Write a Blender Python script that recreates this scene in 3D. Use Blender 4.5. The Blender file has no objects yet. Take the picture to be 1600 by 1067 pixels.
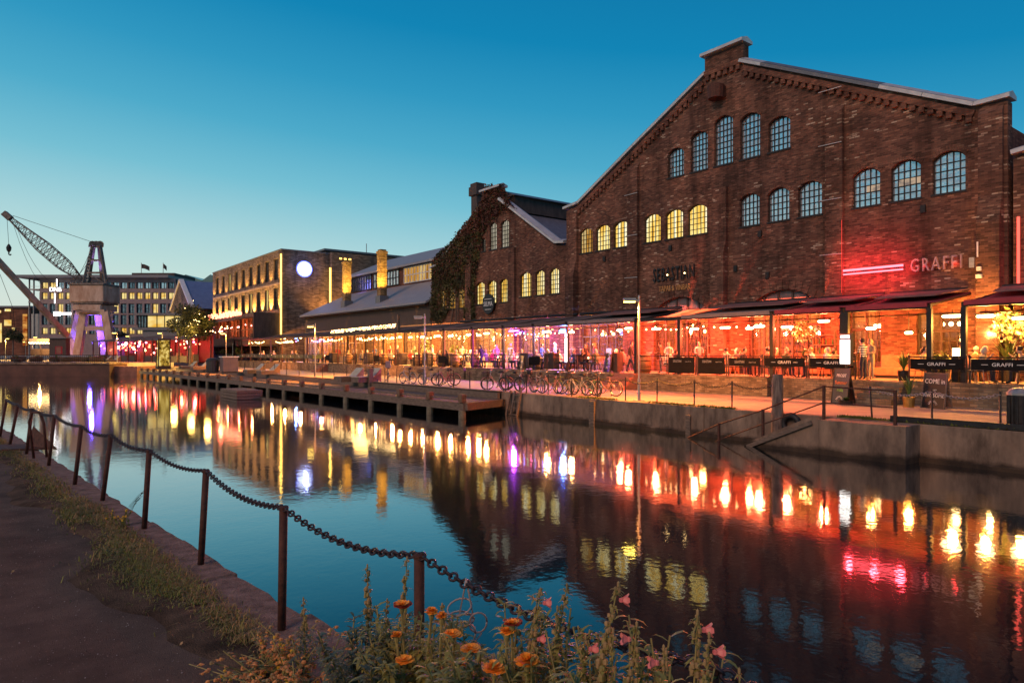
import bpy, bmesh, math, random
from mathutils import Vector, Matrix
RND = random.Random(11)
pi = math.pi
sc = bpy.context.scene
COL = sc.collection
# ---------------------------------------------------------------- survey of the place
# x = across the canal, y = along the canal, z = up (water at 0); the old works' front stands at x = 32
F = 1067.0; YH = 551.0
AL = math.atan2(825.0, 1067.0); SA = math.sin(AL); CA = math.cos(AL)
EYE = 3.0
RV = Vector((CA, -SA, 0)); FV = Vector((SA, CA, 0)); UP = Vector((0, 0, 1))
XF = 32.0      # brick fronts
XT = 27.5      # terrace edge
XQ = 20.4      # far quay edge
ZQ = 1.05      # far quay level
ZT = 1.9       # terrace level
ZN = 1.2       # near quay level
def yx(px, X=XF):
    return X / math.tan(math.atan((px - 800) / F) + AL)
def zp(py, X, Y):
    return EYE + (YH - py) / F * (X * SA + Y * CA)
def gp(px, py, z):
    d = F * (EYE - z) / (py - YH); xc = (px - 800) / F * d
    return Vector((xc * CA + d * SA, -xc * SA + d * CA, z))
def dp(px, py, d):
    return RV * ((px - 800) / F * d) + FV * d + UP * (EYE + (YH - py) / F * d)
# ---------------------------------------------------------------- mesh builder
class MB:
    def __init__(s):
        s.v = []; s.f = []; s.m = []
    def add(s, vs, fs, m=0):
        b = len(s.v); s.v.extend(Vector(p) for p in vs)
        for f in fs:
            s.f.append([b + i for i in f]); s.m.append(m)
        return s
    def box(s, x0, x1, y0, y1, z0, z1, m=0):
        return s.add([(x0,y0,z0),(x1,y0,z0),(x1,y1,z0),(x0,y1,z0),(x0,y0,z1),(x1,y0,z1),(x1,y1,z1),(x0,y1,z1)],
                     [(0,3,2,1),(4,5,6,7),(0,1,5,4),(1,2,6,5),(2,3,7,6),(3,0,4,7)], m)
    def rbox(s, c, size, rot, m=0):
        a, b, d = [k / 2 for k in size]; c = Vector(c)
        vs = [c + rot @ Vector((i*a, j*b, k*d)) for k in (-1,1) for i, j in ((-1,-1),(1,-1),(1,1),(-1,1))]
        return s.add(vs, [(0,3,2,1),(4,5,6,7),(0,1,5,4),(1,2,6,5),(2,3,7,6),(3,0,4,7)], m)
    def beam(s, p, q, w, h=None, m=0, up=UP):
        p = Vector(p); q = Vector(q); h = w if h is None else h
        d = (q - p); L = d.length
        if L < 1e-6: return s
        d.normalize()
        sd = d.cross(up)
        if sd.length < 1e-3: sd = d.cross(Vector((1, 0, 0)))
        sd.normalize(); u = sd.cross(d).normalized()
        rot = Matrix((sd, d, u)).transposed()
        return s.rbox((p + q) / 2, (w, L, h), rot, m)
    def tube(s, pts, r, n=8, m=0, cap=True):
        pts = [Vector(p) for p in pts]; k = len(pts)
        rs = r if isinstance(r, (list, tuple)) else [r] * k
        vs = []; ref = None
        for i, p in enumerate(pts):
            d = (pts[min(i+1, k-1)] - pts[max(i-1, 0)])
            d = d.normalized() if d.length > 1e-9 else Vector((0,0,1))
            if ref is None:
                ref = d.orthogonal().normalized()
            ref = (ref - d * ref.dot(d))
            ref = ref.normalized() if ref.length > 1e-6 else d.orthogonal().normalized()
            b = d.cross(ref)
            for j in range(n):
                a = 2 * pi * j / n
                vs.append(p + (ref * math.cos(a) + b * math.sin(a)) * rs[i])
        fs = [(i*n+j, i*n+(j+1)%n, (i+1)*n+(j+1)%n, (i+1)*n+j) for i in range(k-1) for j in range(n)]
        if cap:
            fs.append(tuple(reversed(range(n)))); fs.append(tuple(range((k-1)*n, k*n)))
        return s.add(vs, fs, m)
    def prism(s, poly, axis, a, b, m=0):
        n = len(poly)
        def P(p, t):
            return {'x': (t, p[0], p[1]), 'y': (p[0], t, p[1]), 'z': (p[0], p[1], t)}[axis]
        vs = [P(p, a) for p in poly] + [P(p, b) for p in poly]
        fs = [tuple(reversed(range(n))), tuple(range(n, 2*n))] + [(i, (i+1)%n, n+(i+1)%n, n+i) for i in range(n)]
        return s.add(vs, fs, m)
    def lathe(s, prof, c, n=12, m=0):
        c = Vector(c); k = len(prof)
        vs = [c + Vector((r*math.cos(2*pi*j/n), r*math.sin(2*pi*j/n), z)) for r, z in prof for j in range(n)]
        fs = [(i*n+j, i*n+(j+1)%n, (i+1)*n+(j+1)%n, (i+1)*n+j) for i in range(k-1) for j in range(n)]
        fs.append(tuple(reversed(range(n)))); fs.append(tuple(range((k-1)*n, k*n)))
        return s.add(vs, fs, m)
    def ball(s, c, r, n=8, m=0, sc_=(1,1,1)):
        c = Vector(c); vs = []; h = max(3, n//2)
        for i in range(h+1):
            t = pi * i / h
            for j in range(n):
                a = 2*pi*j/n
                vs.append(c + Vector((r*sc_[0]*math.sin(t)*math.cos(a), r*sc_[1]*math.sin(t)*math.sin(a), -r*sc_[2]*math.cos(t))))
        fs = [(i*n+j, i*n+(j+1)%n, (i+1)*n+(j+1)%n, (i+1)*n+j) for i in range(h) for j in range(n)]
        return s.add(vs, fs, m)
    def ring(s, c, R, r, rot, n=16, k=6, m=0, sy=1.0):
        c = Vector(c); vs = []
        for i in range(n):
            a = 2*pi*i/n
            for j in range(k):
                b = 2*pi*j/k
                q = Vector(((R+r*math.cos(b))*math.cos(a), (R+r*math.cos(b))*math.sin(a)*sy, r*math.sin(b)))
                vs.append(c + rot @ q)
        fs = [(i*k+j, i*k+(j+1)%k, ((i+1)%n)*k+(j+1)%k, ((i+1)%n)*k+j) for i in range(n) for j in range(k)]
        return s.add(vs, fs, m)
    def quad(s, a, b, c, d, m=0):
        return s.add([a, b, c, d], [(0,1,2,3)], m)
    def mesh(s, me, mat, m=0):
        return s.add([mat @ v.co for v in me.vertices], [tuple(p.vertices) for p in me.polygons], m)
    def build(s, name, mats, parent=None, smooth=False, bevel=0, fixn=True):
        if not s.v: return None
        xs = [p.x for p in s.v]; ys = [p.y for p in s.v]; zs = [p.z for p in s.v]
        org = Vector(((min(xs)+max(xs))/2, (min(ys)+max(ys))/2, min(zs)))
        me = bpy.data.meshes.new(name)
        me.from_pydata([p - org for p in s.v], [], s.f)
        if not isinstance(mats, (list, tuple)): mats = [mats]
        for t in mats: me.materials.append(t)
        me.polygons.foreach_set('material_index', s.m)
        if fixn or bevel:
            bm = bmesh.new(); bm.from_mesh(me)
            if bevel:
                bmesh.ops.bevel(bm, geom=bm.edges[:], offset=bevel, segments=1, affect='EDGES', clamp_overlap=True)
            if fixn: bmesh.ops.recalc_face_normals(bm, faces=bm.faces[:])
            bm.to_mesh(me); bm.free()
        if smooth: me.polygons.foreach_set('use_smooth', [True] * len(me.polygons))
        me.update()
        o = bpy.data.objects.new(name, me); COL.objects.link(o)
        put(o, org, parent)
        return o
WP = {}
def put(o, org, parent=None):
    WP[o.name] = Vector(org)
    if parent is not None:
        o.parent = parent; o.location = Vector(org) - WP[parent.name]
    else:
        o.location = org
def tag(o, label, cat, group=None):
    o['label'] = label; o['category'] = cat
    if group: o['group'] = group
    return o
def kind(o, k):
    o['kind'] = k; return o
def thing(name, label, cat, loc=(0,0,0), group=None):
    o = bpy.data.objects.new(name, None); COL.objects.link(o); o.empty_display_size = .2
    put(o, Vector(loc)); tag(o, label, cat, group)
    return o
def copy_tree(o, parent=None):
    c = o.copy(); COL.objects.link(c)
    if parent is not None: c.parent = parent
    for ch in o.children: copy_tree(ch, c)
    return c
def dup(o, loc, rz=0, label=None, group=None, s=1.0):
    c = copy_tree(o); c.location = loc; c.rotation_euler = (0, 0, rz); c.scale = (s, s, s)
    if label: c['label'] = label
    if group: c['group'] = group
    return c
def kids(o):
    out = []
    for c in o.children: out.append(c); out += kids(c)
    return out
def remat(root, frm, to):
    for c in [root] + kids(root):
        for i, sl in enumerate(c.material_slots):
            if sl.material == frm:
                sl.link = 'OBJECT'; sl.material = to
ORD = ['first','second','third','fourth','fifth','sixth','seventh','eighth','ninth','tenth','eleventh','twelfth','thirteenth','fourteenth','fifteenth','sixteenth','seventeenth','eighteenth','nineteenth','twentieth']
def nth(i):
    if i < 20: return ORD[i]
    tens = {2:'twenty',3:'thirty',4:'forty',5:'fifty'}; t2 = {2:'twentieth',3:'thirtieth',4:'fortieth'}
    n = i + 1
    if n % 10 == 0: return t2[n//10]
    return tens[n//10] + '-' + ORD[n%10-1]
def text_me(body, size, depth=.01, align='CENTER', sx=1.0, fit=None, space=1.0):
    cu = bpy.data.curves.new('t', 'FONT'); cu.body = body; cu.size = size; cu.extrude = depth; cu.align_x = align; cu.space_character = space; cu.resolution_u = 2
    o = bpy.data.objects.new('t', cu); COL.objects.link(o); o.scale = (sx, 1, 1)
    dg = bpy.context.evaluated_depsgraph_get()
    me = bpy.data.meshes.new_from_object(o.evaluated_get(dg))
    bpy.data.objects.remove(o); bpy.data.curves.remove(cu)
    if fit:
        w_ = max(v.co.x for v in me.vertices) - min(v.co.x for v in me.vertices)
        for v in me.vertices: v.co.x *= fit/w_
    return me
MX = Matrix(((0,0,-1,0),(-1,0,0,0),(0,1,0,0),(0,0,0,1)))      # lettering on a front that faces the canal
MC = Matrix(((CA,0,-SA,0),(-SA,0,-CA,0),(0,1,0,0),(0,0,0,1)))  # lettering on a front across the canal's end
def lettering(mb, body, at, size, M=MX, depth=.01, m=0, align='CENTER', sx=1.0, fit=None, space=1.0):
    me = text_me(body, size, depth, align, sx, fit, space)
    T = Matrix.Translation(Vector(at)) @ M @ Matrix.Diagonal((sx,1,1,1))
    mb.mesh(me, T, m); bpy.data.meshes.remove(me)
def cut(o, mb):
    c = mb.build('cutter', o.data.materials[0])
    md = o.modifiers.new('b', 'BOOLEAN'); md.object = c; md.operation = 'DIFFERENCE'; md.solver = 'EXACT'
    dg = bpy.context.evaluated_depsgraph_get()
    me = bpy.data.meshes.new_from_object(o.evaluated_get(dg))
    o.modifiers.clear(); o.data = me
    bpy.data.objects.remove(c)
# ---------------------------------------------------------------- materials
def nt(name):
    m = bpy.data.materials.new(name); m.use_nodes = True
    t = m.node_tree; t.nodes.clear()
    out = t.nodes.new('ShaderNodeOutputMaterial')
    return m, t, out
def N(t, typ, **kw):
    n = t.nodes.new(typ)
    for k, v in kw.items():
        if k.startswith('i_'): n.inputs[k[2:].replace('_', ' ')].default_value = v
        elif isinstance(k, str): setattr(n, k, v)
    return n
def ramp(t, stops):
    r = t.nodes.new('ShaderNodeValToRGB'); e = r.color_ramp.elements
    while len(e) > 1: e.remove(e[0])
    e[0].position = stops[0][0]; e[0].color = (*stops[0][1], 1)
    for p, c in stops[1:]:
        q = e.new(p); q.color = (*c, 1)
    return r
def mixc(t, a, b, fac=None, mode='MIX', f=.5):
    n = t.nodes.new('ShaderNodeMix'); n.data_type = 'RGBA'; n.blend_type = mode
    n.inputs[0].default_value = f
    if fac is not None: t.links.new(fac, n.inputs[0])
    for k, v in ((6, a), (7, b)):
        if isinstance(v, tuple): n.inputs[k].default_value = (*v, 1)
        else: t.links.new(v, n.inputs[k])
    return n.outputs[2]
def pos(t, space='obj'):
    if space == 'world': return N(t, 'ShaderNodeNewGeometry').outputs['Position']
    return N(t, 'ShaderNodeTexCoord').outputs['Object']
def noise(t, vec, scale, detail=3, rough=.6):
    n = N(t, 'ShaderNodeTexNoise', i_Scale=scale, i_Detail=detail, i_Roughness=rough)
    t.links.new(vec, n.inputs['Vector']); return n.outputs['Fac']
def stretch(t, vec, s):
    n = N(t, 'ShaderNodeMapping'); n.inputs['Scale'].default_value = s
    t.links.new(vec, n.inputs['Vector']); return n.outputs['Vector']
def mat(name, c, rough=.6, metal=0., c2=None, ns=6., bump=0., st=None, spec=.4, bs=None, space='obj', lo=.35, hi=.65):
    m, t, out = nt(name)
    b = N(t, 'ShaderNodeBsdfPrincipled'); b.inputs['Roughness'].default_value = rough; b.inputs['Metallic'].default_value = metal
    b.inputs['Specular IOR Level'].default_value = spec
    b.inputs['Base Color'].default_value = (*c, 1)
    p = pos(t, space)
    if st: p = stretch(t, p, st)
    if c2 is None: c2 = tuple(k * .72 for k in c)
    f = noise(t, p, ns, 5)
    r = ramp(t, [(lo, c2), (hi, c)]); t.links.new(f, r.inputs[0])
    t.links.new(r.outputs[0], b.inputs['Base Color'])
    if bump:
        bn = N(t, 'ShaderNodeBump', i_Strength=bump, i_Distance=.02)
        t.links.new(noise(t, p, bs or ns * 4, 4), bn.inputs['Height']); t.links.new(bn.outputs[0], b.inputs['Normal'])
    t.links.new(b.outputs[0], out.inputs[0])
    return m
def emis(name, c, s, vary=None, sample=True):
    m, t, out = nt(name)
    e = N(t, 'ShaderNodeEmission'); e.inputs[0].default_value = (*c, 1); e.inputs[1].default_value = s
    if vary:
        st, stops = vary
        f = noise(t, stretch(t, pos(t, 'world'), st), 1.0, 2)
        r = ramp(t, stops); t.links.new(f, r.inputs[0]); t.links.new(r.outputs[0], e.inputs[0])
    t.links.new(e.outputs[0], out.inputs[0])
    if not sample: m.cycles.emission_sampling = 'NONE'
    return m
def brick(name, stops, mortar, w=.3, h=.1, dirt=.5, bump=.5, msz=.012):
    m, t, out = nt(name)
    b = N(t, 'ShaderNodeBsdfPrincipled'); b.inputs['Roughness'].default_value = .85; b.inputs['Specular IOR Level'].default_value = .2
    p = pos(t, 'world')
    sx = N(t, 'ShaderNodeSeparateXYZ'); t.links.new(p, sx.inputs[0])
    ad = N(t, 'ShaderNodeMath', operation='ADD'); t.links.new(sx.outputs[0], ad.inputs[0]); t.links.new(sx.outputs[1], ad.inputs[1])
    cb = N(t, 'ShaderNodeCombineXYZ'); t.links.new(ad.outputs[0], cb.inputs[0]); t.links.new(sx.outputs[2], cb.inputs[1])
    br = N(t, 'ShaderNodeTexBrick', i_Scale=1.0, i_Mortar_Size=msz, i_Brick_Width=w, i_Row_Height=h)
    br.inputs['Color1'].default_value = (0,0,0,1); br.inputs['Color2'].default_value = (1,1,1,1); br.inputs['Mortar'].default_value = (.5,.5,.5,1)
    t.links.new(cb.outputs[0], br.inputs['Vector'])
    # patches where more of the pale bricks survive
    pn = noise(t, stretch(t, p, (.35,.35,.8)), 1.0, 3)
    pm = N(t, 'ShaderNodeMath', operation='MULTIPLY_ADD'); pm.inputs[1].default_value = .62; pm.inputs[2].default_value = -.33
    t.links.new(pn, pm.inputs[0])
    a2 = N(t, 'ShaderNodeMath', operation='ADD'); t.links.new(br.outputs['Color'], a2.inputs[0]); t.links.new(pm.outputs[0], a2.inputs[1])
    r = ramp(t, stops); t.links.new(a2.outputs[0], r.inputs[0])
    c = mixc(t, r.outputs[0], mortar, br.outputs['Fac'])
    d = noise(t, stretch(t, p, (.5,.5,.35)), 1.3, 5)
    dr = ramp(t, [(.3, (1-dirt,)*3), (.62, (1,1,1))]); t.links.new(d, dr.inputs[0])
    c = mixc(t, c, dr.outputs[0], None, 'MULTIPLY', 1.0)
    sv = noise(t, stretch(t, p, (1.1,1.1,.10)), 1.0, 5, .65); sr = ramp(t, [(.34,(.58,.57,.57)),(.50,(1,1,1)),(.68,(1.12,1.1,1.08))]); t.links.new(sv, sr.inputs[0])
    c = mixc(t, c, sr.outputs[0], None, 'MULTIPLY', 1.0)
    pt_ = noise(t, stretch(t, p, (.22,.22,.3)), 1.0, 3); pr2 = ramp(t, [(.40,(.80,.82,.85)),(.60,(1.08,1.04,1.0))]); t.links.new(pt_, pr2.inputs[0])
    c = mixc(t, c, pr2.outputs[0], None, 'MULTIPLY', 1.0)
    t.links.new(c, b.inputs['Base Color'])
    bn = N(t, 'ShaderNodeBump', i_Strength=bump, i_Distance=.02); bn.invert = True
    t.links.new(br.outputs['Fac'], bn.inputs['Height']); t.links.new(bn.outputs[0], b.inputs['Normal'])
    t.links.new(b.outputs[0], out.inputs[0])
    return m
def glass_sky(name, tint, k=.5, rough=.08):
    m, t, out = nt(name)
    g = N(t, 'ShaderNodeBsdfGlossy'); g.inputs[0].default_value = (*tint, 1); g.inputs['Roughness'].default_value = rough
    d = N(t, 'ShaderNodeBsdfDiffuse'); d.inputs[0].default_value = (.05,.06,.07,1) if k < .4 else (.33,.36,.40,1)
    mx = N(t, 'ShaderNodeMixShader'); mx.inputs[0].default_value = k
    p = pos(t, 'world'); bn = N(t, 'ShaderNodeBump', i_Strength=.4, i_Distance=.03)
    sn = N(t, 'ShaderNodeVectorMath', operation='SNAP'); sn.inputs[1].default_value = (.24,.24,.33); t.links.new(p, sn.inputs[0])
    wn = N(t, 'ShaderNodeTexWhiteNoise'); t.links.new(sn.outputs[0], wn.inputs['Vector'])
    mr = N(t, 'ShaderNodeMapRange'); mr.inputs['To Min'].default_value = max(.05, k-.16); mr.inputs['To Max'].default_value = k+.16; t.links.new(wn.outputs['Value'], mr.inputs['Value']); t.links.new(mr.outputs[0], mx.inputs[0])
    t.links.new(noise(t, p, 3.0, 2), bn.inputs['Height']); t.links.new(bn.outputs[0], g.inputs['Normal'])
    t.links.new(d.outputs[0], mx.inputs[1]); t.links.new(g.outputs[0], mx.inputs[2]); t.links.new(mx.outputs[0], out.inputs[0])
    return m
M = {}
M['brick'] = brick('old_brick', [(0,(.085,.040,.027)),(.35,(.142,.064,.043)),(.6,(.188,.086,.057)),(.88,(.24,.112,.074)),(.96,(.31,.175,.115)),(1,(.50,.37,.27))], (.14,.08,.056), w=.25, h=.08, msz=.01)
M['brick2'] = brick('plain_brick', [(0,(.11,.042,.026)),(.5,(.19,.072,.043)),(1,(.29,.12,.07))], (.13,.08,.06), dirt=.35)
M['brick_hotel'] = brick('grey_brown_brick', [(0,(.12,.085,.06)),(.5,(.2,.145,.1)),(1,(.31,.23,.165))], (.17,.135,.11), w=.5, h=.16, dirt=.25)
M['brick_wall'] = brick('terrace_brick', [(0,(.16,.11,.07)),(.5,(.24,.17,.105)),(1,(.34,.25,.16))], (.16,.13,.1), w=.28, h=.1, dirt=.45)
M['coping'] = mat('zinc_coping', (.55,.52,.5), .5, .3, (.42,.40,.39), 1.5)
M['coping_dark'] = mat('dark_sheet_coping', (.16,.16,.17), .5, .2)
M['slate'] = mat('roof_slate', (.14,.14,.16), .6, 0, (.09,.09,.11), 3., .2)
M['roofgrey'] = mat('grey_sheet_roof', (.30,.28,.29), .55, .1, (.23,.22,.23), 1.2, st=(1,4,1))
M['roofblue'] = mat('blue_grey_roof', (.16,.21,.34), .5, .1, (.12,.16,.27), 1.5)
M['iron'] = mat('window_iron', (.028,.024,.022), .6, .2)
M['dark'] = mat('dark_steel', (.035,.032,.03), .5, .5, (.02,.018,.017), 8)
M['black'] = mat('black_paint', (.015,.015,.016), .55)
M['rust'] = mat('rusty_steel', (.115,.042,.026), .75, .25, (.05,.02,.014), 14, .3)
M['chain'] = mat('chain_iron', (.075,.05,.055), .5, .6, (.03,.02,.022), 30, .2)
M['concrete'] = mat('quay_concrete', (.30,.205,.145), .9, 0, (.15,.10,.072), 1.1, .6, bs=9, st=(1,1,.55))
def stain(m):
    t = m.node_tree; b = [n for n in t.nodes if n.type == 'BSDF_PRINCIPLED'][0]
    src = b.inputs['Base Color'].links[0].from_socket; p = pos(t, 'world')
    f = noise(t, stretch(t, p, (1.3,1.3,.45)), 1.0, 6, .7); r_ = ramp(t, [(.34,(.42,.40,.38)),(.5,(.88,.87,.85)),(.64,(1.18,1.12,1.05))]); t.links.new(f, r_.inputs[0])
    c = mixc(t, src, r_.outputs[0], None, 'MULTIPLY', 1.0)
    sx = N(t, 'ShaderNodeSeparateXYZ'); t.links.new(p, sx.inputs[0])
    nz = noise(t, stretch(t, p, (1.5,1.5,1.5)), 1.0, 4); ad = N(t, 'ShaderNodeMath', operation='MULTIPLY_ADD'); ad.inputs[1].default_value = .35; t.links.new(nz, ad.inputs[0]); t.links.new(sx.outputs[2], ad.inputs[2])
    r2 = ramp(t, [(.30,(.22,.2,.17)),(.42,(1,1,1))]); t.links.new(ad.outputs[0], r2.inputs[0])
    t.links.new(mixc(t, c, r2.outputs[0], None, 'MULTIPLY', 1.0), b.inputs['Base Color'])
stain(M['concrete'])
M['stone'] = mat('old_kerb_stone', (.27,.18,.14), .9, 0, (.10,.068,.052), 9, 1.0, bs=55, spec=.2, lo=.3, hi=.7)
M['paving'] = mat('worn_paving', (.33,.25,.19), .8, 0, (.24,.18,.135), 1.2, .25, bs=16)
M['asphalt'] = mat('trodden_asphalt', (.095,.068,.060), .9, 0, (.05,.036,.034), 1.6, 1.0, bs=120, spec=.25)
M['wood'] = mat('weathered_timber', (.20,.14,.10), .85, 0, (.095,.066,.05), 4, .4, st=(6,1,6))
M['wood_pale'] = mat('pale_slats', (.52,.47,.36), .7, 0, (.4,.35,.26), 5)
M['wood_warm'] = mat('oiled_boards', (.3,.16,.06), .6, 0, (.2,.1,.04), 5)
M['pile'] = mat('wet_pile', (.2,.17,.11), .7, 0, (.1,.08,.05), 5, .4)
M['flap'] = mat('dusty_red_brown_canvas', (.2,.10,.09), .85, 0, (.14,.07,.065), 2)
M['lunette'] = mat('grey_lunette_panel', (.17,.15,.15), .5, 0, (.10,.085,.085), 3)
M['fabric_brown'] = mat('brown_canvas', (.12,.085,.08), .85, 0, (.085,.06,.056), 2)
M['fabric_red'] = mat('red_canvas', (.34,.045,.055), .85, 0, (.24,.03,.04), 2)
M['fabric_grey'] = mat('grey_canvas', (.22,.18,.17), .85, 0, (.16,.13,.12), 2)
M['banner'] = mat('black_banner', (.012,.011,.011), .8, spec=.1)
M['banner_green'] = mat('green_banner', (.05,.075,.05), .7)
M['banner_yellow'] = mat('yellow_green_banner', (.3,.27,.03), .7)
M['white'] = mat('white_paint', (.78,.76,.72), .6)
M['cream'] = mat('cream_render', (.5,.42,.33), .8, 0, (.4,.33,.26), 2)
M['pinkgrey'] = mat('pale_cladding', (.28,.205,.18), .8, 0, (.21,.155,.14), 1)
M['crane'] = mat('crane_paint', (.52,.38,.29), .7, .05, (.34,.2,.13), 1.2, st=(1,1,.4))
M['crane_dark'] = mat('crane_steel', (.22,.18,.155), .65, .4, (.09,.065,.055), 2)
M['green'] = mat('yucca_leaf', (.10,.16,.035), .5, 0, (.05,.09,.02), 4)
M['sandstone'] = mat('red_sandstone', (.3,.13,.095), .85, 0, (.2,.085,.06), 1.5)
M['gold'] = mat('brass_pot', (.6,.36,.1), .35, .9)
M['bin'] = mat('bin_plastic', (.035,.045,.04), .5)
M['grey_metal'] = mat('galvanised', (.4,.38,.35), .45, .6)
M['cladding'] = mat('dark_boards', (.085,.06,.05), .8, 0, (.05,.035,.03), 3, .3, st=(1,8,.3))
M['leather'] = mat('tan_upholstery', (.34,.15,.07), .6)
M['rope'] = mat('pale_wire', (.42,.33,.30), .5, .3)
M['glass'] = glass_sky('old_glass', (.80,.84,.88), .5)
M['glass_dark'] = glass_sky('dark_glass', (.5,.55,.6), .25)
M['glass_pale'] = glass_sky('curtained_glass', (.9,.9,.9), .5)
M['lit'] = emis('lit_room', (1,.7,.2), 1.15, ((3.6,3.6,.30), [(.30,(.62,.29,.025)),(.44,(1,.60,.10)),(.53,(1,.78,.28)),(.62,(1,.92,.62))]))
M['lit2'] = emis('lit_room_dim', (1,.6,.15), .62, ((3.6,3.6,.4), [(.3,(.42,.17,.015)),(.5,(.95,.46,.07)),(.62,(1,.75,.32))]))
M['lit_pale'] = emis('pale_lit_room', (1,.85,.6), .5, ((3.6,3.6,.4), [(.3,(.45,.38,.26)),(.5,(.85,.76,.55)),(.62,(1,.9,.7))]))
M['lit_office'] = emis('lit_office', (1,.72,.2), .95, ((.5,.5,.9), [(.3,(.9,.48,.06)),(.6,(1,.78,.3))]), sample=False)
M['lit_bar'] = emis('lit_bar_room', (1,.5,.15), .75, ((1.6,1.6,2.2), [(.3,(.06,.015,.004)),(.46,(.5,.15,.02)),(.56,(1,.5,.1)),(.68,(1,.85,.45))]))
M['lit_red'] = emis('red_lit_room', (1,.2,.08), .6, ((1.6,1.6,2.2), [(.3,(.05,.008,.004)),(.46,(.45,.06,.02)),(.58,(1,.22,.06)),(.7,(1,.7,.3))]))
M['w_hot'] = emis('heater_glow', (1,.62,.28), 22)
M['w_red'] = emis('red_heater_glow', (1,.42,.22), 22)
M['w_purple'] = emis('purple_tube_glow', (.62,.12,1.), 9)
M['w_blue'] = emis('blue_lamp_glow', (.12,.35,1.), 16)
M['bulb'] = emis('warm_bulb', (1,.62,.24), 16, sample=False)
M['bulb_r'] = emis('red_bulb', (1,.10,.05), 12, sample=False)
M['bulb_b'] = emis('blue_bulb', (.1,.25,1), 14, sample=False)
M['bulb_g'] = emis('green_bulb', (.12,1,.35), 6, sample=False)
M['bulb_p'] = emis('pink_bulb', (1,.2,.5), 12, sample=False)
M['neon'] = emis('red_neon', (1,.07,.05), 1.1)
M['neon_core'] = emis('red_neon_core', (1,.085,.11), 6.5)
M['sign_white'] = emis('white_light_box', (1,.95,.88), 2.6)
M['sign_cold'] = emis('white_sign_letters', (1,.96,.98), 3.5)
M['disc'] = emis('white_disc', (.72,.80,1), 2.2)
M['disc_rim'] = emis('blue_rim', (.12,.16,1), 3)
M['lamp'] = emis('street_lamp_glow', (1,.66,.10), 16)
M['strip'] = emis('amber_strip', (1,.55,.1), 5, sample=False)
def light(name, kind_, loc, power, color, size=.1, parent=None, aim=None, spot=None, blend=.6):
    d = bpy.data.lights.new(name, kind_); d.energy = power; d.color = color
    if kind_ == 'AREA': d.size = size
    elif kind_ != 'SUN': d.shadow_soft_size = size
    if kind_ == 'SPOT' and spot: d.spot_size = math.radians(spot); d.spot_blend = blend
    o = bpy.data.objects.new(name, d); COL.objects.link(o)
    put(o, Vector(loc), parent)
    if aim is not None:
        o.rotation_euler = (Vector(aim) - Vector(loc)).to_track_quat('-Z', 'Y').to_euler()
    return o
# ---------------------------------------------------------------- sky, sun, camera
W = bpy.data.worlds.new('World'); sc.world = W; W.use_nodes = True
t = W.node_tree; t.nodes.clear()
tc = N(t, 'ShaderNodeTexCoord'); sx = N(t, 'ShaderNodeSeparateXYZ'); t.links.new(tc.outputs['Generated'], sx.inputs[0])
r = ramp(t, [(0,(.72,.76,.66)),(.05,(.64,.76,.70)),(.10,(.52,.73,.70)),(.15,(.40,.66,.70)),(.228,(.18,.52,.65)),(.30,(.075,.40,.59)),(.37,(.030,.31,.53)),(.45,(.006,.23,.46)),(.7,(.003,.105,.29)),(1,(.003,.07,.22))])
dg_ = N(t, 'ShaderNodeVectorMath', operation='DOT_PRODUCT'); dg_.inputs[1].default_value = (-.45, .89, 0); t.links.new(tc.outputs['Generated'], dg_.inputs[0])
ma = N(t, 'ShaderNodeMath', operation='MULTIPLY_ADD'); ma.inputs[1].default_value = -.115; ma.inputs[2].default_value = .078; t.links.new(dg_.outputs['Value'], ma.inputs[0])
m2 = N(t, 'ShaderNodeMath', operation='ADD'); t.links.new(ma.outputs[0], m2.inputs[0]); t.links.new(sx.outputs[2], m2.inputs[1])
t.links.new(m2.outputs[0], r.inputs[0])
sky = N(t, 'ShaderNodeTexSky'); sky.sky_type = 'NISHITA'; sky.sun_disc = False
SUN_EL = math.radians(1.5); SUN_ROT = math.radians(-78)
sky.sun_elevation = SUN_EL; sky.sun_rotation = SUN_ROT; sky.ozone_density = 4
bg = N(t, 'ShaderNodeBackground'); bg.inputs[1].default_value = 1.0
nm = N(t, 'ShaderNodeVectorMath', operation='SCALE'); nm.inputs['Scale'].default_value = .003
t.links.new(sky.outputs[0], nm.inputs[0])
va = N(t, 'ShaderNodeVectorMath', operation='ADD'); t.links.new(r.outputs[0], va.inputs[0]); t.links.new(nm.outputs[0], va.inputs[1])
t.links.new(va.outputs[0], bg.inputs[0])
wo = N(t, 'ShaderNodeOutputWorld'); t.links.new(bg.outputs[0], wo.inputs[0])
sun = light('sun', 'SUN', (-40, -10, 40), 1.7, (1, .58, .40)); sun.data.angle = math.radians(25)
sun.rotation_euler = Vector((.90, .30, -.58)).to_track_quat('-Z', 'Y').to_euler()
cd = bpy.data.cameras.new('camera'); cam = bpy.data.objects.new('camera', cd); COL.objects.link(cam)
cam.location = (0, 0, EYE); cam.rotation_euler = (pi/2, 0, -AL)
cd.sensor_width = 36; cd.lens = 36 * F / 1600; cd.shift_y = 17.5 / 1600; cd.clip_end = 3000; cd.clip_start = .05
sc.camera = cam
sc.view_settings.view_transform = 'Standard'; sc.view_settings.look = 'None'; sc.view_settings.exposure = 0; sc.view_settings.gamma = 1
sc.render.engine = 'CYCLES'; sc.cycles.use_denoising = True; sc.cycles.max_bounces = 5; sc.cycles.glossy_bounces = 3; sc.cycles.diffuse_bounces = 2
sc.cycles.sample_clamp_indirect = 4; sc.cycles.caustics_reflective = False; sc.cycles.caustics_refractive = False
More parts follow.
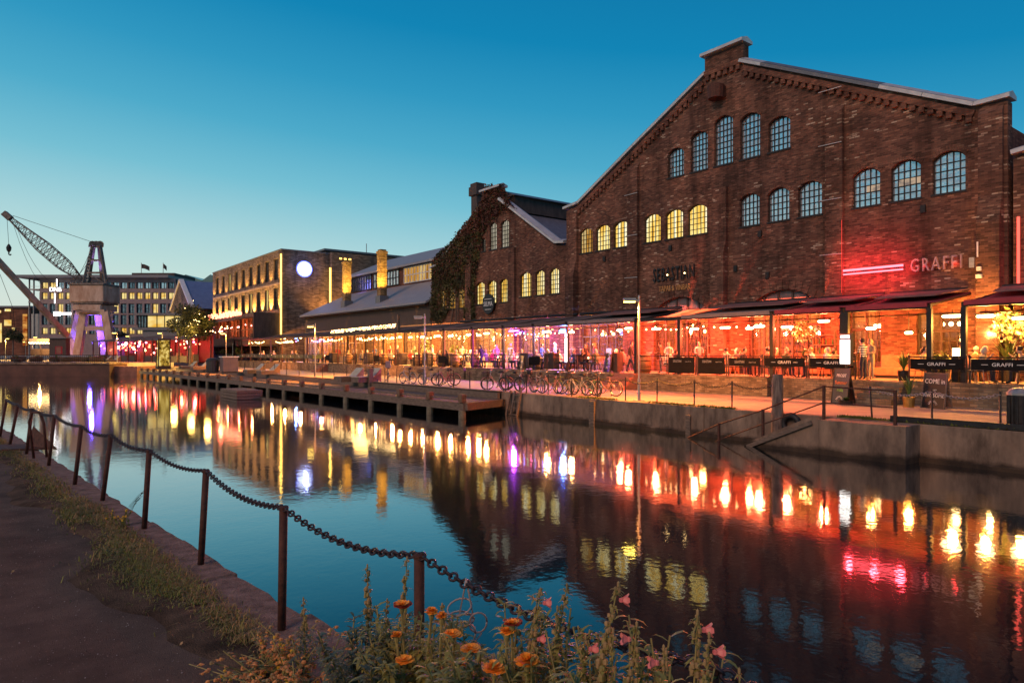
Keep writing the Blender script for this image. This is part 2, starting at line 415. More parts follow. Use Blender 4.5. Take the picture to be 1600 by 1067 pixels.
# ---------------------------------------------------------------- water, quays, ground
def near_x(y):                       # water-side edge of the near quay
    return 1.87 - .086 * (y - 2.96) * (1 if y > 0 else 1)
m, t, out = nt('canal_water')
gl = N(t, 'ShaderNodeBsdfGlossy'); gl.inputs['Roughness'].default_value = .045; gl.inputs[0].default_value = (.95,.95,.95,1)
df = N(t, 'ShaderNodeBsdfDiffuse'); df.inputs[0].default_value = (.006,.012,.016,1)
fr = N(t, 'ShaderNodeFresnel'); fr.inputs[0].default_value = 3.6
mx = N(t, 'ShaderNodeMixShader'); t.links.new(df.outputs[0], mx.inputs[1]); t.links.new(gl.outputs[0], mx.inputs[2])
p = pos(t, 'world')
n1 = noise(t, stretch(t, p, (1.0,1.0,1)), 1.6, 3, .55); n2 = noise(t, p, 8.0, 2, .5)
b1 = N(t, 'ShaderNodeBump', i_Strength=.05, i_Distance=.05); t.links.new(n1, b1.inputs['Height'])
b2 = N(t, 'ShaderNodeBump', i_Strength=.22, i_Distance=.005); t.links.new(n2, b2.inputs['Height']); t.links.new(b1.outputs[0], b2.inputs['Normal'])
t.links.new(b2.outputs[0], gl.inputs['Normal'])
lw = N(t, 'ShaderNodeLayerWeight', i_Blend=.5); pw_ = ramp(t, [(0,(.03,)*3),(.5,(.09,)*3),(.62,(.20,)*3),(.70,(.36,)*3),(.78,(.56,)*3),(.87,(.76,)*3),(1,(.95,)*3)]); t.links.new(lw.outputs['Facing'], pw_.inputs[0])
t.links.new(pw_.outputs[0], mx.inputs[0])
t.links.new(mx.outputs[0], out.inputs[0]); M['water'] = m
w = MB(); w.quad((-90,-40,0),(21,-40,0),(21,130,0),(-90,130,0)); kind(w.build('water', M['water']), 'structure')
# canal bed keeps the sheet closed below
# far side ground: promenade, one sheet out to the horizon
g = MB(); g.box(XQ+.45, 900, -60, 900, -.5, ZQ); kind(g.build('promenade_ground', M['paving']), 'structure')
g = MB(); g.prism([(-900,127),(3,127),(12.3,107),(XQ+.40,103.5),(XQ+.40,900),(-900,900)], 'z', -.5, 1.62); kind(g.build('canal_end_ground', M['paving']), 'structure')
# near bank: asphalt path as a gently uneven sheet
bm = MB(); NX, NY = 46, 60
def path_edge(y): return near_x(y) - .62 - .16*math.sin(y*1.1) - .1*math.sin(y*2.7+1)
xs = [-60,-30,-14,-8] + [-6 + i*(7.9/NX) for i in range(NX+1)]
ys = [-30,-12,-4] + [-1 + i*.42 for i in range(NY+1)] + [30, 60, 103]
vs = []
for y in ys:
    for x in xs:
        xx = min(x, near_x(y) - .05) if x > -3 else x
        bump_ = .0
        for cx, cy, rr, hh in ((-.98,4.25,.42,.045),(-1.9,5.15,.5,.035),(-.2,2.6,.6,.03),(-2.4,7.2,.7,.03)):
            d2 = ((xx-cx)**2 + (y-cy)**2)/rr**2; bump_ += hh*math.exp(-d2*2)
        vs.append((xx, y, ZN - .02 + bump_))
nx = len(xs)
bm.add(vs, [(j*nx+i, j*nx+i+1, (j+1)*nx+i+1, (j+1)*nx+i) for j in range(len(ys)-1) for i in range(nx-1)])
M['path'] = mat('trodden_gravel_path', (.19,.118,.085), .95, 0, (.085,.053,.04), 2.2, .9, bs=170, spec=.12, space='world', lo=.3, hi=.72)
def speckle(m, scale, lo, col):
    t = m.node_tree; b = [n for n in t.nodes if n.type == 'BSDF_PRINCIPLED'][0]
    src = b.inputs['Base Color'].links[0].from_socket
    v = N(t, 'ShaderNodeTexVoronoi', i_Scale=scale); t.links.new(pos(t, 'world'), v.inputs['Vector'])
    rr = ramp(t, [(0,(1,1,1)),(lo,(0,0,0))]); t.links.new(v.outputs['Distance'], rr.inputs[0])
    rc = ramp(t, [(.8,(0,0,0)),(.86,(1,1,1))]); t.links.new(v.outputs['Color'], rc.inputs[0])
    f = mixc(t, rr.outputs[0], rc.outputs[0], None, 'MULTIPLY', 1.0)
    t.links.new(mixc(t, src, col, f), b.inputs['Base Color'])
speckle(M['path'], 38., .22, (.42,.33,.3)); speckle(M['path'], 70., .42, (.04,.025,.02)); speckle(M['path'], 90., .40, (.36,.25,.2)); speckle(M['path'], 150., .45, (.03,.02,.018))
kind(bm.build('path', M['path'], smooth=True), 'structure')
# near quay: worn kerb stones with a ragged water edge, and the wall under them
k = MB(); y = -6.0
rr = random.Random(5)
while y < 70:
    L = rr.uniform(.9, 1.5); x1 = near_x(y + L/2); n = 6
    jit = [rr.uniform(-.025,.02) for _ in range(n+1)]; off = rr.uniform(-.02,.02) + (.05 if y < 3.6 else 0)
    zt = ZN + rr.uniform(-.006,.012)
    pts = [(near_x(y + L*i/n) + jit[i] + off, y + L*i/n) for i in range(n+1)]
    inn = [(near_x(y + L*i/n) - .42 + rr.uniform(-.03,.03), y + L*i/n) for i in range(n+1)]
    poly = pts + inn[::-1]
    k.prism(poly, 'z', zt - .32, zt)
    y += L + .008
kb = k.build('quay_kerb', M['stone'], bevel=.012); kind(kb, 'structure')
k = MB(); k.prism([(near_x(-30)-.06,-30),(near_x(100)-.06,100),(near_x(100)-.6,100),(near_x(-30)-.6,-30)], 'z', -.6, ZN-.322)
tag(k.build('quay_wall', M['concrete']), 'low concrete wall under the near kerb, by the water', 'wall')
# far quay wall
qw = thing('quay_wall', 'stained concrete quay wall below the brick works terraces', 'wall', (XQ, 16, 0))
a = MB()
yb = [-20, 3.2, 9.55, 15.15, 20.6, 26.6, 36, 46, 58, 72, 88, 104]
for i in range(len(yb)-1):
    o = MB(); h = ZQ + (.0 if i != 1 else -.02)
    o.box(XQ, XQ+.45, yb[i]+.012, yb[i+1]-.012, -.5, h + .004)
    o.build('wall_section', M['concrete'], qw, bevel=.015)
o = MB(); o.box(XQ-.06, XQ-.002, 9.6, 26.6, -.4, .16); o.box(XQ-.09, XQ-.002, -20, 9.5, -.4, .12); o.build('footing', M['concrete'], qw)
o = MB(); o.box(XQ-.10, XQ-.002, 20.62, 20.92, -.4, .95); o.box(XQ-.08, XQ-.002, 15.7, 15.9, -.3, .72); o.build('fender', M['wood'], qw)
# rusty steel edging
e = MB(); e.box(XQ+.02, XQ+.10, 3.0, 8.8, ZQ+.006, ZQ+.16); e.box(XQ+.10, XQ+.3, 3.0, 8.8, ZQ+.006, ZQ+.03)
tag(e.build('steel_edging', M['dark']), 'long dark steel angle lying along the quay edge near the bin', 'edging')
# moss on the quay edge
mo = MB(); rr = random.Random(8)
for _ in range(2600):
    y = rr.choice([rr.uniform(13.9,17.8), rr.uniform(5.5,9.8), rr.uniform(19.6,21.8), rr.uniform(9.4,10.3)]); x = XQ + abs(rr.gauss(0,.14)) + .01
    h = rr.uniform(.02,.09); a_ = rr.uniform(0,pi); dx, dy = math.cos(a_)*h*.5, math.sin(a_)*h*.5
    mo.add([(x-dx,y-dy,ZQ),(x+dx,y+dy,ZQ),(x+rr.uniform(-.04,.04),y+rr.uniform(-.04,.04),ZQ+h)], [(0,1,2)])
M['moss'] = mat('moss_green', (.12,.13,.02), .9, 0, (.06,.07,.012), 5, space='world')
kind(mo.build('grass', M['moss'], fixn=False), 'stuff'); 
# low brick walls in front of the terraces, with the steps left open
M['leaf_row'] = M['green']
segs = [(3.0, 11.25, 'low brick terrace wall with soldier course, beside the bin'), (12.75, 16.75, 'short low brick wall between the two flights of steps'), (17.05, 24.6, 'long low brick terrace wall behind the chained posts'),
        (26.6, 41.0, 'low terrace wall behind the row of parked bicycles'), (41.3, 66.0, 'low rendered terrace wall behind the wooden loungers'), (67.6, 79, 'low terrace wall near the green banners'), (80.4, 106, 'far end low terrace wall near the light box')]
for y0, y1, lb in segs:
    o = thing('terrace_wall', lb, 'wall', (XT, (y0+y1)/2, ZQ), 'low walls along the terraces')
    w = MB(); w.box(XT, XT+.3, y0, y1, ZQ-.2, ZT-.10); w.build('wall', M['brick_wall'], o)
    w = MB(); y = y0
    while y < y1 - .05:
        w.box(XT-.025, XT+.32, y+.004, min(y+.1, y1)-.004, ZT-.098, ZT+.02); y += .1
    w.build('coping', M['brick_wall'], o)
d = MB(); d.box(XT+.31, XF-.01, 2.0, 106, ZQ-.3, ZT); kind(d.build('terrace_floor', mat('terrace_boards', (.26,.2,.15), .7, 0, (.18,.13,.1), 3, st=(1,6,1))), 'structure')
def steps(y0, y1, lb, m):
    o = MB(); n = 4
    for i in range(n):
        o.box(XT-1.2+.34*i, XT+.30, y0, y1, ZQ+.005+i*(ZT-ZQ)/n, ZQ+(i+1)*(ZT-ZQ)/n-(.01 if i == n-1 else 0))
    tag(o.build('terrace_steps', m), lb, 'steps', 'steps up to the terraces')
steps(11.3, 12.7, 'wide brick steps beside the potted yucca', M['brick_wall'])
steps(24.75, 26.45, 'red lit steps behind the bicycles', M['sandstone'])
steps(66.2, 67.4, 'narrow red steps beside the lamp post far along the quay', M['sandstone'])
# stairs down to the water with railing
st = thing('water_stairs', 'crumbling concrete stairs running down along the quay wall into the canal', 'stairs', (XQ-.5, 11.2, 0))
o = MB(); n = 6
for i in range(n):
    ya, yb2 = 10.4 + i*.38, 10.4 + (i+1)*.38
    o.box(XQ-.8, XQ-.005, ya, yb2+.01*(i<n-1), -.4, 1.0-.17*(i+1))
o.box(XQ-.92, XQ-.005, 8.0, 10.39, -.4, 1.02); o.build('steps', M['concrete'], st)
o = MB(); o.prism([(10.4,1.05),(10.8,1.03),(12.9,.06),(12.9,-.4),(10.4,-.4)], 'x', XQ-.92, XQ-.802); o.build('kerb_slab', M['concrete'], st); o = MB(); o.beam((XQ-.97,10.6,.93),(XQ-.97,12.75,-.02), .09, .12); o.build('timber_edge', M['wood'], st)
rl = thing('stair_railing', 'rusty pipe handrail leading down the stairs into the water', 'railing', (XQ-.4, 11, 1))
xr = XQ-.72
for y, z0, z1 in ((8.35, 1.02, 1.98), (10.35, 1.02, 2.03), (12.35, .3, 1.2), (14.0, -.3, .62)):
    o = MB(); o.box(xr-.035, xr+.035, y-.035, y+.035, z0, z1); o.build('post', M['rust'], rl)
o = MB(); o.tube([(xr,8.35,1.95),(xr,10.35,2.0),(xr,12.35,1.17),(xr,14.0,.58),(xr,15.4,-.05)], .024, 6); o.build('handrail', M['rust'], rl)
o = MB(); o.tube([(xr,8.35,1.5),(xr,10.35,1.52),(xr,12.35,.72),(xr,14.0,.05),(xr,14.3,-.1)], .02, 6); o.build('lower_rail', M['rust'], rl)
mp = MB(); mp.tube([(XQ-.22,12.15,-.4),(XQ-.22,12.15,1.2),(XQ-.2,12.14,2.3)], [.19,.18,.16], 10); 
tag(mp.build('mooring_post', mat('old_pile', (.24,.17,.13), .9, 0, (.09,.06,.05), 5, .8, st=(3,3,.5))), 'thick weathered timber mooring post at the quay wall beside the stairs', 'post')
tr = MB(); tr.ring((XQ-.16,11.72,.75), .26, .1, Matrix.Rotation(pi/2,3,'Y'), 14, 8); tag(tr.build('tyre_fender', M['black'], smooth=True), 'black tyre hung on the quay wall by the mooring post', 'tyre')
# timber ladder on the quay wall
ld = thing('timber_ladder', 'old timber ladder leaning on the quay wall at the jetty end', 'ladder', (XQ-.3, 26.0, 0))
for y in (25.55, 26.05, 26.4):
    o = MB(); o.beam((XQ-.55,y-.08,-.6),(XQ-.06,y,1.35+(.0 if y<26 else -.2)), .09, .07); o.build('stile', M['wood'], ld)
o = MB()
for i in range(4): o.beam((XQ-.42+.1*i,25.5,.05+.3*i),(XQ-.42+.1*i,26.1,.05+.3*i), .05)
o.build('rung', M['wood'], ld)
M['block'] = mat('jetty_block', (.2,.115,.065), .8, 0, (.11,.06,.036), 6)
# ---------------------------------------------------------------- jetty
jt = thing('timber_jetty', 'long low timber jetty on piles with bumper blocks along the far quay', 'jetty', (17.5, 55, 0))
def jx(y): return 17.3 - .022*(y - 25.9)
o = MB(); yy = 22.9
def endx(y):  # skewed near end
    return jx(y)
planks = MB(); y = 25.95
pr = random.Random(3)
while y < 98:
    yb_ = y + .46
    y2 = y + (27.0-22.9)
    # boards run across, skewed only at the near end
    s = max(0, 1 - (y-25.9)/8.0)*1.15
    s2 = max(0, 1 - (yb_-25.9)/8.0)*1.15
    z = .70 + pr.uniform(-.004,.004)
    planks.add([(jx(y)+.1,y,z-.06),(XQ-.05,y+s,z-.06),(XQ-.05,yb_+s2-.02,z-.06),(jx(yb_)+.1,yb_-.02,z-.06),(jx(y)+.1,y,z),(XQ-.05,y+s,z),(XQ-.05,yb_+s2-.02,z),(jx(yb_)+.1,yb_-.02,z)],
               [(0,3,2,1),(4,5,6,7),(0,1,5,4),(1,2,6,5),(2,3,7,6),(3,0,4,7)])
    y = yb_
planks.build('deck', M['wood'], jt)
o = MB(); o.beam((jx(25.9),25.9,.535),(jx(98),98,.535), .16, .36); o.beam((jx(25.9)+.05,25.84,.54),(XQ-.05,26.98,.54), .14, .34); o.build('edge_beam', M['wood'], jt)
o = MB(); o.beam((XQ-.2,27.2,.86),(XQ-.2,98,.86), .16, .30); o.beam((XQ-.05,27.2,1.075),(XQ-.05,98,1.075), .34, .04); o.build('back_beam', M['wood'], jt)
py_ = [26.05, 28.8, 31.7, 34.9, 38.1, 41.6, 44.8, 48, 51.2, 54.4, 57.6, 60.8, 64, 67.2, 70.4, 73.6, 76.8, 80, 83.2, 86.4, 89.6, 93, 96.5]
for y in py_:
    o = MB(); x = jx(y)-.03; o.tube([(x,y,-.8),(x,y,.36)], .17, 10); o.build('pile', M['pile'], jt, smooth=False)
    o = MB(); o.box(x-.14, x+.14, y-.16, y+.16, .73, 1.10); o.build('bumper_block', M['block'], jt, bevel=.02)
for i in range(len(py_)-1):
    if i in (3, 9): continue
    o = MB(); o.beam((jx(py_[i])+.02,py_[i]+.2,.86),(jx(py_[i+1])+.02,py_[i+1]-.2,.86), .12, .09); o.build('kerb_rail', M['wood'], jt)
# posts behind the jetty carry dark planks at the quay
pp = MB(); pp.box(XQ-.42, XQ-.16, 41.1, 41.4, .8, 1.95)
tag(pp.build('timber_post', M['wood']), 'stout dark timber post between jetty and parked bicycles', 'post')
fl = thing('landing_stage', 'small floating timber landing stage beside the jetty', 'jetty', (14, 55, 0))
fc = gp(386, 622, 0); 
for i in range(3):
    o = MB(); o.box(fc.x-1.1, fc.x+.5, fc.y-1.6, fc.y+2.2, .02+.2*i, .19+.2*i); o.build('plank_layer', M['wood'], fl)
# ---------------------------------------------------------------- brick works: openings, windows
def arch(y0, y1, z0, zs, rise, n=10):
    """outline in (y, z): sill z0, springing zs, segmental head"""
    c = (y0+y1)/2; hw = (y1-y0)/2
    pts = [(y0, z0), (y1, z0)]
    if rise <= 0: return pts + [(y1, zs), (y0, zs)]
    Rr = (hw*hw + rise*rise)/(2*rise); zc = zs + rise - Rr
    for i in range(n+1):
        y = y1 - (y1-y0)*i/n
        pts.append((y, zc + math.sqrt(max(0, Rr*Rr - (y-c)**2))))
    return pts
def head(poly, y):
    pts = poly[1:] + [poly[0]]
    for (a, za), (b, zb) in zip(poly[2:], poly[3:]):
        if b <= y <= a: return za + (zb-za)*(a-y)/max(1e-6, a-b)
    return poly[2][1]
def window(parent, X, y0, y1, z0, zs, rise, nx, nz, glass, inset=.17, bar=.035, name='window', framem=None, sill=True, hooded=True):
    """frame with glazing bars, and one pane sheet behind it"""
    framem = framem or M['iron']
    P = arch(y0, y1, z0, zs, rise); o = MB(); x = X + inset
    k = len(P)
    for i in range(k):
        a, b = P[i], P[(i+1) % k]
        o.beam((x,a[0],a[1]),(x,b[0],b[1]), .06, .06)
    for i in range(1, nx):
        y = y0 + (y1-y0)*i/nx; o.box(x-.02, x+.02, y-bar/2, y+bar/2, z0, head(P, y))
    for j in range(1, nz):
        z = z0 + (zs + rise*.55 - z0)*j/nz
        o.box(x-.017, x+.017, y0, y1, z-bar/2, z+bar/2)
    f = o.build(name, framem, parent)
    if hooded:
        h_ = MB(); hood(h_, y0, y1, z0, zs, rise, X, .24); h_.build('brick_arch', M['brick'], f)
    o = MB(); o.add([(x+.03, a, b) for a, b in P], [tuple(range(k))]); o.build('pane', glass, f)
    if sill:
        o = MB(); o.box(X-.05, X+.12, y0-.06, y1+.06, z0-.09, z0-.004); o.build('sill', M['iron'], f)
    return f
def hood(mb, y0, y1, z0, zs, rise, X, th=.24, m=0):
    P = arch(y0-.02, y1+.02, z0, zs, rise, 12)[2:]; Q = arch(y0-.02-th*.5, y1+.02+th*.5, z0, zs+th*.75, rise+th*.25, 12)[2:]
    for i in range(len(P)-1):
        a, b, c, d = P[i], P[i+1], Q[i+1], Q[i]
        mb.prism([a, (a[0]*.08+b[0]*.92, a[1]*.08+b[1]*.92), (d[0]*.08+c[0]*.92, d[1]*.08+c[1]*.92), d], 'x', X-.035, X+.05, m)
WIN = []   # main front: (px_left, px_right, sill row, top z, nx, nz, glass)
main = thing('brick_factory', 'tall brick works hall with stepped gable and arched iron windows in three rows', 'building', (XF, 22.2, ZQ))
GP = [(9.36,.8),(9.36,12.95),(10.5,13.0),(21.25,18.4),(21.25,19.45),(23.7,19.45),(23.7,18.4),(34.0,13.0),(35.2,12.8),(35.2,.8)]
wl = MB(); wl.prism(GP, 'x', XF, XF+.5); front = wl.build('front_wall', M['brick'], main)
cutm = MB(); hoods = MB(); W_ = []
def row(pxs, zsill, tops, rise, nx, nz, glass, X=XF):
    for i, (a, b) in enumerate(pxs):
        y1, y0 = yx(a, X), yx(b, X); zt = tops[i] if isinstance(tops, list) else tops
        W_.append((y0, y1, zsill, zt - rise, rise, nx, nz if not isinstance(nz, list) else nz[i], glass if not isinstance(glass, list) else glass[i]))
row([(905.5,925.5),(931,952.8),(958.5,982)], 9.72, 11.35, .28, 5, 5, [M['lit2'],M['lit'],M['lit']])
row([(1006.5,1032),(1039.5,1067),(1074.5,1104.5)], 9.72, 11.40, .3, 5, 5, M['lit'])
row([(1156,1186.5),(1199.5,1233),(1247,1284)], 9.72, 11.40, .3, 5, 5, M['glass'])
row([(1332,1375),(1392,1438.5),(1457,1508.5)], 9.72, 11.45, .32, 5, 5, M['glass'])
row([(1043.5,1068.5),(1079,1105.5),(1116,1145),(1156.5,1187.5),(1200.5,1234.5)], 13.3, [14.95,15.5,15.95,15.65,15.0], .3, 5, [5,7,8,7,5], M['glass'])
for a in W_:
    cutm.prism(arch(*a[:5]), 'x', XF-.3, XF+.8)

# ground floor openings between the piers
GO = [(14.2,15.6,1.92,4.9,0),(10.9,12.7,1.92,4.7,0),(17.0,20.9,1.92,5.35,.85),(23.5,27.4,1.92,5.35,.9),(29.9,33.8,1.92,4.9,0)]
for a in GO:
    cutm.prism(arch(*a), 'x', XF-.3, XF+.8)
    if a[4] > 0:
        h_ = MB(); hood(h_, *a, XF, .5); h_.build('brick_arch', M['brick'], main)
cut(front, cutm)
for a in W_: window(main, XF, *a)
M['ceiling_lamp'] = emis('office_ceiling_strip', (.9,.62,.42), .55, ((2.5,2.5,4), [(.35,(.35,.28,.25)),(.6,(.95,.68,.46))]))
for wi, (f0, f1) in ((9,(.0,.55)),(10,(.0,.8))):
    y0_, y1_, z0_, zs_ = W_[wi][:4]; o = MB(); o.box(XF+.193, XF+.196, y0_+(y1_-y0_)*f0+.04, y0_+(y1_-y0_)*f1, z0_+.66, z0_+.94); o.build('lit_ceiling_strip', M['ceiling_lamp'], main)
# piers, corbel table, plinth
for y in (34.4, 28.95, 22.6, 16.25, 9.9):
    o = MB(); zt = 12.6 if y > 34 or y < 10 else (14.4 if abs(y-28.95) < 1 or abs(y-16.25) < 1 else 12.0)
    w2 = .42
    o.box(XF-.22, XF-.003, y-w2, y+w2, .9, zt)
    if abs(y-22.6) < 1:
        o.box(XF-.45, XF-.223, y-w2, y+w2, .9, 8.4); o.prism([(XF-.45,8.4),(XF-.223,8.4),(XF-.223,9.1)], 'y', y-w2, y+w2)
    else:
        o.prism([(XF-.22,zt),(XF-.003,zt),(XF-.003,zt+.3)], 'y', y-w2, y+w2)
    if y < 10 or y > 34:
        o.box(XF-.5, XF-.223, y-.4, y+.4, .9, 8.2); o.prism([(XF-.5,8.2),(XF-.223,8.2),(XF-.223,9.3)], 'y', y-.4, y+.4)
    o.build('pier', M['brick'], main)
cb = MB()
def dent(p, q, n, drop=.42):
    for i in range(n):
        tt = (i+.5)/n; y = p[0]+(q[0]-p[0])*tt; z = p[1]+(q[1]-p[1])*tt - drop
        cb.box(XF-.16, XF-.003, y-.11, y+.11, z-.26, z)
    cb.beam((XF-.09,p[0],p[1]-drop+.14),(XF-.09,q[0],q[1]-drop+.14), .17, .26)
dent((10.5,13.0),(21.2,18.4), 30); dent((23.75,18.4),(34.0,13.0), 30); dent((21.3,18.6),(23.65,18.6), 6, .2)
cb.build('corbel_table', M['brick2'], main)
def cope(p, q, m, w=.85, name='coping', par=None, X=XF, th=.16):
    o = MB(); o.beam((X+.22,p[0],p[1]+th/2),(X+.22,q[0],q[1]+th/2), w, th)
    d = Vector((0,q[0]-p[0],q[1]-p[1])).normalized(); nrm = Vector((0,-d.z,d.y)); nrm = nrm if nrm.z > 0 else -nrm
    a = Vector((X+.22,p[0],p[1])) + nrm*th*.5; b = Vector((X+.22,q[0],q[1])) + nrm*th*.5
    pr = [Vector((-w/2,0,0)), Vector((0,0,0))+nrm*.16, Vector((w/2,0,0))]
    vs = [a+nrm*th*.52+v for v in pr] + [b+nrm*th*.52+v for v in pr]
    o.add(vs, [(0,1,4,3),(1,2,5,4),(0,2,1),(3,4,5)])
    return o.build(name, m, par or main)
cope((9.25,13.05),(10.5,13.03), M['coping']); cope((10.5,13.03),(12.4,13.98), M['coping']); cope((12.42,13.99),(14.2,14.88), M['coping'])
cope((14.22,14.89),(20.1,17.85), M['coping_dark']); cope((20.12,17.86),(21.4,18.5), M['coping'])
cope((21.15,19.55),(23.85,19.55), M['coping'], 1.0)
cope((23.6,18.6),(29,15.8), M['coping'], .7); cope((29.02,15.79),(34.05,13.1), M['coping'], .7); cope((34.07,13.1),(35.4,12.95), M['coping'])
o = MB(); o.prism([(9.6,12.2),(22.45,18.5),(34.9,12.2)], 'x', XF+.503, XF+34); o.build('roof', M['slate'], main)
o = MB(); o.box(XF+4.2, XF+34, 9.55, 34.95, .9, 12.19); o.box(XF+.503, XF+4.19, 9.55, 9.8, .9, 12.19); o.box(XF+.503, XF+4.19, 34.7, 34.95, .9, 12.19); o.box(XF+.503, XF+4.19, 9.81, 34.69, 6.5, 6.7); o.build('hall_walls', M['brick2'], main)
# ridge lantern seen behind the gable
o = MB(); o.prism([(20.2,18.3),(22.45,19.6),(24.6,18.3)], 'x', XF+2, XF+33); o.build('ridge_lantern', M['coping_dark'], main)
# vent box, small wall plates, weather cables
o = MB(); yv = yx(1126); zv = zp(146, XF, yv)
o.lathe([(.05,-.42),(.42,-.40),(.46,.3),(.3,.38)], (XF-.42, yv, zv), 12); o.box(XF-.42, XF-.003, yv-.36, yv+.36, zv-.3, zv+.28); o.build('vent_box', M['rust'], main)
o = MB()
for px, py in ((1048,388),(1188,366),(1443,327),(945,405),(991,408),(1150,420),(1200,430),(1305,365),(1120,360)):
    y = yx(px); z = zp(py, XF, y); o = MB(); o.box(XF-.1, XF-.003, y-.1, y+.1, z-.16, z+.16); o.build('wall_plate', M['dark'], main)
y = yx(1126); z = zp(362, XF, y); o = MB(); o.box(XF-.08, XF-.003, y-.45, y+.4, z-.5, z+.55); o.build('hatch', M['dark'], main)
def cable(a, b):
    (xa, ya), (xb, yb_) = a, b
    y1, y2 = yx(xa), yx(xb); o = MB()
    o.tube([(XF-.26,y1,zp(ya,XF,y1)),(XF-.26,y2,zp(yb_,XF,y2))], .022, 5); return o.build('cable', M['coping'], main)
cable((980,307),(1000,302)); cable((982,370),(1000,367)); cable((980,435),(1000,433.5)); cable((1284,316),(1319,310)); cable((1285,400),(1319,397)); cable((1283,231),(1319,223)); cable((1283,147.5),(1319,137))
# ground-floor shop fronts, each with a furnished room behind the glass
m, t, out = nt('shop_glass')
tr_ = N(t, 'ShaderNodeBsdfTransparent'); g_ = N(t, 'ShaderNodeBsdfGlossy', i_Roughness=.05); mx = N(t, 'ShaderNodeMixShader'); mx.inputs[0].default_value = .06
t.links.new(tr_.outputs[0], mx.inputs[1]); t.links.new(g_.outputs[0], mx.inputs[2]); t.links.new(mx.outputs[0], out.inputs[0]); M['shop_glass'] = m
M['room_wall'] = brick('bar_wall', [(0,(.3,.17,.1)),(.5,(.42,.26,.16)),(1,(.55,.38,.25))], (.3,.2,.14), dirt=.2)
M['bottle_a'] = mat('bottle_glass', (.05,.12,.04), .2); M['bottle_b'] = mat('amber_glass', (.35,.14,.03), .2)
def room(parent, X, y0, y1, z0, z1, seed, col, power, deep=3.4):
    rr = random.Random(seed); xa, xb = X+.5, X+deep; ya, yb = y0-.1, y1+.1
    o = MB(); o.quad((xb,ya,z0),(xb,yb,z0),(xb,yb,z1),(xb,ya,z1)); o.quad((xa,ya,z0),(xb,ya,z0),(xb,ya,z1),(xa,ya,z1)); o.quad((xa,yb,z0),(xb,yb,z0),(xb,yb,z1),(xa,yb,z1))
    o.quad((xa,ya,z0),(xa,yb,z0),(xb,yb,z0),(xb,ya,z0)); o.quad((xa,ya,z1),(xa,yb,z1),(xb,yb,z1),(xb,ya,z1)); r_ = o.build('bar_room', M['room_wall'], parent, fixn=False)
    o = MB(); k = 0
    for z in (z0+1.2, z0+1.65, z0+2.1, z0+2.5):
        o.box(xb-.3, xb-.02, ya+.3, yb-.3, z-.04, z, 0)
        y = ya+.4
        while y < yb-.4:
            if rr.random() < .8: o.tube([(xb-.16,y,z),(xb-.16,y,z+.16),(xb-.16,y,z+rr.uniform(.2,.3))], [.045,.045,.018], 6, rr.choice([1,2,2]))
            y += rr.uniform(.12,.24)
    o.build('bottle_shelf', [M['wood'], M['bottle_a'], M['bottle_b']], r_)
    o = MB(); o.box(xb-1.5, xb-.9, ya+.2, yb-.9, z0, z0+1.08); o.build('bar_counter', M['wood_warm'], r_, bevel=.02)
    o = MB()
    for i in range(4):
        y = ya+.5+(yb-ya-1)*i/3; o.tube([(xa+1.2,y,z1),(xa+1.2,y,z0+2.45)], .008, 4, 0); o.ball((xa+1.2,y,z0+2.35), .10, 8, 1)
    o.build('pendant_lamp', [M['dark'], M['bulb']], r_)
    light('room_light', 'POINT', (xa+1.6, (y0+y1)/2, z0+2.6), power, col, .25)

def shopfront(parent, X, y0, y1, z0, zs, rise, pane, nv=5, wood=None, inset=.22, lunette=None, transom=None):
    wood = wood or M['cladding']; P = arch(y0, y1, z0, zs, rise); x = X + inset
    o = MB()
    for i in range(len(P)):
        a, b = P[i], P[(i+1) % len(P)]; o.beam((x,a[0],a[1]),(x,b[0],b[1]), .12, .12)
    ztr = transom or (z0 + (zs-z0)*.72)
    o.box(x-.06, x+.06, y0, y1, ztr-.06, ztr+.06)
    if rise: o.box(x-.06, x+.06, y0, y1, zs-.08, zs+.02)
    for i in range(1, nv):
        y = y0+(y1-y0)*i/nv; o.box(x-.045, x+.045, y-.05, y+.05, z0, head(P, y))
    for i in range(nv*3):
        if i % 3 == 0: continue
        y = y0+(y1-y0)*i/(nv*3); o.box(x-.018, x+.018, y-.014, y+.014, z0+.7, ztr)
    for j in (1, 2):
        z = z0+.7+(ztr-z0-.7)*j/3; o.box(x-.018, x+.018, y0, y1, z-.014, z+.014)
    o.box(x-.05, x+.03, y0, y1, z0, z0+.68)
    f = o.build('shop_front', wood, parent)
    o = MB(); o.quad((x+.07,y0,z0),(x+.07,y1,z0),(x+.07,y1,zs),(x+.07,y0,zs)); o.build('pane', pane, f)
    if rise:
        o = MB(); Q = [p for p in arch(y0, y1, zs, zs, rise)]; o.add([(x+.05,a,b) for a, b in Q], [tuple(range(len(Q)))]); o.build('lunette', lunette or M['lunette'], f)
    return f
PAN = [M['lit_bar'], M['lit_red'], M['lit_red'], M['lit_red']]
for a, pm, c_, pw in zip(GO, range(5), ((1,.30,.08),(1,.40,.1),(1,.42,.11),(1,.34,.09),(1,.2,.12)), (120,60,230,190,200)):
    shopfront(main, XF, *a, M['shop_glass'], 2 if pm < 2 else 5); room(main, XF, a[0], a[1], 1.91, 5.6, pm, c_, pw)
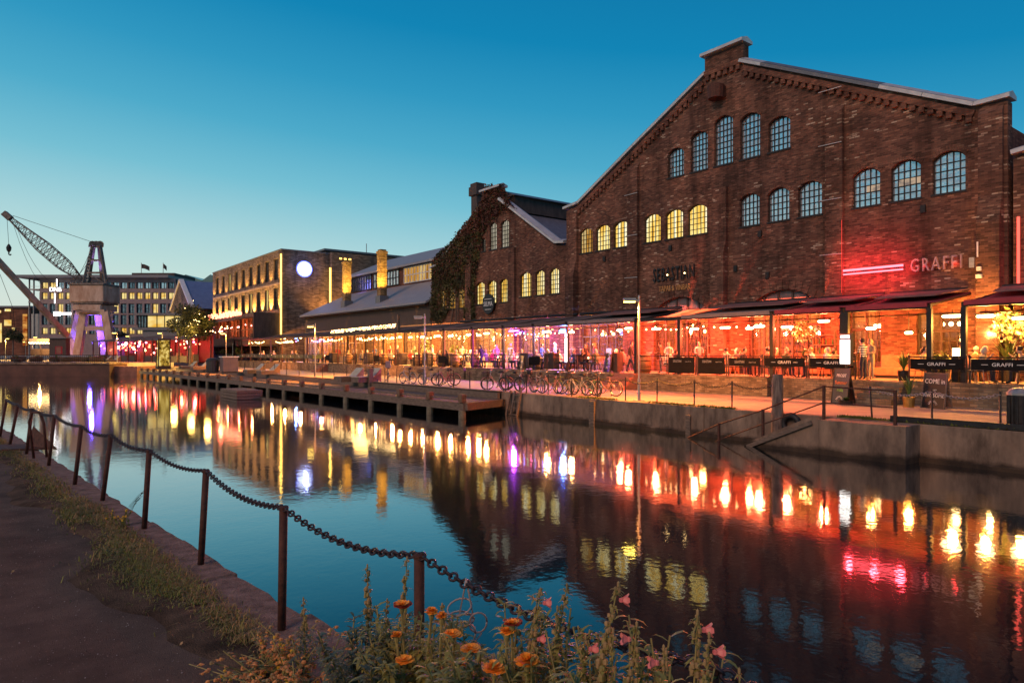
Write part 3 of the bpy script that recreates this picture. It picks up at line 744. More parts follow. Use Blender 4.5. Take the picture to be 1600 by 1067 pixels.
# neon bar and channel letters on the right bay
yv = yx(1320)
neon = thing('neon_bar_sign', 'long glowing red neon tube fixed to the brick right of the middle pier', 'neon sign', (XF-.2, 14.4, 6.5))
y0, y1 = yx(1414), yx(1321)
z0 = zp(417, XF, y0); z1 = zp(427, XF, y1); zz = (z0+z1)/2
o = MB(); o.tube([(XF-.2,y0,zz+.08),(XF-.2,y1,zz+.08)], .05, 8); o.tube([(XF-.2,y0,zz-.10),(XF-.2,y1,zz-.10)], .035, 8); o.build('neon_tube', M['neon_core'], neon)
o = MB(); o.box(XF-.12, XF-.003, y0, y1, zz-.02, zz+.02); o.build('bracket', M['dark'], neon)
o = MB(); o.tube([(XF-.24,yv+.03,5.8),(XF-.24,yv+.03,9.2)], .012, 6); o.build('edge_tube', M['neon'], neon)
light('neon_wash', 'AREA', (XF-.9, (y0+y1)/2, zz-.1), 90, (1,.03,.05), 2.2, None, (XF, (y0+y1)/2, zz-.1)).data.size = 2.4
for yy in (13.2, 14.3, 15.4): light('neon_wash', 'POINT', (XF-.42, yy, zz), 58, (1,.04,.06), .15)
gr = thing('channel_letter_sign', 'row of grey capital letters with red back light reading GRAFFI', 'sign', (XF-.2, 11.9, 6.4))
ys = [1441, 1456, 1470, 1484, 1495.5, 1504]
ya, yb_ = yx(1425), yx(1508)
za = (zp(428, XF, ya) + zp(418, XF, yb_))/2
o = MB(); lettering(o, 'GRAFFI', (XF-.2, (ya+yb_)/2, za+.02), .80, MX, .05, fit=1.95, space=1.3); o.build('letters', mat('letter_face', (.5,.3,.3), .5), gr)
for yy in (11.2, 12.3): light('letter_glow', 'POINT', (XF-.1, yy, za+.25), 3.5, (1,.05,.06), .08)
# dark wall sign of the tapas bar
sg = thing('wall_letter_sign', 'tall thin dark letters high on the brick reading SEBASTIAN above small gold words', 'sign', (XF-.1, 25.5, 7))
ya, yb_ = yx(1023), yx(1086); zl = (zp(440, XF, ya)+zp(435, XF, yb_))/2
o = MB(); lettering(o, 'SEBASTIAN', (XF-.1, (ya+yb_)/2, zl), 1.15, MX, .03, fit=3.0, space=1.2); o.build('letters', M['black'], sg)
o = MB(); lettering(o, 'TAPAS & VINBAR', (XF-.08, yx(1055), zl-.62), .46, MX, .02, fit=2.3); o.build('gold_letters', mat('gold_letters', (.55,.26,.08), .5), sg)
o = MB(); o.ball((XF-.2,yx(1046),zp(430,XF,yx(1046))), .04, 8); o.build('lamp', M['bulb'], sg); o = MB(); o.ball((XF-.2,yx(1073),zp(427,XF,yx(1073))), .04, 8); o.build('lamp', M['bulb'], sg)
# CCTV and junction boxes
y = yx(1527); z = zp(412, XF, y)
bx = thing('camera_boxes', 'white camera and junction boxes fixed to the corner pier', 'camera', (XF-.7, y, z-.8))
o = MB(); o.box(XF-.62, XF-.51, y-.09, y+.09, z-.2, z+.2); o.build('box', M['grey_metal'], bx)
o = MB(); o.box(XF-.62, XF-.51, y-.34, y-.14, z-.65, z-.5); o.build('junction_box', M['white'], bx)
o = MB(); o.box(XF-.62, XF-.51, y-.32, y-.17, z-.35, z-.2); o.build('small_box', M['white'], bx); o = MB(); o.tube([(XF-.6,y-.2,z+.2),(XF-.6,y-.2,z+.8)], .03, 6); o.build('antenna', M['white'], bx)
# ---------------------------------------------------------------- neighbour at the right
nb = thing('brick_workshop', 'next brick workshop at the right edge with red neon outlines', 'building', (XF, 2, ZQ))
o = MB(); o.prism([(9.2,.8),(9.2,10.6),(7.6,10.9),(1.5,15),(-6,10),(-6,.8)], 'x', XF+.05, XF+20); o.build('front_wall', M['brick'], nb)
cope((9.2,10.75),(7.6,10.95), M['coping'], 1.0, par=nb); cope((7.6,10.95),(3,14.1), M['coping'], 1.0, par=nb)
o = MB()
o.tube([(XF-.05,9.0,4.9),(XF-.05,9.0,8.3)], .05, 6); o.tube([(XF-.03,8.38,4.9),(XF-.03,8.38,9.9),(XF-.03,7.6,10.4)], .02, 6); o.build('neon_tube', M['neon'], nb); M['neon_edge'] = emis('red_edge_tube', (1,.10,.07), 2.4); bpy.data.objects['neon_tube.001'].data.materials[0] = M['neon_edge']
o = MB(); o.tube([(XF-.12,8.25,6.35),(XF-.12,6.2,6.35)], .05, 6); o.tube([(XF-.12,8.25,6.2),(XF-.12,6.2,6.2)], .03, 6); o.build('neon_bar', M['neon_core'], nb)
for y in (8.0, 7.0): light('neon_wash', 'POINT', (XF-.5, y, 6.4), 30, (1,.04,.06), .15)
for y in (8.7,): pass
o = MB(); 
for i in range(3): o.box(XF-.0, XF+.048, 2.5+i*2.1, 3.9+i*2.1, 1.95, 4.6)
o.build('door', M['lit_bar'], nb)
M['bulb_rw'] = emis('pinkish_bulb', (1,.32,.28), 15, sample=False)
# ---------------------------------------------------------------- ivy-clad gable hall
sel = thing('ivy_gable_hall', 'smaller brick gable hall with lit arched windows and a tall dark chimney', 'building', (XF, 44.2, ZQ))
SP = [(35.21,.8),(35.21,10.5),(36.2,10.6),(42.9,14.9),(42.9,15.9),(45.4,15.9),(45.4,14.9),(52.2,10.6),(53.3,10.5),(53.3,.8)]
wl = MB(); wl.prism(SP, 'x', XF+.02, XF+.5); front = wl.build('front_wall', M['brick'], sel)
WS = []
def row2(pxs, zsill, tops, rise, nx, nz, glass):
    for i, (a, b) in enumerate(pxs):
        y1, y0 = yx(a), yx(b); zt = tops[i] if isinstance(tops, list) else tops
        WS.append((y0, y1, zsill, zt-rise, rise, nx, nz, glass))
row2([(743,757.5),(761.5,775.5),(780.5,794.5)], 6.95, 8.75, .3, 5, 5, M['lit'])
row2([(812,829.5),(836,851),(858,874)], 7.2, 9.0, .3, 5, 5, M['lit'])
row2([(687,696.5),(700,711),(715,725)], 6.8, 8.5, .3, 5, 5, M['lit2'])
row2([(752,758.5),(764.5,776),(782,795.5)], 11.2, [12.3,13.35,13.3], .3, 5, 6, M['lit_pale'])
GS = [(37.0,40.6,1.92,4.9,0),(42.2,46.4,1.92,5.0,0),(47.9,51.8,1.92,4.9,0)]
c = MB()
for a in WS: c.prism(arch(*a[:5]), 'x', XF-.3, XF+.8)
for a in GS: c.prism(arch(*a), 'x', XF-.3, XF+.8)
cut(front, c)
for a in WS: window(sel, XF+.02, *a, bar=.045)
for k, a in enumerate(GS): shopfront(sel, XF+.02, *a, M['shop_glass']); room(sel, XF, a[0], a[1], 1.91, 5.4, 10+k, (1,.52,.18), 560)
for y in (41.3, 47.15):
    o = MB(); o.box(XF-.2, XF+.017, y-.4, y+.4, .9, 11.0); o.build('pier', M['brick'], sel)
cope((35.25,10.6),(36.2,10.7), M['coping'], 1.0, par=sel); cope((36.2,10.7),(42.85,14.95), M['coping'], 1.0, par=sel)
cope((42.8,16.0),(45.5,16.0), M['coping'], .9, par=sel); cope((45.4,14.95),(52.2,10.7), M['coping'], .7, par=sel); cope((52.2,10.7),(53.4,10.6), M['coping'], .9, par=sel)
o = MB(); o.prism([(35.4,10.2),(44.2,14.9),(53.1,10.2)], 'x', XF+.503, XF+34); o.build('roof', M['slate'], sel)
o = MB(); o.box(XF+4.2, XF+34, 35.4, 53.1, .9, 10.19); o.box(XF+.503, XF+4.19, 52.85, 53.1, .9, 10.19); o.box(XF+.503, XF+4.19, 35.4, 52.84, 6.3, 6.5); o.build('hall_walls', M['brick2'], sel)
o = MB(); o.box(XF+1.2, XF+26, 42.6, 45.8, 14.2, 15.4); o.build('ridge_wall', M['cladding'], sel)
o = MB(); o.prism([(42.3,15.4),(44.2,16.1),(46.1,15.4)], 'x', XF+1.0, XF+26.2); o.build('ridge_roof', M['coping_dark'], sel)
yc = yx(745, 33.5); zt = zp(290, 33.5, yc)
o = MB(); o.box(33.2, 33.9, yc-.42, yc+.42, 10.5, zt-.9); o.box(33.05, 34.05, yc-.58, yc+.58, zt-.9, zt-.15); o.box(33.15, 33.95, yc-.48, yc+.48, zt-.15, zt+.15)
o.box(33.1, 34.0, yc-.52, yc+.52, 10.4, 12.4); o.build('chimney', M['cladding'], sel)
# round black and white pub sign
y = yx(766); z = zp(475, XF, y)
rs = thing('round_pub_sign', 'round black hanging sign with white letters SELMA on the ivy hall', 'sign', (XF-.2, y, z-.8))
o = MB(); vs = [(math.cos(2*pi*i/20)*.8+y, math.sin(2*pi*i/20)*.8+z) for i in range(20)]; o.prism(vs, 'x', XF-.22, XF-.1); o.build('disc', M['black'], rs)
o = MB(); lettering(o, 'SELMA', (XF-.23, y, z-.17), .52, MX, .012, sx=.8); o.box(XF-.24, XF-.222, y-.5, y+.5, z+.36, z+.40); o.box(XF-.24, XF-.222, y-.4, y+.4, z-.46, z-.42); o.build('letters', M['white'], rs)
# ivy: leaf-sized faces over the left half of the front
ipx = [(674,500),(676,408),(690,392),(706,378),(722,352),(735,344),(750,318),(758,302),(759,291),(786,288),(792,305),(806,330),(790,326),(765,343),(752,372),(745,415),(741,440),(741,500),(727,500),(724,470),(716,463),(700,485),(690,505)]
IP = []
for px, py in ipx:
    y = yx(px, XF-.1); IP.append((y, zp(py, XF-.1, y)))
def inside(p, poly):
    r_ = False; n = len(poly)
    for i in range(n):
        (a, b), (c_, d) = poly[i], poly[i-1]
        if (b > p[1]) != (d > p[1]) and p[0] < (c_-a)*(p[1]-b)/(d-b)+a: r_ = not r_
    return r_
M['ivy_g'] = mat('ivy_green', (.075,.07,.018), .7, 0, (.035,.034,.012), .9, space='world')
M['ivy_r'] = mat('ivy_red', (.125,.045,.025), .7, 0, (.06,.022,.015), .9, space='world')
rr = random.Random(21); iv = MB(); cnt = 0
def leafq(mb, c, s, rr, m=0):
    n = Vector((rr.gauss(0,1), rr.gauss(0,1), rr.gauss(0,1))).normalized(); a = n.orthogonal().normalized(); b = n.cross(a)
    c = Vector(c)
    mb.add([c-a*s*.5, c+b*s*.32, c+a*s*.6, c-b*s*.32], [(0,1,2,3)], m)
ymin = min(p[0] for p in IP); ymax = max(p[0] for p in IP); zmin = min(p[1] for p in IP); zmax = max(p[1] for p in IP)
while cnt < 13500:
    p_ = (rr.uniform(ymin-.3,ymax+.3), rr.uniform(zmin-.3,zmax+.3)); q = (p_[0]+rr.gauss(0,.1), p_[1]+rr.gauss(0,.1))
    if not inside(p_, IP): continue
    win = 6.8 < q[1] < 8.5 and 47.2 < q[0] < 52.3
    if win and rr.random() < .72: continue
    th = .10 + .2*(.5+.5*math.sin(p_[0]*1.7+math.sin(p_[1]*1.3)*2))*(.5+.5*math.sin(p_[1]*1.9))
    x = XF - .05 - rr.random()**.6*th*(.4 if win else 1)
    red = rr.random() < (.85 if q[1] > 12.8 else .35 if q[1] > 9.5 else .12)
    leafq(iv, (x,q[0],q[1]), rr.uniform(.13,.28), rr, 1 if red else 0); cnt += 1
ivo = thing('climbing_ivy', 'dense green and reddish ivy covering the left half of the smaller gable', 'climbing plant', (XF-.1, 49, 6))
iv.build('leaves', [M['ivy_g'], M['ivy_r']], ivo, fixn=False)
s = MB()
for i in range(5):
    y = 47.2+i*1.1; pts = [(XF-.06,y,2.2)]
    for k in range(8): pts.append((XF-.07, pts[-1][1]+rr.uniform(-.35,.3), 2.2+(k+1)*1.0))
    s.tube(pts, .04, 5)
s.build('stems', M['wood'], ivo)
# ---------------------------------------------------------------- long low hall with clerestory
lh = thing('low_hall', 'long low hall with two grey roofs, clerestory windows and gold lit chimneys', 'building', (XF, 69, ZQ))
yA, yB = 53.5, 84.2
o = MB(); o.box(XF+.03, XF+26, yA, yB, .9, 7.55); low = o.build('wall', M['cladding'], lh)
o = MB(); o.prism([(XF-.5,7.45),(XF-.5,7.65),(38.1,10.72),(38.1,10.5)], 'y', yA, yB+.4); o.build('lower_roof', M['roofgrey'], lh)
o = MB(); o.prism([(XF+.03,7.552),(38,10.5),(38,7.552)], 'y', yA+.02, yB-.02); o.box(38.02, 58, yA+.02, yB-.02, 7.552, 12.75); o.build('upper_wall', M['brick2'], lh)
o = MB(); o.prism([(37.5,12.72),(37.5,12.95),(44,15.75),(58,9),(44,15.4)], 'y', yA-.6, yB+.5); o.build('upper_roof', M['roofgrey'], lh)
yw = [(54.2,62.3),(63.0,69.2),(70.5,77),(77.6,83.8)]
for i, (a, b) in enumerate(yw):
    o = MB(); n = 9
    for k in range(n+1):
        y = a+(b-a)*k/n; o.box(37.9, 38.018, y-.04, y+.04, 10.9, 12.6)
    for z in (10.9, 11.75, 12.6): o.box(37.9, 38.018, a, b, z-.05, z+.05)
    f = o.build('clerestory_window', M['white'] if i < 2 else M['dark'], lh)
    g = MB(); g.quad((37.98,a,10.9),(37.98,b,10.9),(37.98,b,12.6),(37.98,a,12.6)); g.build('pane', [M['glass_pale'],M['lit2'],M['glass_pale'],M['glass_dark']][i], f)
o = MB(); o.tube([(XF-.5,yA,7.4),(XF-.5,yB+.4,7.4)], .09, 6); o.build('gutter', M['dark'], lh)
light('clerestory_glow', 'AREA', (37.2, 80, 11.6), 50, (.25,.22,1), 1.5, None, (38,80,11.8))
M['chim'] = brick('yellowish_brick', [(0,(.2,.12,.05)),(.5,(.38,.24,.1)),(1,(.55,.38,.18))], (.2,.14,.07), dirt=.3, bump=1.0)
for k, (px, yt) in enumerate(((541.5,407.5),(596.5,391))):
    y = yx(px, 33.2); zt = zp(yt, 33.2, y)
    o = MB(); o.box(32.85, 33.6, y-.4, y+.4, 9.0, zt-.45); o.box(32.78, 33.67, y-.47, y+.47, zt-.45, zt-.12); o.box(32.9, 33.55, y-.35, y+.35, zt-.12, zt+.05)
    ch = o.build('chimney', M['chim'], lh)
    o = MB(); o.box(32.72, 33.73, y-.53, y+.53, 7.6, 8.98); o.build('chimney_foot', M['coping_dark'], ch)
    for dx, dy in ((-1.5,-.1),(-.1,-1.6),(-1.3,-1.3)):
        light('chimney_uplight', 'SPOT', (33.2+dx, y+dy, 8.7), 2600, (1,.58,.10), .08, None, (33.2+dx*.25, y+dy*.25, 12.4), 60)
ns = [yA+1+i*4.2 for i in range(8)]
# ---------------------------------------------------------------- hotel block with the lit disc
ht = thing('brick_hotel', 'four storey grey brown brick hotel with gold lit window piers and a round white disc', 'building', (36, 110, ZQ))
zh = 17.0
o = MB(); o.box(XF, 46, 92.7, 127.9, .9, zh); hw = o.build('wall', M['brick_hotel'], ht)
c = MB(); HW = []
n = 9
for r_, (z0, z1) in enumerate(((13.05,16.0),(8.95,12.0))):
    for i in range(n):
        y0 = 94.1 + i*3.75; c.box(XF-.5, XF+.35, y0, y0+1.75, z0, z1); HW.append((y0, y0+1.75, z0, z1))
c.box(XF-.5, XF+.5, 94, 126, 3.5, 8.2)
cut(hw, c)
for y0, y1, z0, z1 in HW:
    o = MB(); x = XF+.2
    for a, b in ((y0,y0+.14),(y1-.14,y1),((y0+y1)/2-.05,(y0+y1)/2+.05)): o.box(x-.06, x+.06, a, b, z0, z1)
    o.box(x-.06, x+.06, y0, y1, z0, z0+.12); o.box(x-.06, x+.06, y0, y1, z1-.12, z1)
    f = o.build('window', M['iron'], ht)
    o = MB(); o.quad((x+.05,y0,z0),(x+.05,y1,z0),(x+.05,y1,z1),(x+.05,y0,z1)); o.build('pane', M['lit_office'] if RND.random() < .3 else M['glass_dark'], f)
for z in (12.5,):
    o = MB(); o.box(XF-.06, XF-.003, 92.9, 127.7, z-.14, z+.14); o.build('band', M['pinkgrey'], ht)
o = MB(); o.box(XF-.05, 46.05, 92.6, 128, zh, zh+.15); o.build('parapet', M['coping_dark'], ht)
o = MB(); o.tube([(XF-.08,92.62,4.8),(XF-.08,92.62,16.4)], .11, 5); o.build('light_strip', M['strip'], ht)
for i in range(n+1):
    y = 93.1 + i*3.75
    for z in (8.75, 12.75):
        light('pier_uplight', 'SPOT', (XF-.5, y, z), 4200 if z < 9 else 520, (1,.52,.10), .1, None, (XF+.1, y, z+2.6), 90)
# disc
y = 92.55; px = 475.5
bdisc = math.atan((px-800)/F)+AL; xd = y*math.tan(bdisc); zd = zp(420.5, xd, y)
dl = thing('lit_disc', 'large glowing white disc with blue rim on the hotel gable wall', 'light', (xd, y, zd-1))
rd = 11.3/F*(xd*SA+y*CA)
o = MB(); o.prism([(xd+rd*math.cos(2*pi*i/28), zd+rd*math.sin(2*pi*i/28)) for i in range(28)], 'y', y-.1, y); o.build('disc', M['disc'], dl)
o = MB(); o.ring((xd,y-.03,zd), rd+.06, .07, Matrix.Rotation(pi/2,3,'X'), 28, 5); o.build('rim', M['disc_rim'], dl)
light('disc_glow', 'POINT', (xd, y-.7, zd), 160, (.3,.35,1), .3)
# warm wash on the gable side
light('gable_wash', 'SPOT', (39.5, 91.0, 6.5), 5000, (1,.45,.12), .3, None, (37.5,92.7,14), 90)
# second tower and roof plant
tw = thing('brick_tower', 'plain brown brick stair tower beside the hotel gable', 'building', (42, 88, ZQ))
xa, xb = 38.9, 46.0; yt = 92.0
o = MB(); o.box(xa, xb+6, yt, 100, .9, zp(394, xa, yt)); o.build('wall', M['brick_hotel'], tw)
o = MB()
for i in range(3): o.box(xa-.04+1.2+i*.7, xa+1.5+i*.7, yt-.06, yt-.003, 16.3, 16.5)
o.build('lamp', M['strip'], tw)
o = MB(); o.box(xa-.22, xa-.05, yt+.1, yt+.3, 9.5, 15); o.build('light_strip', M['strip'], tw)
rp = thing('roof_plant', 'dark plant rooms on the roofs behind the brick tower', 'building', (50, 105, 14))
o = MB(); o.box(43, 70, 104, 118, 1, 19.2); o.build('wall', M['cladding'], rp)
o = MB(); o.box(42.6, 70, 103.6, 118.4, 19.2, 19.5); o.tube([(50,104,19.4),(50,104,21)], .06, 5); o.build('roof', M['coping_dark'], rp)
# first floor restaurant under the hotel, with its neon script
rt = thing('hotel_balcony', 'red lit first floor restaurant balcony with dark awning below the hotel windows', 'balcony', (30, 110, 4))
o = MB(); o.box(XF-4.2, XF-.01, 93.4, 127, 3.9, 4.1); o.build('floor', M['dark'], rt)
o = MB(); o.prism([(XF-4.6,7.5),(XF-4.6,7.7),(XF-.01,8.5),(XF-.01,8.3)], 'y', 98, 127.5); o.build('awning', M['fabric_brown'], rt)
o = MB(); o.box(XF-4.2, XF-4.1, 93.4, 127, 4.1, 5.1); o.build('parapet', M['cladding'], rt)
o = MB(); o.box(XF-3.6, XF-.01, 93.0, 93.3, 4.1, 8.4); o.build('screen', M['cladding'], rt)
for y in (97.5,103,109,115,121,126.8):
    o = MB(); o.box(XF-4.1, XF-3.95, y-.08, y+.08, 4.1, 7.6); o.build('post', M['rust'], rt)
o = MB(); o.quad((XF+.4,94,3.5),(XF+.4,126,3.5),(XF+.4,126,8.2),(XF+.4,94,8.2)); o.build('back_wall', M['room_wall'], rt)
rq = random.Random(14)
for i in range(17):
    o = MB(); y = 94.2+i*1.98; o.box(XF+.22, XF+.34, y-.07, y+.07, 4.1, 8.2); o.build('mullion', M['dark'], rt)
o = MB(); o.box(XF+.2, XF+.36, 94, 126, 6.5, 6.65); o.build('transom', M['dark'], rt)
for i in range(24):
    o = MB(); o.ball((XF-rq.uniform(.6,3.6), rq.uniform(95,126), rq.uniform(6.2,7.3)), rq.uniform(.06,.11), 6); o.build('bulb', M['bulb_rw'] if rq.random() < .5 else M['bulb'], rt)
for i in range(14):
    o = MB(); y = rq.uniform(95,126); x = XF-rq.uniform(.8,3.2); o.box(x-.3,x+.3,y-.4,y+.4,4.1,4.1+rq.uniform(.8,1.6)); o.build('planter', M['cladding'], rt)
for y in (98,104,110,116,122): light('balcony_glow', 'POINT', (XF-2.2, y, 7.0), 400, (1,.2,.06), .15)
ns_ = thing('neon_script_sign', 'orange red neon script sign along the hotel above the balcony', 'neon sign', (XF-4.3, 103, 8))
o = MB(); rr = random.Random(4)
y = 96.0
while y < 113:
    a = rr.uniform(.5,.95); h_ = rr.uniform(.5,.95)
    kd = rr.randrange(3); x = XF-4.3
    if kd == 0: pts = [(x,y+a,8.1),(x,y+a*.8,8.1+h_),(x,y+a*.3,8.1+h_*.9),(x,y,8.1)]
    elif kd == 1: pts = [(x,y+a*(.5+.45*math.cos(q*pi/4)),8.1+h_*(.45+.4*math.sin(q*pi/4))) for q in range(9)]
    else: pts = [(x,y+a,8.9),(x,y+a,8.1),(x,y+a*.5,8.05),(x,y+a*.1,8.3),(x,y+a*.05,8.8)]
    o.tube(pts, .07, 5); y += a + .22
o.build('tube', emis('neon_script', (1,.22,.12), 6, sample=False), ns_)
o = MB(); o.beam((XF-4.2,96,8.0),(XF-4.2,113.2,8.0), .08); o.build('rail', M['dark'], ns_)
light('script_glow', 'POINT', (XF-4.9, 104, 8.4), 160, (1,.12,.06), .3)
# ---------------------------------------------------------------- helpers for the buildings across the canal end
class CB(MB):
    """collects boxes in a frame turned square to the canal's end: a = across, b = away, z"""
    def __init__(s, D): super().__init__(); s.D = D
    def bx(s, a0, a1, b0, b1, z0, z1, m=0):
        n0 = len(s.v); s.box(a0, a1, b0, b1, z0, z1, m)
        for i in range(n0, len(s.v)): s.v[i] = RV*s.v[i].x + FV*s.v[i].y + UP*s.v[i].z
        return s
    def px(s, p0, p1, q0, q1, dep=.3, off=0., m=0):
        k = s.D/F; return s.bx((p0-800)*k, (p1-800)*k, s.D+off, s.D+off+dep, EYE+(YH-q1)*k, EYE+(YH-q0)*k, m)
def at(px, py, D): return RV*((px-800)/F*D) + FV*D + UP*(EYE+(YH-py)/F*D)
# office block at the canal end
D = 150.
of = thing('office_block', 'wide five storey office block with a grid of windows behind the crane', 'building', at(165,551,D))
o = CB(D); o.px(60, 276, 437, 556, 14, .5); o.build('core', M['cladding'], of)
o = CB(D); o.px(32, 268, 430.5, 435, 16, -1.5); o.build('roof', M['coping_dark'], of)
o = CB(D); o.px(194, 262, 424, 430.4, 10, 3); o.build('penthouse', M['cladding'], of)
o = CB(D)
rows = [(441,451),(457,467.5),(474.5,489.5),(492,507.5),(512,522)]
bands = [(435.1,440.9),(451.1,456.9),(467.6,474.4),(489.6,491.9),(507.6,511.9),(522.1,556)]
for a, b in bands: o.px(62, 274, a, b, .5, 0)
for i in range(18):
    x = 63.5+12.35*i
    for a, b in rows[1:]: o.px(x-1.6, x+1.6, a, b, .55, -.06)
    o.px(x-.8, x+.8, *rows[0], .4, .05)
o.build('facade_grid', M['pinkgrey'], of)
rr = random.Random(9)
for k, (a, b) in enumerate(rows):
    for i in range(17):
        x = 63.5+12.35*i
        lit = (k == 1 and i not in (8,)) or (k == 0 and i in (0,1)) or (k == 4 and rr.random() < .6) or (k == 2 and rr.random() < .12) or (k == 3 and rr.random() < .08)
        f = CB(D); f.px(x+1.7, x+10.6, a+.1, a+.7, .1, .25); f.px(x+1.7, x+10.6, b-.7, b-.1, .1, .25)
        f.px(x+1.7, x+2.3, a+.7, b-.7, .1, .25); f.px(x+10.0, x+10.6, a+.7, b-.7, .1, .25); f.px(x+6.6, x+7.1, a+.7, b-.7, .1, .25)
        w_ = f.build('window', M['dark'], of)
        g = CB(D); g.px(x+2, x+10.3, a+.4, b-.4, .05, .36)
        g.build('pane', M['lit_office'] if lit else (M['glass_pale'] if k == 0 and rr.random() < .6 else M['glass_dark']), w_)
o = CB(D)
for x in (45, 52): o.px(x-.4, x+.4, 435, 556, .4, 0)
for q in (452,472): o.px(44, 61, q-.8, q+.8, 3, 0); o.px(44, 61, q-4.6, q-4.2, .1, 0)
o.px(44, 61, 490, 556, 8, 1); o.build('balcony', M['grey_metal'], of)
for k, px in enumerate((197.5, 233)):
    fl = thing('roof_flag', 'small drooping flag on the office roof, ' + ('left of the two' if k == 0 else 'right of the two'), 'flag', at(px,424,D), 'flags on the office roof')
    o = CB(D); o.px(px-.4, px+.4, 405, 424.2, .1, 6); o.build('pole', M['grey_metal'], fl)
    o = MB(); p0 = at(px, 407, D) + FV*6; n0 = 6
    vs = []
    for i in range(n0+1):
        for j in range(2): vs.append(p0 + RV*(.1+.16*i*(1.8 if k == 0 else .7)) + FV*(.15*math.sin(i*1.4)) - UP*(.1*i*i/ n0 + j*1.0))
    o.add(vs, [(2*i,2*i+1,2*i+3,2*i+2) for i in range(n0)]); o.build('cloth', M['cladding'], fl, fixn=False)
# bank sign: letters, upright light bars
bs_ = thing('bank_sign', 'white lit letters DNB with an upright light bar on the office front', 'sign', at(84,470,D))
o = MB(); lettering(o, 'DNB', at(86.5,455.3,D-2.2), 1.25, MC, .06); o.build('letters', M['sign_cold'], bs_)
o = CB(D-2); o.px(87.9, 88.9, 436, 447.5, .15, 0); o.px(84.7, 85.7, 457.5, 474, .15, 0); o.build('light_bar', M['sign_cold'], bs_)
wd = thing('white_wall_sign', 'bright white lit horizontal sign low on the office front', 'sign', at(97,490,D))
o = CB(D-2); o.px(83.5, 94, 487, 493.5, .2, 0); o.px(95, 110.5, 488.2, 491.8, .2, 0); o.build('light_box', M['sign_cold'], wd)
# glass roofed shopping hall
gh = thing('glass_roofed_hall', 'low pitched glass roofs of a hall behind the office block', 'building', at(310,551,170))
o = MB(); D2 = 172
def pl(*pts): return [at(*p, D2) for p in pts]
for a, b in ((262,318),(312,345)):
    A = [at(a,441,D2), at((a+b)/2,429,D2), at(b,439,D2), at(b,460,D2), at(a,460,D2)]
    o.add(A + [p + FV*30 for p in A], [(0,1,2,3,4),(9,8,7,6,5),(0,5,6,1),(1,6,7,2),(2,7,8,3),(4,9,5,0)])
o.build('glass_roof', mat('green_glass', (.16,.24,.22), .2, .2), gh)
# little gabled brick house with blue roof
gb = thing('gabled_brick_house', 'old brick gable house with blue grey roof behind the tree', 'building', (29, 140, 1.6))
o = MB(); o.prism([(131,1.2),(131,11.2),(139,16.3),(147.5,11.2),(147.5,1.2)], 'x', 29, 29.5); o.build('gable_wall', M['brick_hotel'], gb)
o = MB(); o.box(29.51, 56, 131.1, 147.4, 1.2, 11.2); o.build('wall', M['brick2'], gb)
o = MB(); o.prism([(130.4,10.9),(139,16.5),(148,10.9)], 'x', 29.55, 56); o.build('roof', M['roofblue'], gb)
o = MB(); o.beam((29.2,130.3,11.0),(29.2,139.05,16.65), .8, .3); o.beam((29.2,139.05,16.65),(29.2,148,11.0), .8, .3); o.build('verge', M['white'], gb)
for y in (134, 138.2, 142):
    o = MB(); o.box(28.94, 28.998, y, y+1.5, 9.2, 12); o.build('window', M['glass_dark'], gb)
for y in (132.5, 136.8, 141, 145): light('gable_uplight', 'SPOT', (28.3, y, 8.0), 900, (1,.55,.15), .1, None, (29.4, y, 13), 80)
# two storey lit pavilion and red terrace at the canal end
pv = thing('glazed_pavilion', 'glazed upper room with yellow light above the red lit terrace', 'building', at(240,551,108))
D3 = 108
o = CB(D3); o.px(214, 300, 493, 515, 5, .2); o.build('wall', M['cladding'], pv)
o = CB(D3); o.px(211, 300, 489.5, 492.8, 6.5, -.6); o.px(211, 300, 512.2, 516, 1.2, -.9); o.px(226, 290, 516, 527, .6, -.5); o.build('roof', M['coping_dark'], pv)
for i, (a, b) in enumerate(((216,219.5),(220.5,224),(225,228.5),(231,245),(246,257),(258,272),(273,296))):
    o = CB(D3)
    o.px(a-.5, a, 493, 511, .1, -.1); o.px(b, b+.5, 493, 511, .1, -.1); w_ = o.build('window', M['iron'], pv)
    o = CB(D3); o.px(a, b, 494, 511, .1, .02); o.build('pane', M['lit_office'] if i > 2 else M['glass_dark'], w_)
rtr = thing('red_lit_terrace', 'row of red lit canopies with dark posts at the far end of the quay', 'canopy', at(230,551,100))
pA, pB = at(181, 551, 116), at(333, 551, 96)
dv = (pB-pA); dv.z = 0; nv_ = Vector((dv.y,-dv.x,0)).normalized()
if nv_.dot(FV) > 0: nv_ = -nv_
def T(tt, off, z): 
    p = pA + dv*tt + nv_*off; return Vector((p.x, p.y, z))
zr = 1.65
o = MB(); vs = [T(0,0,5.6),T(1,0,5.6),T(1,3.6,4.9),T(0,3.6,4.9)]; o.add(vs+[v-UP*.14 for v in vs], [(0,1,2,3),(7,6,5,4),(2,6,7,3),(0,4,5,1),(1,5,6,2),(3,7,4,0)]); o.build('canopy', M['fabric_brown'], rtr)
o = MB(); vs = [T(-.02,-.05,zr),T(1.0,-.05,zr),T(1.0,-.05,5.5),T(-.02,-.05,5.5)]; o.quad(*vs); o.build('back_wall', mat('dark_red_panel', (.13,.04,.035), .7), rtr)
for i in range(10):
    o = MB(); a = T(i/9*.98, .03, zr); o.box(a.x-.07,a.x+.07,a.y-.07,a.y+.07,zr,5.5); o.build('mullion', M['dark'], rtr)
for i in range(13):
    o = MB(); a = T(i/12,3.5,zr-.1); o.box(a.x-.09, a.x+.09, a.y-.09, a.y+.09, a.z, 5.0); o.build('post', M['dark'], rtr)
o = MB()
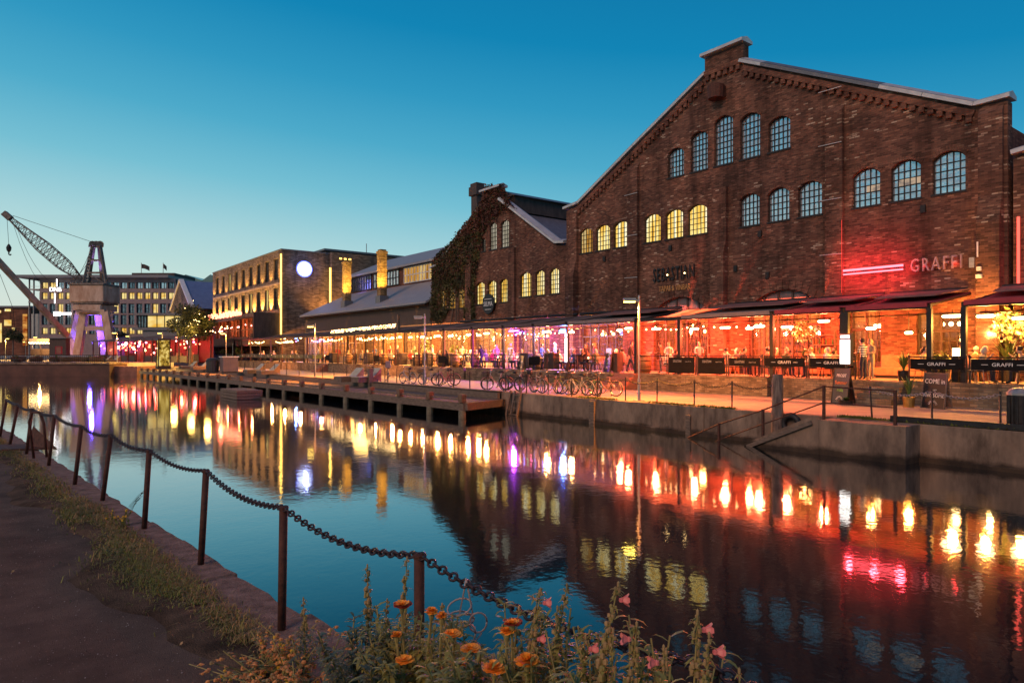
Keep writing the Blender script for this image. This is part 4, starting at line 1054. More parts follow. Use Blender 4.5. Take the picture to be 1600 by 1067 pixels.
for i in range(12):
    if i in (6,): continue
    o = MB(); o.beam(T(i/12+.01,3.55,2.1), T((i+1)/12-.01,3.55,2.1), .06, .9); o.build('screen', M['cladding'] if i % 3 else M['pinkgrey'], rtr)
rr = random.Random(31)
for i in range(96):
    o = MB(); p_ = T(rr.random()*.98, rr.uniform(.3,3.3), rr.gauss(4.15,.5)); o.ball(p_, rr.uniform(.07,.17), 6)
    o.build('bulb', M['bulb_r'] if rr.random() < .5 else M['bulb_rw'] if rr.random() < .65 else M['bulb_p'] if rr.random() < .5 else M['bulb'], rtr)
for i in range(22):
    o = MB(); p_ = T(rr.random()*.96, rr.uniform(.6,3.0), zr); h_ = rr.uniform(.9,1.7); o.box(p_.x-.3,p_.x+.3,p_.y-.3,p_.y+.3,zr,zr+h_); o.build('cabinet', M['cladding'] if rr.random() < .5 else M['sandstone'], rtr)
for i in range(8): light('terrace_glow', 'POINT', T(.10+i*.122, 1.8, 4.0), 330, (1,.05,.03), .2)
# dark brick flats at the far left
lf = thing('dark_flats', 'dark brick flats with an orange lit stair at the left edge', 'building', at(15,551,180))
D4 = 180
o = CB(D4); o.px(-60, 48, 481, 556, 14, 0); o.build('wall', M['brick2'], lf)
o = CB(D4); o.px(-60, 50, 478, 480.9, 16, -.5); o.build('roof', M['coping_dark'], lf)
o = CB(D4); o.px(37, 43, 491, 540, .3, -.4); o.build('stair_glass', emis('orange_stair', (1,.35,.08), .75, ((.4,.4,.9), [(.4,(.35,.06,.01)),(.6,(1,.5,.12))]), sample=False), lf)
for k, (a, b, c_, d_) in enumerate(((8,18,500,509),(-3,3,505,535),(-6,2,485,489),(9,17,483,486.5),(20,24,512,516))):
    o = CB(D4); o.px(a, b, c_, d_, .3, -.35); o.build('window', M['lit_office'] if k != 3 else M['lit'], lf)
o = CB(D4); o.px(26, 58, 492, 556, 10, 3); o.build('stair_block', M['pinkgrey'], lf)
# ---------------------------------------------------------------- harbour crane
D5 = 115.; k5 = D5/F
O5 = at(146, 551, D5)
def C(px, py, dd=0.):
    k_ = (D5+dd)/F; return RV*((px-800)*k_) + FV*(D5+dd) + UP*(EYE+(YH-py)*k_)
cr = thing('harbour_crane', 'old harbour crane with purple lit gantry legs, rusty cabin and lattice jib', 'crane', (O5.x, O5.y, 1.62))
legs = [((121,555,-3),(131.5,488,-2)),((176.5,555,-3),(165,488,-2)),((110,553.5,3),(125,488,2)),((163.5,553.5,3),(154,488,2))]
for (a, b) in legs:
    o = MB(); o.beam(C(*a), C(*b), 1.15, .75, up=FV); o.build('leg', M['crane'], cr)
def lerp(i, t_): 
    a, b = legs[i]; return C(*a).lerp(C(*b), t_)
o = MB()
for i, j in ((0,1),(2,3),(0,2),(1,3)): o.beam(lerp(i,.62), lerp(j,.62), .5, .7)
o.build('cross_beam', M['crane'], cr)
o = MB()
for i, j in ((0,1),(2,3),(0,2),(1,3)): o.beam(lerp(i,1.0), lerp(j,1.0), .8, .9)
q = [C(124,487,-3),C(170,487,-3),C(170,487,3),C(124,487,3)]
o.beam(C(147,487,-2.8), C(147,487,2.8), 5.2, .3); o.build('portal_top', M['crane'], cr)
def cbox(p0, p1, q0, q1, d0, d1): return CB(D5).px(p0, p1, q0, q1, d1-d0, d0)
cbox(127,171,477.5,486.2,-2.4,2.4).build('platform', M['crane'], cr, bevel=.15)
o = MB(); c_ = C(148,477.4); o.lathe([(2.1,-.1),(2.1,.35),(1.6,.4)], c_, 16); o.build('slewing_ring', M['crane_dark'], cr)
o = CB(D5); o.px(122.2, 175, 447, 473.5, 4.8, -2.4); o.build('machine_house', M['crane'], cr, bevel=.12)
o = CB(D5); o.px(121.4, 175.8, 444.6, 447.2, 5.2, -2.6); o.px(124,173,473.6,476, 4.4,-2.2); o.build('house_roof', M['crane_dark'], cr)
tl = [((130,444.5,-1.6),(144.5,384,-.6)),((166.5,444.5,-1.6),(156.5,384,-.6)),((138,444.5,1.8),(147,384,.6)),((160,444.5,1.8),(154.5,384,.6))]
for a, b in tl:
    o = MB(); o.beam(C(*a), C(*b), .42, .42); o.build('tower_leg', M['crane_dark'], cr)
def tlp(i, t_):
    a, b = tl[i]; return C(*a).lerp(C(*b), t_)
o = MB()
for t_ in (.3, .62, .97):
    for i, j in ((0,1),(2,3),(0,2),(1,3)): o.beam(tlp(i,t_), tlp(j,t_), .26, .3)
o.beam(tlp(0,.3), tlp(1,.0), .12); o.build('tower_brace', M['crane_dark'], cr)
o = MB(); 
for dx in (-6,0,6): o.tube([C(150.5+dx,381.5,-.5), C(150.5+dx,381.5,.5)], .55, 10)
o.box(*[x for pr in ((C(150,384).x-1,C(150,384).x+1),(C(150,384).y-1,C(150,384).y+1),(C(150,384).z-.2,C(150,384).z+.15)) for x in pr])
o.build('head_sheave', M['crane_dark'], cr)
o = MB()
for dz in range(11): o.beam(C(134+dz*.55,443-dz*5.4,-1.7), C(137.5+dz*.45,443-dz*5.4,-1.7), .08)
o.build('ladder', M['grey_metal'], cr)
# jib
jb, jtip = C(127, 437, -.2), C(15.5, 341, -3)
dj = (jtip-jb).normalized(); sdj = dj.cross(UP).normalized(); upj = sdj.cross(dj)
o = MB(); ch = {}
NB = 22; Lj = (jtip-jb).length
def jp(i, s_, u_):
    tt = i/NB; w_ = .35 + 1.0*min(1, tt*4, (1-tt)*2.2); return jb + dj*Lj*tt + sdj*s_*w_*.6 + upj*u_*w_*.72
for s_ in (-1,1):
    for u_ in (-1,1):
        for i in range(NB): o.beam(jp(i,s_,u_), jp(i+1,s_,u_), .13)
for i in range(NB):
    for s_ in (-1,1): o.beam(jp(i,s_,-1 if i%2 else 1), jp(i+1,s_,1 if i%2 else -1), .07)
    for u_ in (-1,1): o.beam(jp(i,-1 if i%2 else 1,u_), jp(i+1,1 if i%2 else -1,u_), .07)
    o.beam(jp(i,-1,-1), jp(i,-1,1), .06); o.beam(jp(i,1,-1), jp(i,1,1), .06)
o.build('jib', M['crane_dark'], cr)
o = MB(); o.rbox(jtip+dj*.5, (1.0,1.3,.9), Matrix((sdj,dj,upj)).transposed()); o.build('jib_head', M['crane_dark'], cr)
o = MB()
o.tube([jtip+upj*.6, C(146,379,-.4)], .045, 4); o.tube([jtip+dj*.6, C(13.8,384,-3.2)], .04, 4)
def sag(a, b, s_, n=12): return [a.lerp(b, i/n) - UP*s_*4*(i/n)*(1-i/n) for i in range(n+1)]
o.tube(sag(C(20,348,-3), C(143,388,-.5), 9.5), .035, 4); o.tube(sag(C(24,350,-3), C(143,400,-.5), 7.2), .035, 4)
o.build('cable', M['dark'], cr)
o = MB(); p_ = C(13.8,384,-3.2); o.lathe([(.08,-1.1),(.3,-.8),(.38,-.3),(.2,.1),(.06,.3)], p_, 8); o.tube([p_-UP*1.0, p_-UP*1.4, p_-UP*1.55+RV*.2, p_-UP*1.4+RV*.38], .1, 6); o.build('hook_block', M['dark'], cr)
sp = CB(D5); 
o = MB(); 
ctr = C(171.5, 551, 2.6)
for i in range(40):
    a = i*.55; z = 1.7+i*.2; o.beam((ctr.x,ctr.y,z), (ctr.x+.75*math.cos(a),ctr.y+.75*math.sin(a),z), .35, .06)
o.tube([(ctr.x,ctr.y,1.6),(ctr.x,ctr.y,10.4)], .12, 6); o.tube([(ctr.x+.75*math.cos(i*.55),ctr.y+.75*math.sin(i*.55),2.7+i*.2) for i in range(40)], .05, 4)
o.build('spiral_stair', M['grey_metal'], cr)
PUR = (.10,.055,1.)
for i, (a, b) in enumerate(legs):
    base = C(*a); top = C(*b); inward = (C(143,551,0)-base); inward.z = 0; inward.normalize()
    light('leg_light', 'SPOT', base+inward*1.3+UP*.6-FV*.9, 3000, PUR, .15, None, top, 50)
light('portal_light', 'POINT', C(143, 500, 0), 1500, PUR, .3); light('portal_light', 'POINT', C(140, 535, .5), 1800, PUR, .3)
light('tower_light', 'SPOT', C(152, 442, 0), 3500, (.45,.3,1), .2, None, C(151,385,0), 60); light('stair_light', 'POINT', ctr+UP*5-FV*1.4, 120, PUR, .2)
# ---------------------------------------------------------------- second boom, shed, footbridge
bo = thing('steel_boom', 'heavy brown steel boom slanting up over the left edge', 'boom', at(104,545,100))
o = MB(); o.beam(at(-24,385,94), at(105,525,106), .6, .75); o.build('boom', M['crane'], bo)
o = MB(); o.tube([at(-24,395,94)+UP*2.5, at(20,470,98)-UP*1.0, at(24,520,99)], .04, 4); o.build('stay_cable', M['dark'], bo)

sh = thing('dark_shed', 'black boarded shed below the slanting steel boom', 'shed', at(92,551,106))
o = CB(106); o.px(77, 103, 529, 556, 1.0, 0); o.build('wall', M['cladding'], sh)
o = CB(106); o.px(76, 106, 527.5, 528.9, 1.5, -.3); o.build('roof', M['coping_dark'], sh)
fm = thing('orange_frame', 'small red framed stand in front of the dark shed', 'stand', at(91,556,101))
o = CB(101); o.px(86, 87.2, 541, 553, .2, 0); o.px(94.8, 96, 541, 553, .2, 0); o.px(86, 96, 541, 542.2, .2, 0); o.px(86,96,552,553,.2,0); o.build('frame', M['fabric_red'], fm)
k_ = CB(101); k_.px(87.4, 94.6, 542.5, 551.5, .1, .05); k_.build('board', M['sandstone'], fm)
br = thing('footbridge', 'low steel footbridge across the far end of the canal', 'bridge', at(80,580,87))
DB = 87.
o = CB(DB); o.px(-40, 171, 569.5, 588.2, 4, 0); o.build('deck', mat('bridge_steel', (.13,.06,.042), .7, .1, (.07,.035,.026), .6), br)
o = CB(DB); o.px(-40, 172, 566.6, 569.4, 4.4, -.15); o.build('edge_slab', M['concrete'], br)
o = CB(DB)
for i in range(66): o.px(-38+i*3.2, -37.6+i*3.2, 555, 566.5, .04, 0)
o.px(-40, 172, 554.4, 555.2, .06, -.01); o.px(-40, 172, 560.4, 560.8, .05, -.01); o.build('railing', M['dark'], br)
ab = CB(DB+1); ab.px(166, 214, 572.5, 591, 5, 0); tag(ab.build('bridge_abutment', M['sandstone']), 'sloping red stone abutment between footbridge and jetty', 'abutment')
# ---------------------------------------------------------------- street lamps
def lamp_post(X, Y, z, label, on=True, h=4.05, side=1):
    o = thing('street_lamp', label, 'street lamp', (X, Y, z), 'slim lamp posts along the quay')
    p_ = MB(); p_.tube([(X,Y,z),(X,Y,z+.9)], .065, 8); p_.tube([(X,Y,z+.9),(X,Y,z+h+.22)], .042, 8); p_.box(X-.16,X+.16,Y-.16,Y+.16,z,z+.03); p_.build('pole', M['grey_metal'], o)
    a = -RV*.62*side
    hd = MB(); q = Vector((X,Y,z+h)); hd.beam(q, q+a, .22, .07); hd.rbox(q+a*.62+UP*.06, (.5,.22,.08), Matrix.Rotation(-AL,3,'Z')); hd.build('head', M['grey_metal'], o)
    gl_ = MB(); gl_.rbox(q+a*.62-UP*.052, (.44,.17,.035), Matrix.Rotation(-AL,3,'Z')); gl_.build('lamp', M['lamp'] if on else M['white'], o)
    return o, q+a*.62-UP*.14
for i, (X, Y, lb, on) in enumerate(((20.95,18.7,'lit lamp post at the right end of the bicycle row',1),(20.9,35.6,'unlit pale lamp post beside the left bicycle group',0),(20.9,52.7,'lit lamp post right of two wooden loungers',1),(20.9,78.0,'lit lamp post beside the dark litter bin',1))):
    o, q = lamp_post(X, Y, ZQ, lb, on)
    if on: light('lamp_light', 'SPOT', q, 6000, (1,.31,.04), .12, None, q-UP+Vector((.35,0,0)), 150, .5)
for px, pyt, pyb, lb in ((183,520,568,'lit lamp post right of the crane legs'),(51.5,520.5,558,'lit lamp post left of the dark shed'),(8.5,523,557,'lit lamp post by the left edge trees'),(95,524,551,'lit lamp post standing against the dark shed'),(254,518.5,566,'lit lamp post behind the glowing glass column'),(40,527,553,'short lit lamp post below the orange stair'),(203,520,560,'lit lamp post in front of the red canopies')):
    d_ = 4.05/((pyb-pyt)/F); p_ = at(px, 551, d_)
    o, q = lamp_post(p_.x, p_.y, 1.62 if d_ > 88 else ZQ, lb, 1, 4.0, side=-1 if px in (51.5,8.5) else 1)
    if px in (183, 254, 51.5, 8.5): light('lamp_light', 'SPOT', q, 5000, (1,.62,.12), .12, None, q-UP, 150, .5)
# ---------------------------------------------------------------- chained posts on the far quay
ys = [6.2,7.8,9.4,12.6,14.15,15.75,17.5,19.15,20.75,22.35,23.95,25.55,27.2,28.8,30.4,32,33.6,35.3,37,38.6,40.2,41.9,44,46.2,48.4,50.6,52.2,55.5,58.5,61.5,64.5,67.5,70.5,74,77.5]
for i, y in enumerate(ys):
    x = XQ + .24
    o = MB(); lean = .06 if abs(y-9.4) < .1 else 0
    o.tube([(x,y,ZQ),(x,y+lean,ZQ+.92)], .026, 6); o.ball((x,y+lean,ZQ+.93), .034, 6)
    tag(o.build('chain_post', M['dark']), f'thin dark chain post on the far quay edge, {nth(i)} counting from the right end', 'post', 'thin posts along the far quay')
for i in range(len(ys)-1):
    if i in (2,): continue
    if ys[i] > 26: break
    x = XQ+.24; L = ys[i+1]-ys[i]
    o = MB(); n = 14
    pts = [(x,ys[i]+L*k/n,ZQ+.88-.15*4*(k/n)*(1-k/n)) for k in range(n+1)]
    if i < 8:
        for k in range(int(L/.07)):
            tt = (k+.5)/int(L/.07); o.ring((x,ys[i]+L*tt,ZQ+.88-.15*4*tt*(1-tt)), .036, .011, Matrix.Rotation(pi/2*(k%2),3,'Y') @ Matrix.Rotation(0,3,'Z'), 6, 4, sy=1.4)
    else: o.tube(pts, .014, 5)
    tag(o.build('chain', M['rope'] if i in (0,1) else M['dark']), f'sagging chain between far quay posts, {nth(i)} span from the right', 'chain', 'chains along the far quay')
# ---------------------------------------------------------------- bicycles
M['tyre'] = mat('tyre_rubber', (.02,.02,.02), .8); M['chrome'] = mat('bright_metal', (.6,.58,.55), .25, .9)
M['bike_a'] = mat('bike_paint', (.03,.035,.04), .35)
def make_bike(step=False, basket=False, child=False):
    root = thing('bicycle', 'x', 'bicycle', (0,0,0), 'bicycles parked along the quay')
    for x in (-.53, .53):
        c = Vector((x,0,.345)); rot = Matrix.Rotation(pi/2,3,'X')
        w_ = MB(); w_.ring(c, .325, .021, rot, 24, 6); wh = w_.build('wheel', M['tyre'], root, smooth=True)
        r_ = MB(); r_.ring(c, .295, .012, rot, 24, 4); r_.build('rim', M['chrome'], wh)
        s_ = MB()
        for k in range(12):
            a = 2*pi*k/12; s_.beam(c+Vector((0,.02*(1 if k%2 else -1),0)), c+Vector((math.cos(a)*.29,0,math.sin(a)*.29)), .004)
        s_.tube([c-Vector((0,.05,0)), c+Vector((0,.05,0))], .022, 6); s_.build('spokes', M['chrome'], wh)
        m_ = MB(); pts = [c+Vector((math.cos(a)*.36,0,math.sin(a)*.36)) for a in [pi*(.05+.9*q/8) + (.2 if x > 0 else .0) for q in range(9)]]
        for p_, q_ in zip(pts, pts[1:]): m_.beam(p_, q_, .05, .006, up=Vector((0,1,0)))
        m_.build('mudguard', M['bike_a'], root)
    bb = Vector((-.08,0,.29)); st_ = Vector((-.2,0,.78)); hd = Vector((.36,0,.86)); hl = Vector((.40,0,.68)); rw = Vector((-.53,0,.345)); fw = Vector((.53,0,.345))
    f = MB()
    f.tube([bb, st_+Vector((-.02,0,.06))], .016, 6); f.tube([bb, hl], .02, 6)
    if step: f.tube([bb+Vector((-.05,0,.22)), Vector((.12,0,.45)), hd-Vector((0,0,.06))], .017, 6)
    else: f.tube([st_-Vector((0,0,.03)), hd-Vector((0,0,.05))], .017, 6)
    f.tube([hd, hl], .021, 6)
    for s in (-.045,.045):
        f.tube([bb+Vector((0,s*.5,0)), rw+Vector((0,s,0))], .010, 5); f.tube([st_+Vector((0,s*.4,-.06)), rw+Vector((0,s,0))], .009, 5); f.tube([hl+Vector((0,s*.7,-.03)), fw+Vector((0,s,0))], .011, 5)
    f.build('frame', M['bike_a'], root)
    h = MB(); tp = hd+Vector((-.03,0,.16)); h.tube([hd, tp], .013, 6); h.tube([tp+Vector((-.12,-.29,.02)), tp+Vector((.02,-.2,.03)), tp, tp+Vector((.02,.2,.03)), tp+Vector((-.12,.29,.02))], .012, 6); h.build('handlebar', M['chrome'], root)
    s = MB(); s.tube([st_, st_+Vector((-.03,0,.14))], .013, 6); s.build('seat_post', M['chrome'], root)
    s = MB(); s.tube([(-.36,0,.945),(-.27,0,.955),(-.14,0,.945),(-.04,0,.93)], [.07,.075,.045,.022], 8); s.build('saddle', M['black'], root, smooth=True)
    p_ = MB(); p_.ring(bb+Vector((0,.05,0)), .085, .008, Matrix.Rotation(pi/2,3,'X'), 16, 4); p_.beam(bb+Vector((0,.07,0)), bb+Vector((.12,.07,-.13)), .02); p_.beam(bb-Vector((0,.07,0)), bb+Vector((-.12,-.07,.13)), .02); p_.box(.0,.1,.07,.17,.14,.17); p_.box(-.25,-.15,-.17,-.07,.40,.43); p_.build('pedals', M['dark'], root)
    k = MB()
    for s_ in (-.06,.06): k.beam((-.75,s_,.74),(-.3,s_,.74), .012); k.beam((-.53,s_,.36),(-.62,s_,.74), .01)
    for q in range(4): k.beam((-.74+q*.14,-.06,.74),(-.74+q*.14,.06,.74), .01)
    k.build('rack', M['dark'], root)
    if basket:
        b = MB()
        for z in (.72,.8,.9,.98):
            w2 = .14+.03*(z-.72)/.26; q = [(.5-.02,-w2,z),(.8,-w2,z),(.8,w2,z),(.48,w2,z)]
            for i in range(4): b.beam(q[i], q[(i+1)%4], .012)
        for i in range(6):
            for y in (-.16,.16): b.beam((.5+.058*i,y*.9,.72),(.5+.06*i,y,.98), .01)
        for i in range(5): b.beam((.8,-.14+.07*i,.72),(.8,-.16+.08*i,.98), .01); b.beam((.49,-.14+.07*i,.72),(.49,-.16+.08*i,.98), .01); b.beam((.49,-.14+.07*i,.72),(.8,-.14+.07*i,.72), .01)
        b.build('basket', M['dark'], root)
    if child:
        b = MB(); b.rbox((-.6,0,.98), (.3,.3,.06), Matrix.Identity(3)); b.rbox((-.76,0,1.18), (.06,.32,.46), Matrix.Rotation(-.15,3,'Y')); b.rbox((-.6,.17,1.06), (.26,.03,.16), Matrix.Identity(3)); b.rbox((-.6,-.17,1.06), (.26,.03,.16), Matrix.Identity(3)); b.build('child_seat', mat('child_seat_shell', (.22,.22,.24), .5), root, bevel=.02)
    return root
paints = [M['bike_a']] + [mat('bike_paint', c, .35) for c in ((.30,.06,.05),(.36,.34,.32),(.04,.09,.13),(.28,.25,.05),(.08,.16,.09),(.42,.2,.18))]
protos = [make_bike(), make_bike(True, True), make_bike(True), make_bike(child=True)]
used = set()
# (px, py of the ground point, turn, prototype, paint, words)
bl = [(578,594,.25,0,0,'black bicycle with its front wheel by the timber post'),(606,597,-.5,3,3,'dark bicycle with a grey child seat'),(632,599.5,.15,0,2,'silver bicycle beside the child seat bicycle'),(662,602,.3,1,2,'pale step-through bicycle with basket in the left group'),(684,604,.1,0,1,'red bicycle at the right end of the left group'),(697,602,.9,2,6,'pink step-through bicycle turned away behind the red one'),
      (762,610,1.35,1,1,'bicycle with basket seen nearly end-on, first of the right group'),(776,609.5,1.1,2,2,'step-through bicycle turned away beside the end-on one'),(800,611,.2,0,0,'black bicycle between two step-through ones'),(822,612,.1,2,3,'dark blue step-through bicycle in the middle of the row'),(842,614,-.35,0,2,'silver bicycle leaning over in the middle of the row'),(862,615,.35,2,0,'black step-through bicycle beside the leaning silver one'),
      (884,616,.05,0,4,'yellowish bicycle lit by the street lamp'),(903,618,.2,1,0,'black bicycle with wire basket near the lamp post'),(924,618.5,-.2,0,5,'green bicycle near the lamp post'),(946,619,.25,2,4,'pale yellow step-through bicycle right beside the lamp post')]
for px, py, rz, k, pt, lb in bl:
    g_ = gp(px, py, ZQ); g_.x = max(g_.x, XQ+.75)
    b = protos[k]
    if k in used: b = dup(b, g_, pi/2+rz, lb)
    else: used.add(k); b.location = g_; b.rotation_euler = (0,0,pi/2+rz); b['label'] = lb
    b.rotation_euler[0] = RND.uniform(-.09,.09)
    if pt: remat(b, M['bike_a'], paints[pt])
# bicycle stands
for i in range(8):
    y = 21.5+i*.95; o = MB(); x = 21.9
    o.tube([(x-.35,y,ZQ),(x-.35,y,ZQ+.7),(x-.25,y,ZQ+.78),(x+.25,y,ZQ+.78),(x+.35,y,ZQ+.7),(x+.35,y,ZQ)], .024, 6)
    tag(o.build('bicycle_stand', M['dark']), f'dark hoop bicycle stand in the right bicycle row, {nth(i)} from the right', 'bicycle stand', 'hoop stands among the bicycles')
# ---------------------------------------------------------------- loungers
def make_lounger():
    root = thing('sun_lounger', 'x', 'lounger', (0,0,0), 'slatted loungers along the quay')
    o = MB(); o.box(-.95,.75,-.42,.42,.0,.36); o.build('base', M['wood'], root, bevel=.01)
    o = MB(); o.prism([(.35,.36),(.98,0),(.98,.88),(.9,.92)], 'y', .40, .44); o.prism([(.35,.36),(.98,0),(.98,.88),(.9,.92)], 'y', -.44, -.40); o.build('side_panel', M['wood_warm'], root)
    o = MB()
    for i in range(9): o.box(-.97+.145*i,-.85+.145*i,-.44,.44,.365,.40)
    o.build('seat', M['wood_pale'], root)
    o = MB()
    for i in range(7):
        tt = i/6; x = .37+.56*tt; z = .42+.50*tt; o.rbox((x,0,z), (.11,.84,.03), Matrix.Rotation(-math.atan2(.5,.56),3,'Y'))
    o.build('backrest', M['wood_pale'], root)
    return root
lp = make_lounger()
L_ = [(545,596,0,'wooden lounger at the left of the pair beside the bicycles',0),(572,597,0,'wooden lounger with reddish side beside the bicycles',1),(397,583.5,0,'left lounger of the pair between pink box and lamp post',0),(419,585,0,'right lounger of the pair between pink box and lamp post',0),(294,576.5,0,'left lounger of the pair beside the dark litter bin',0),(312,577.5,0,'right lounger of the pair beside the dark litter bin',0),(163,566,0,'left lounger of the farthest pair by the crane',0),(176,566,0,'right lounger of the farthest pair by the crane',0)]
for i, (px, py, rz, lb, red) in enumerate(L_):
    z = ZQ if px > 200 else 1.62
    g_ = gp(px, py, z)
    o = lp if i == 0 else dup(lp, g_, 0, lb)
    o.location = g_; o.rotation_euler = (0,0,.2); o['label'] = lb; o.scale = (.95,.95,.95)
    if red: remat(o, M['wood_warm'], M['sandstone'])
# ---------------------------------------------------------------- bins, utility box, lit column, light boxes
def bin_(X, Y, z, lb, r_=.42, h=1.35, m='bin'):
    o = thing('litter_bin', lb, 'bin', (X,Y,z)); b = MB(); b.lathe([(r_*.9,0),(r_*.95,.1),(r_,h*.8)], (X,Y,z), 16); 
    for k in range(16):
        a = 2*pi*k/16; b.box(X+math.cos(a)*r_-.02, X+math.cos(a)*r_+.02, Y+math.sin(a)*r_-.02, Y+math.sin(a)*r_+.02, z+.05, z+h*.8)
    b.build('body', M[m], o); b = MB(); b.lathe([(r_*1.1,h*.8+.003),(r_*1.12,h*.86),(r_*.8,h*.97),(r_*.3,h)], (X,Y,z), 16); b.build('lid', M[m] if h > 1.2 else M['grey_metal'], o)
g_ = gp(332, 582.5, ZQ); bin_(g_.x, g_.y, ZQ, 'dark round litter bin beside the pink utility box', .55, 1.45)
g_ = gp(1596, 657, ZQ); bin_(21.9, 6.1, ZQ, 'dark slatted litter bin with pale lid at the right edge', .30, 1.02, 'dark')
ub = thing('utility_box', 'pinkish metal utility box with vertical ribs behind the jetty', 'cabinet', gp(358,582.5,ZQ))
c = gp(358,582.5,ZQ); o = MB(); o.box(c.x-.7,c.x+.7,c.y-.55,c.y+.55,ZQ+.12,ZQ+1.5)
for i in range(9): o.box(c.x-.73,c.x-.702,c.y-.52+i*.125,c.y-.47+i*.125,ZQ+.2,ZQ+1.4); o.box(c.x-.66+i*.16,c.x-.61+i*.16,c.y-.58,c.y-.552,ZQ+.2,ZQ+1.4)
o.build('body', M['pinkgrey'], ub); o = MB(); o.box(c.x-.78,c.x+.78,c.y-.62,c.y+.62,ZQ+1.502,ZQ+1.6); o.build('lid', M['white'], ub)
o = MB(); o.box(c.x-.6,c.x+.6,c.y-.45,c.y+.45,ZQ,ZQ+.118); o.build('plinth', M['dark'], ub)
kc = gp(255, 577, ZQ)
kk = thing('glass_column', 'glowing glass display column with warm lights beside the quay', 'display column', kc)
o = MB(); 
for sx_ in (-.62,.62):
    for sy_ in (-.62,.62): o.box(kc.x+sx_-.05,kc.x+sx_+.05,kc.y+sy_-.05,kc.y+sy_+.05,ZQ,ZQ+3.4)
o.box(kc.x-.7,kc.x+.7,kc.y-.7,kc.y+.7,ZQ+3.4,ZQ+3.6); o.box(kc.x-.7,kc.x+.7,kc.y-.7,kc.y+.7,ZQ,ZQ+.4); o.build('frame', M['dark'], kk)
o = MB(); o.box(kc.x-.55,kc.x+.55,kc.y-.55,kc.y+.55,ZQ+.42,ZQ+3.38); o.build('glass', emis('column_glow', (1,.7,.15), .8, ((2.2,2.2,1.8), [(.38,(.06,.04,.01)),(.5,(.55,.32,.04)),(.6,(1,.75,.22))])), kk)
def lightbox(X, Y, z, w, h, lb, ry=0, split=True):
    o = thing('light_box', lb, 'menu light box', (X,Y,z)); R_ = Matrix.Rotation(ry,3,'Z')
    b = MB(); b.rbox((X,Y,z+h/2), (.12,w+.08,h+.08), R_); b.rbox((X,Y,z-.35), (.07,.07,.7), R_); b.build('case', M['black'], o)
    b = MB(); P_ = Vector((X,Y,z)) + R_ @ Vector((-.066,0,0))
    b.rbox(P_+UP*(h*.43), (.01,w,h*.80), R_); b.build('screen', M['sign_white'], o)
    b = MB(); b.rbox(P_+UP*(h*.93), (.01,w*.9,h*.1), R_); b.build('header', M['sign_white'], o)
    b = MB(); rr = random.Random(int(Y*10)); R2 = R_
    for i in range(9):
        for s_ in (-1,1): b.rbox(P_+UP*(h*(.10+.077*i)) + R_@Vector((-.008,s_*w*.22,0)), (.004,w*rr.uniform(.15,.34),.018), R_)
    b.build('menu_lines', M['cladding'], o)
    return o
yl = yx(1322.5, XT-.35); lightbox(XT-.35, yl, ZT+.62, .62, 1.2, 'white lit menu box with small print behind the striped guests', -.5)
yl = yx(886, XT-.25); lightbox(XT-.25, yl, ZT+.5, .6, 1.75, 'tall white light box between the bicycles and the blue lamp', -.5)
yl = yx(365.5, XT-.3); lightbox(XT-.3, yl, ZT+.25, 1.0, 2.6, 'tall white light box far along the quay above the pink utility box', -.5)
# ---------------------------------------------------------------- chalk boards, pots
def aboard(X, Y, z, w, h, lb, lines, board='black', face=-.45, tilt=.12):
    o = thing('chalk_board', lb, 'chalk board', (X,Y,z)); R_ = Matrix.Rotation(face,3,'Z') @ Matrix.Rotation(tilt,3,'Y')
    b = MB(); b.rbox(Vector((X,Y,z+h/2)), (.03,w,h), R_); b.build('board', M[board] if isinstance(board, str) else board, o)
    b = MB()
    for s_ in (-1,1): b.rbox(Vector((X,Y,z+h/2))+R_@Vector((-.004,s_*(w/2+.015),0)), (.05,.035,h+.07), R_); b.rbox(Vector((X,Y,z+h/2))+R_@Vector((-.004,0,s_*(h/2+.015))), (.05,w,.035), R_)
    R3 = Matrix.Rotation(face,3,'Z') @ Matrix.Rotation(-tilt*1.6,3,'Y')
    b.rbox(Vector((X,Y,z+h*.46))+R3@Vector((.22,0,0)), (.03,w*.9,h*.9), R3); b.build('frame', M['wood'] if board == 'black' else M['dark'], o)
    T_ = Matrix.Translation(Vector((X,Y,z+h/2))) @ R_.to_4x4() @ Matrix(((0,0,-1,-.022),(-1,0,0,0),(0,1,0,0),(0,0,0,1)))
    mats_ = []
    b = MB()
    for s, dy, size, mi in lines:
        me = text_me(s, size, .003); b.mesh(me, T_ @ Matrix.Translation((0,dy,0)), mi); bpy.data.meshes.remove(me)
    chalk = [M['white'], mat('orange_chalk', (.7,.2,.05), .8), mat('green_chalk', (.2,.45,.08), .8)]
    # a ray of chalk strokes
    for k in range(9):
        a = pi*(.1+.8*k/8); p_ = T_ @ Vector((math.cos(a)*.13, -h*.42+math.sin(a)*.13, .002)); q_ = T_ @ Vector((math.cos(a)*.21, -h*.42+math.sin(a)*.19, .002)); b.beam(p_, q_, .012)
    b.build('chalk_writing', chalk, o)
ab = aboard; boardblue = mat('blue_slate_board', (.045,.055,.07), .7)
X_ = 25.95; y = yx(1314, X_); aboard(X_, y, ZQ+.0, .85, 1.32, 'blue chalk board with coloured writing and flower tub at its foot', [('PROSIT', .36, .17, 0), ('Summer', .08, .2, 1), ('rolls', -.2, .2, 2)], boardblue)
X_ = 26.3; y = yx(1460, X_); aboard(X_, y, ZQ+.0, .95, 1.22, 'black chalk board with white writing beside the potted yucca', [('COME in', .26, .23, 0), ('we are', .02, .08, 0), ('AWESOME', -.22, .19, 0)])
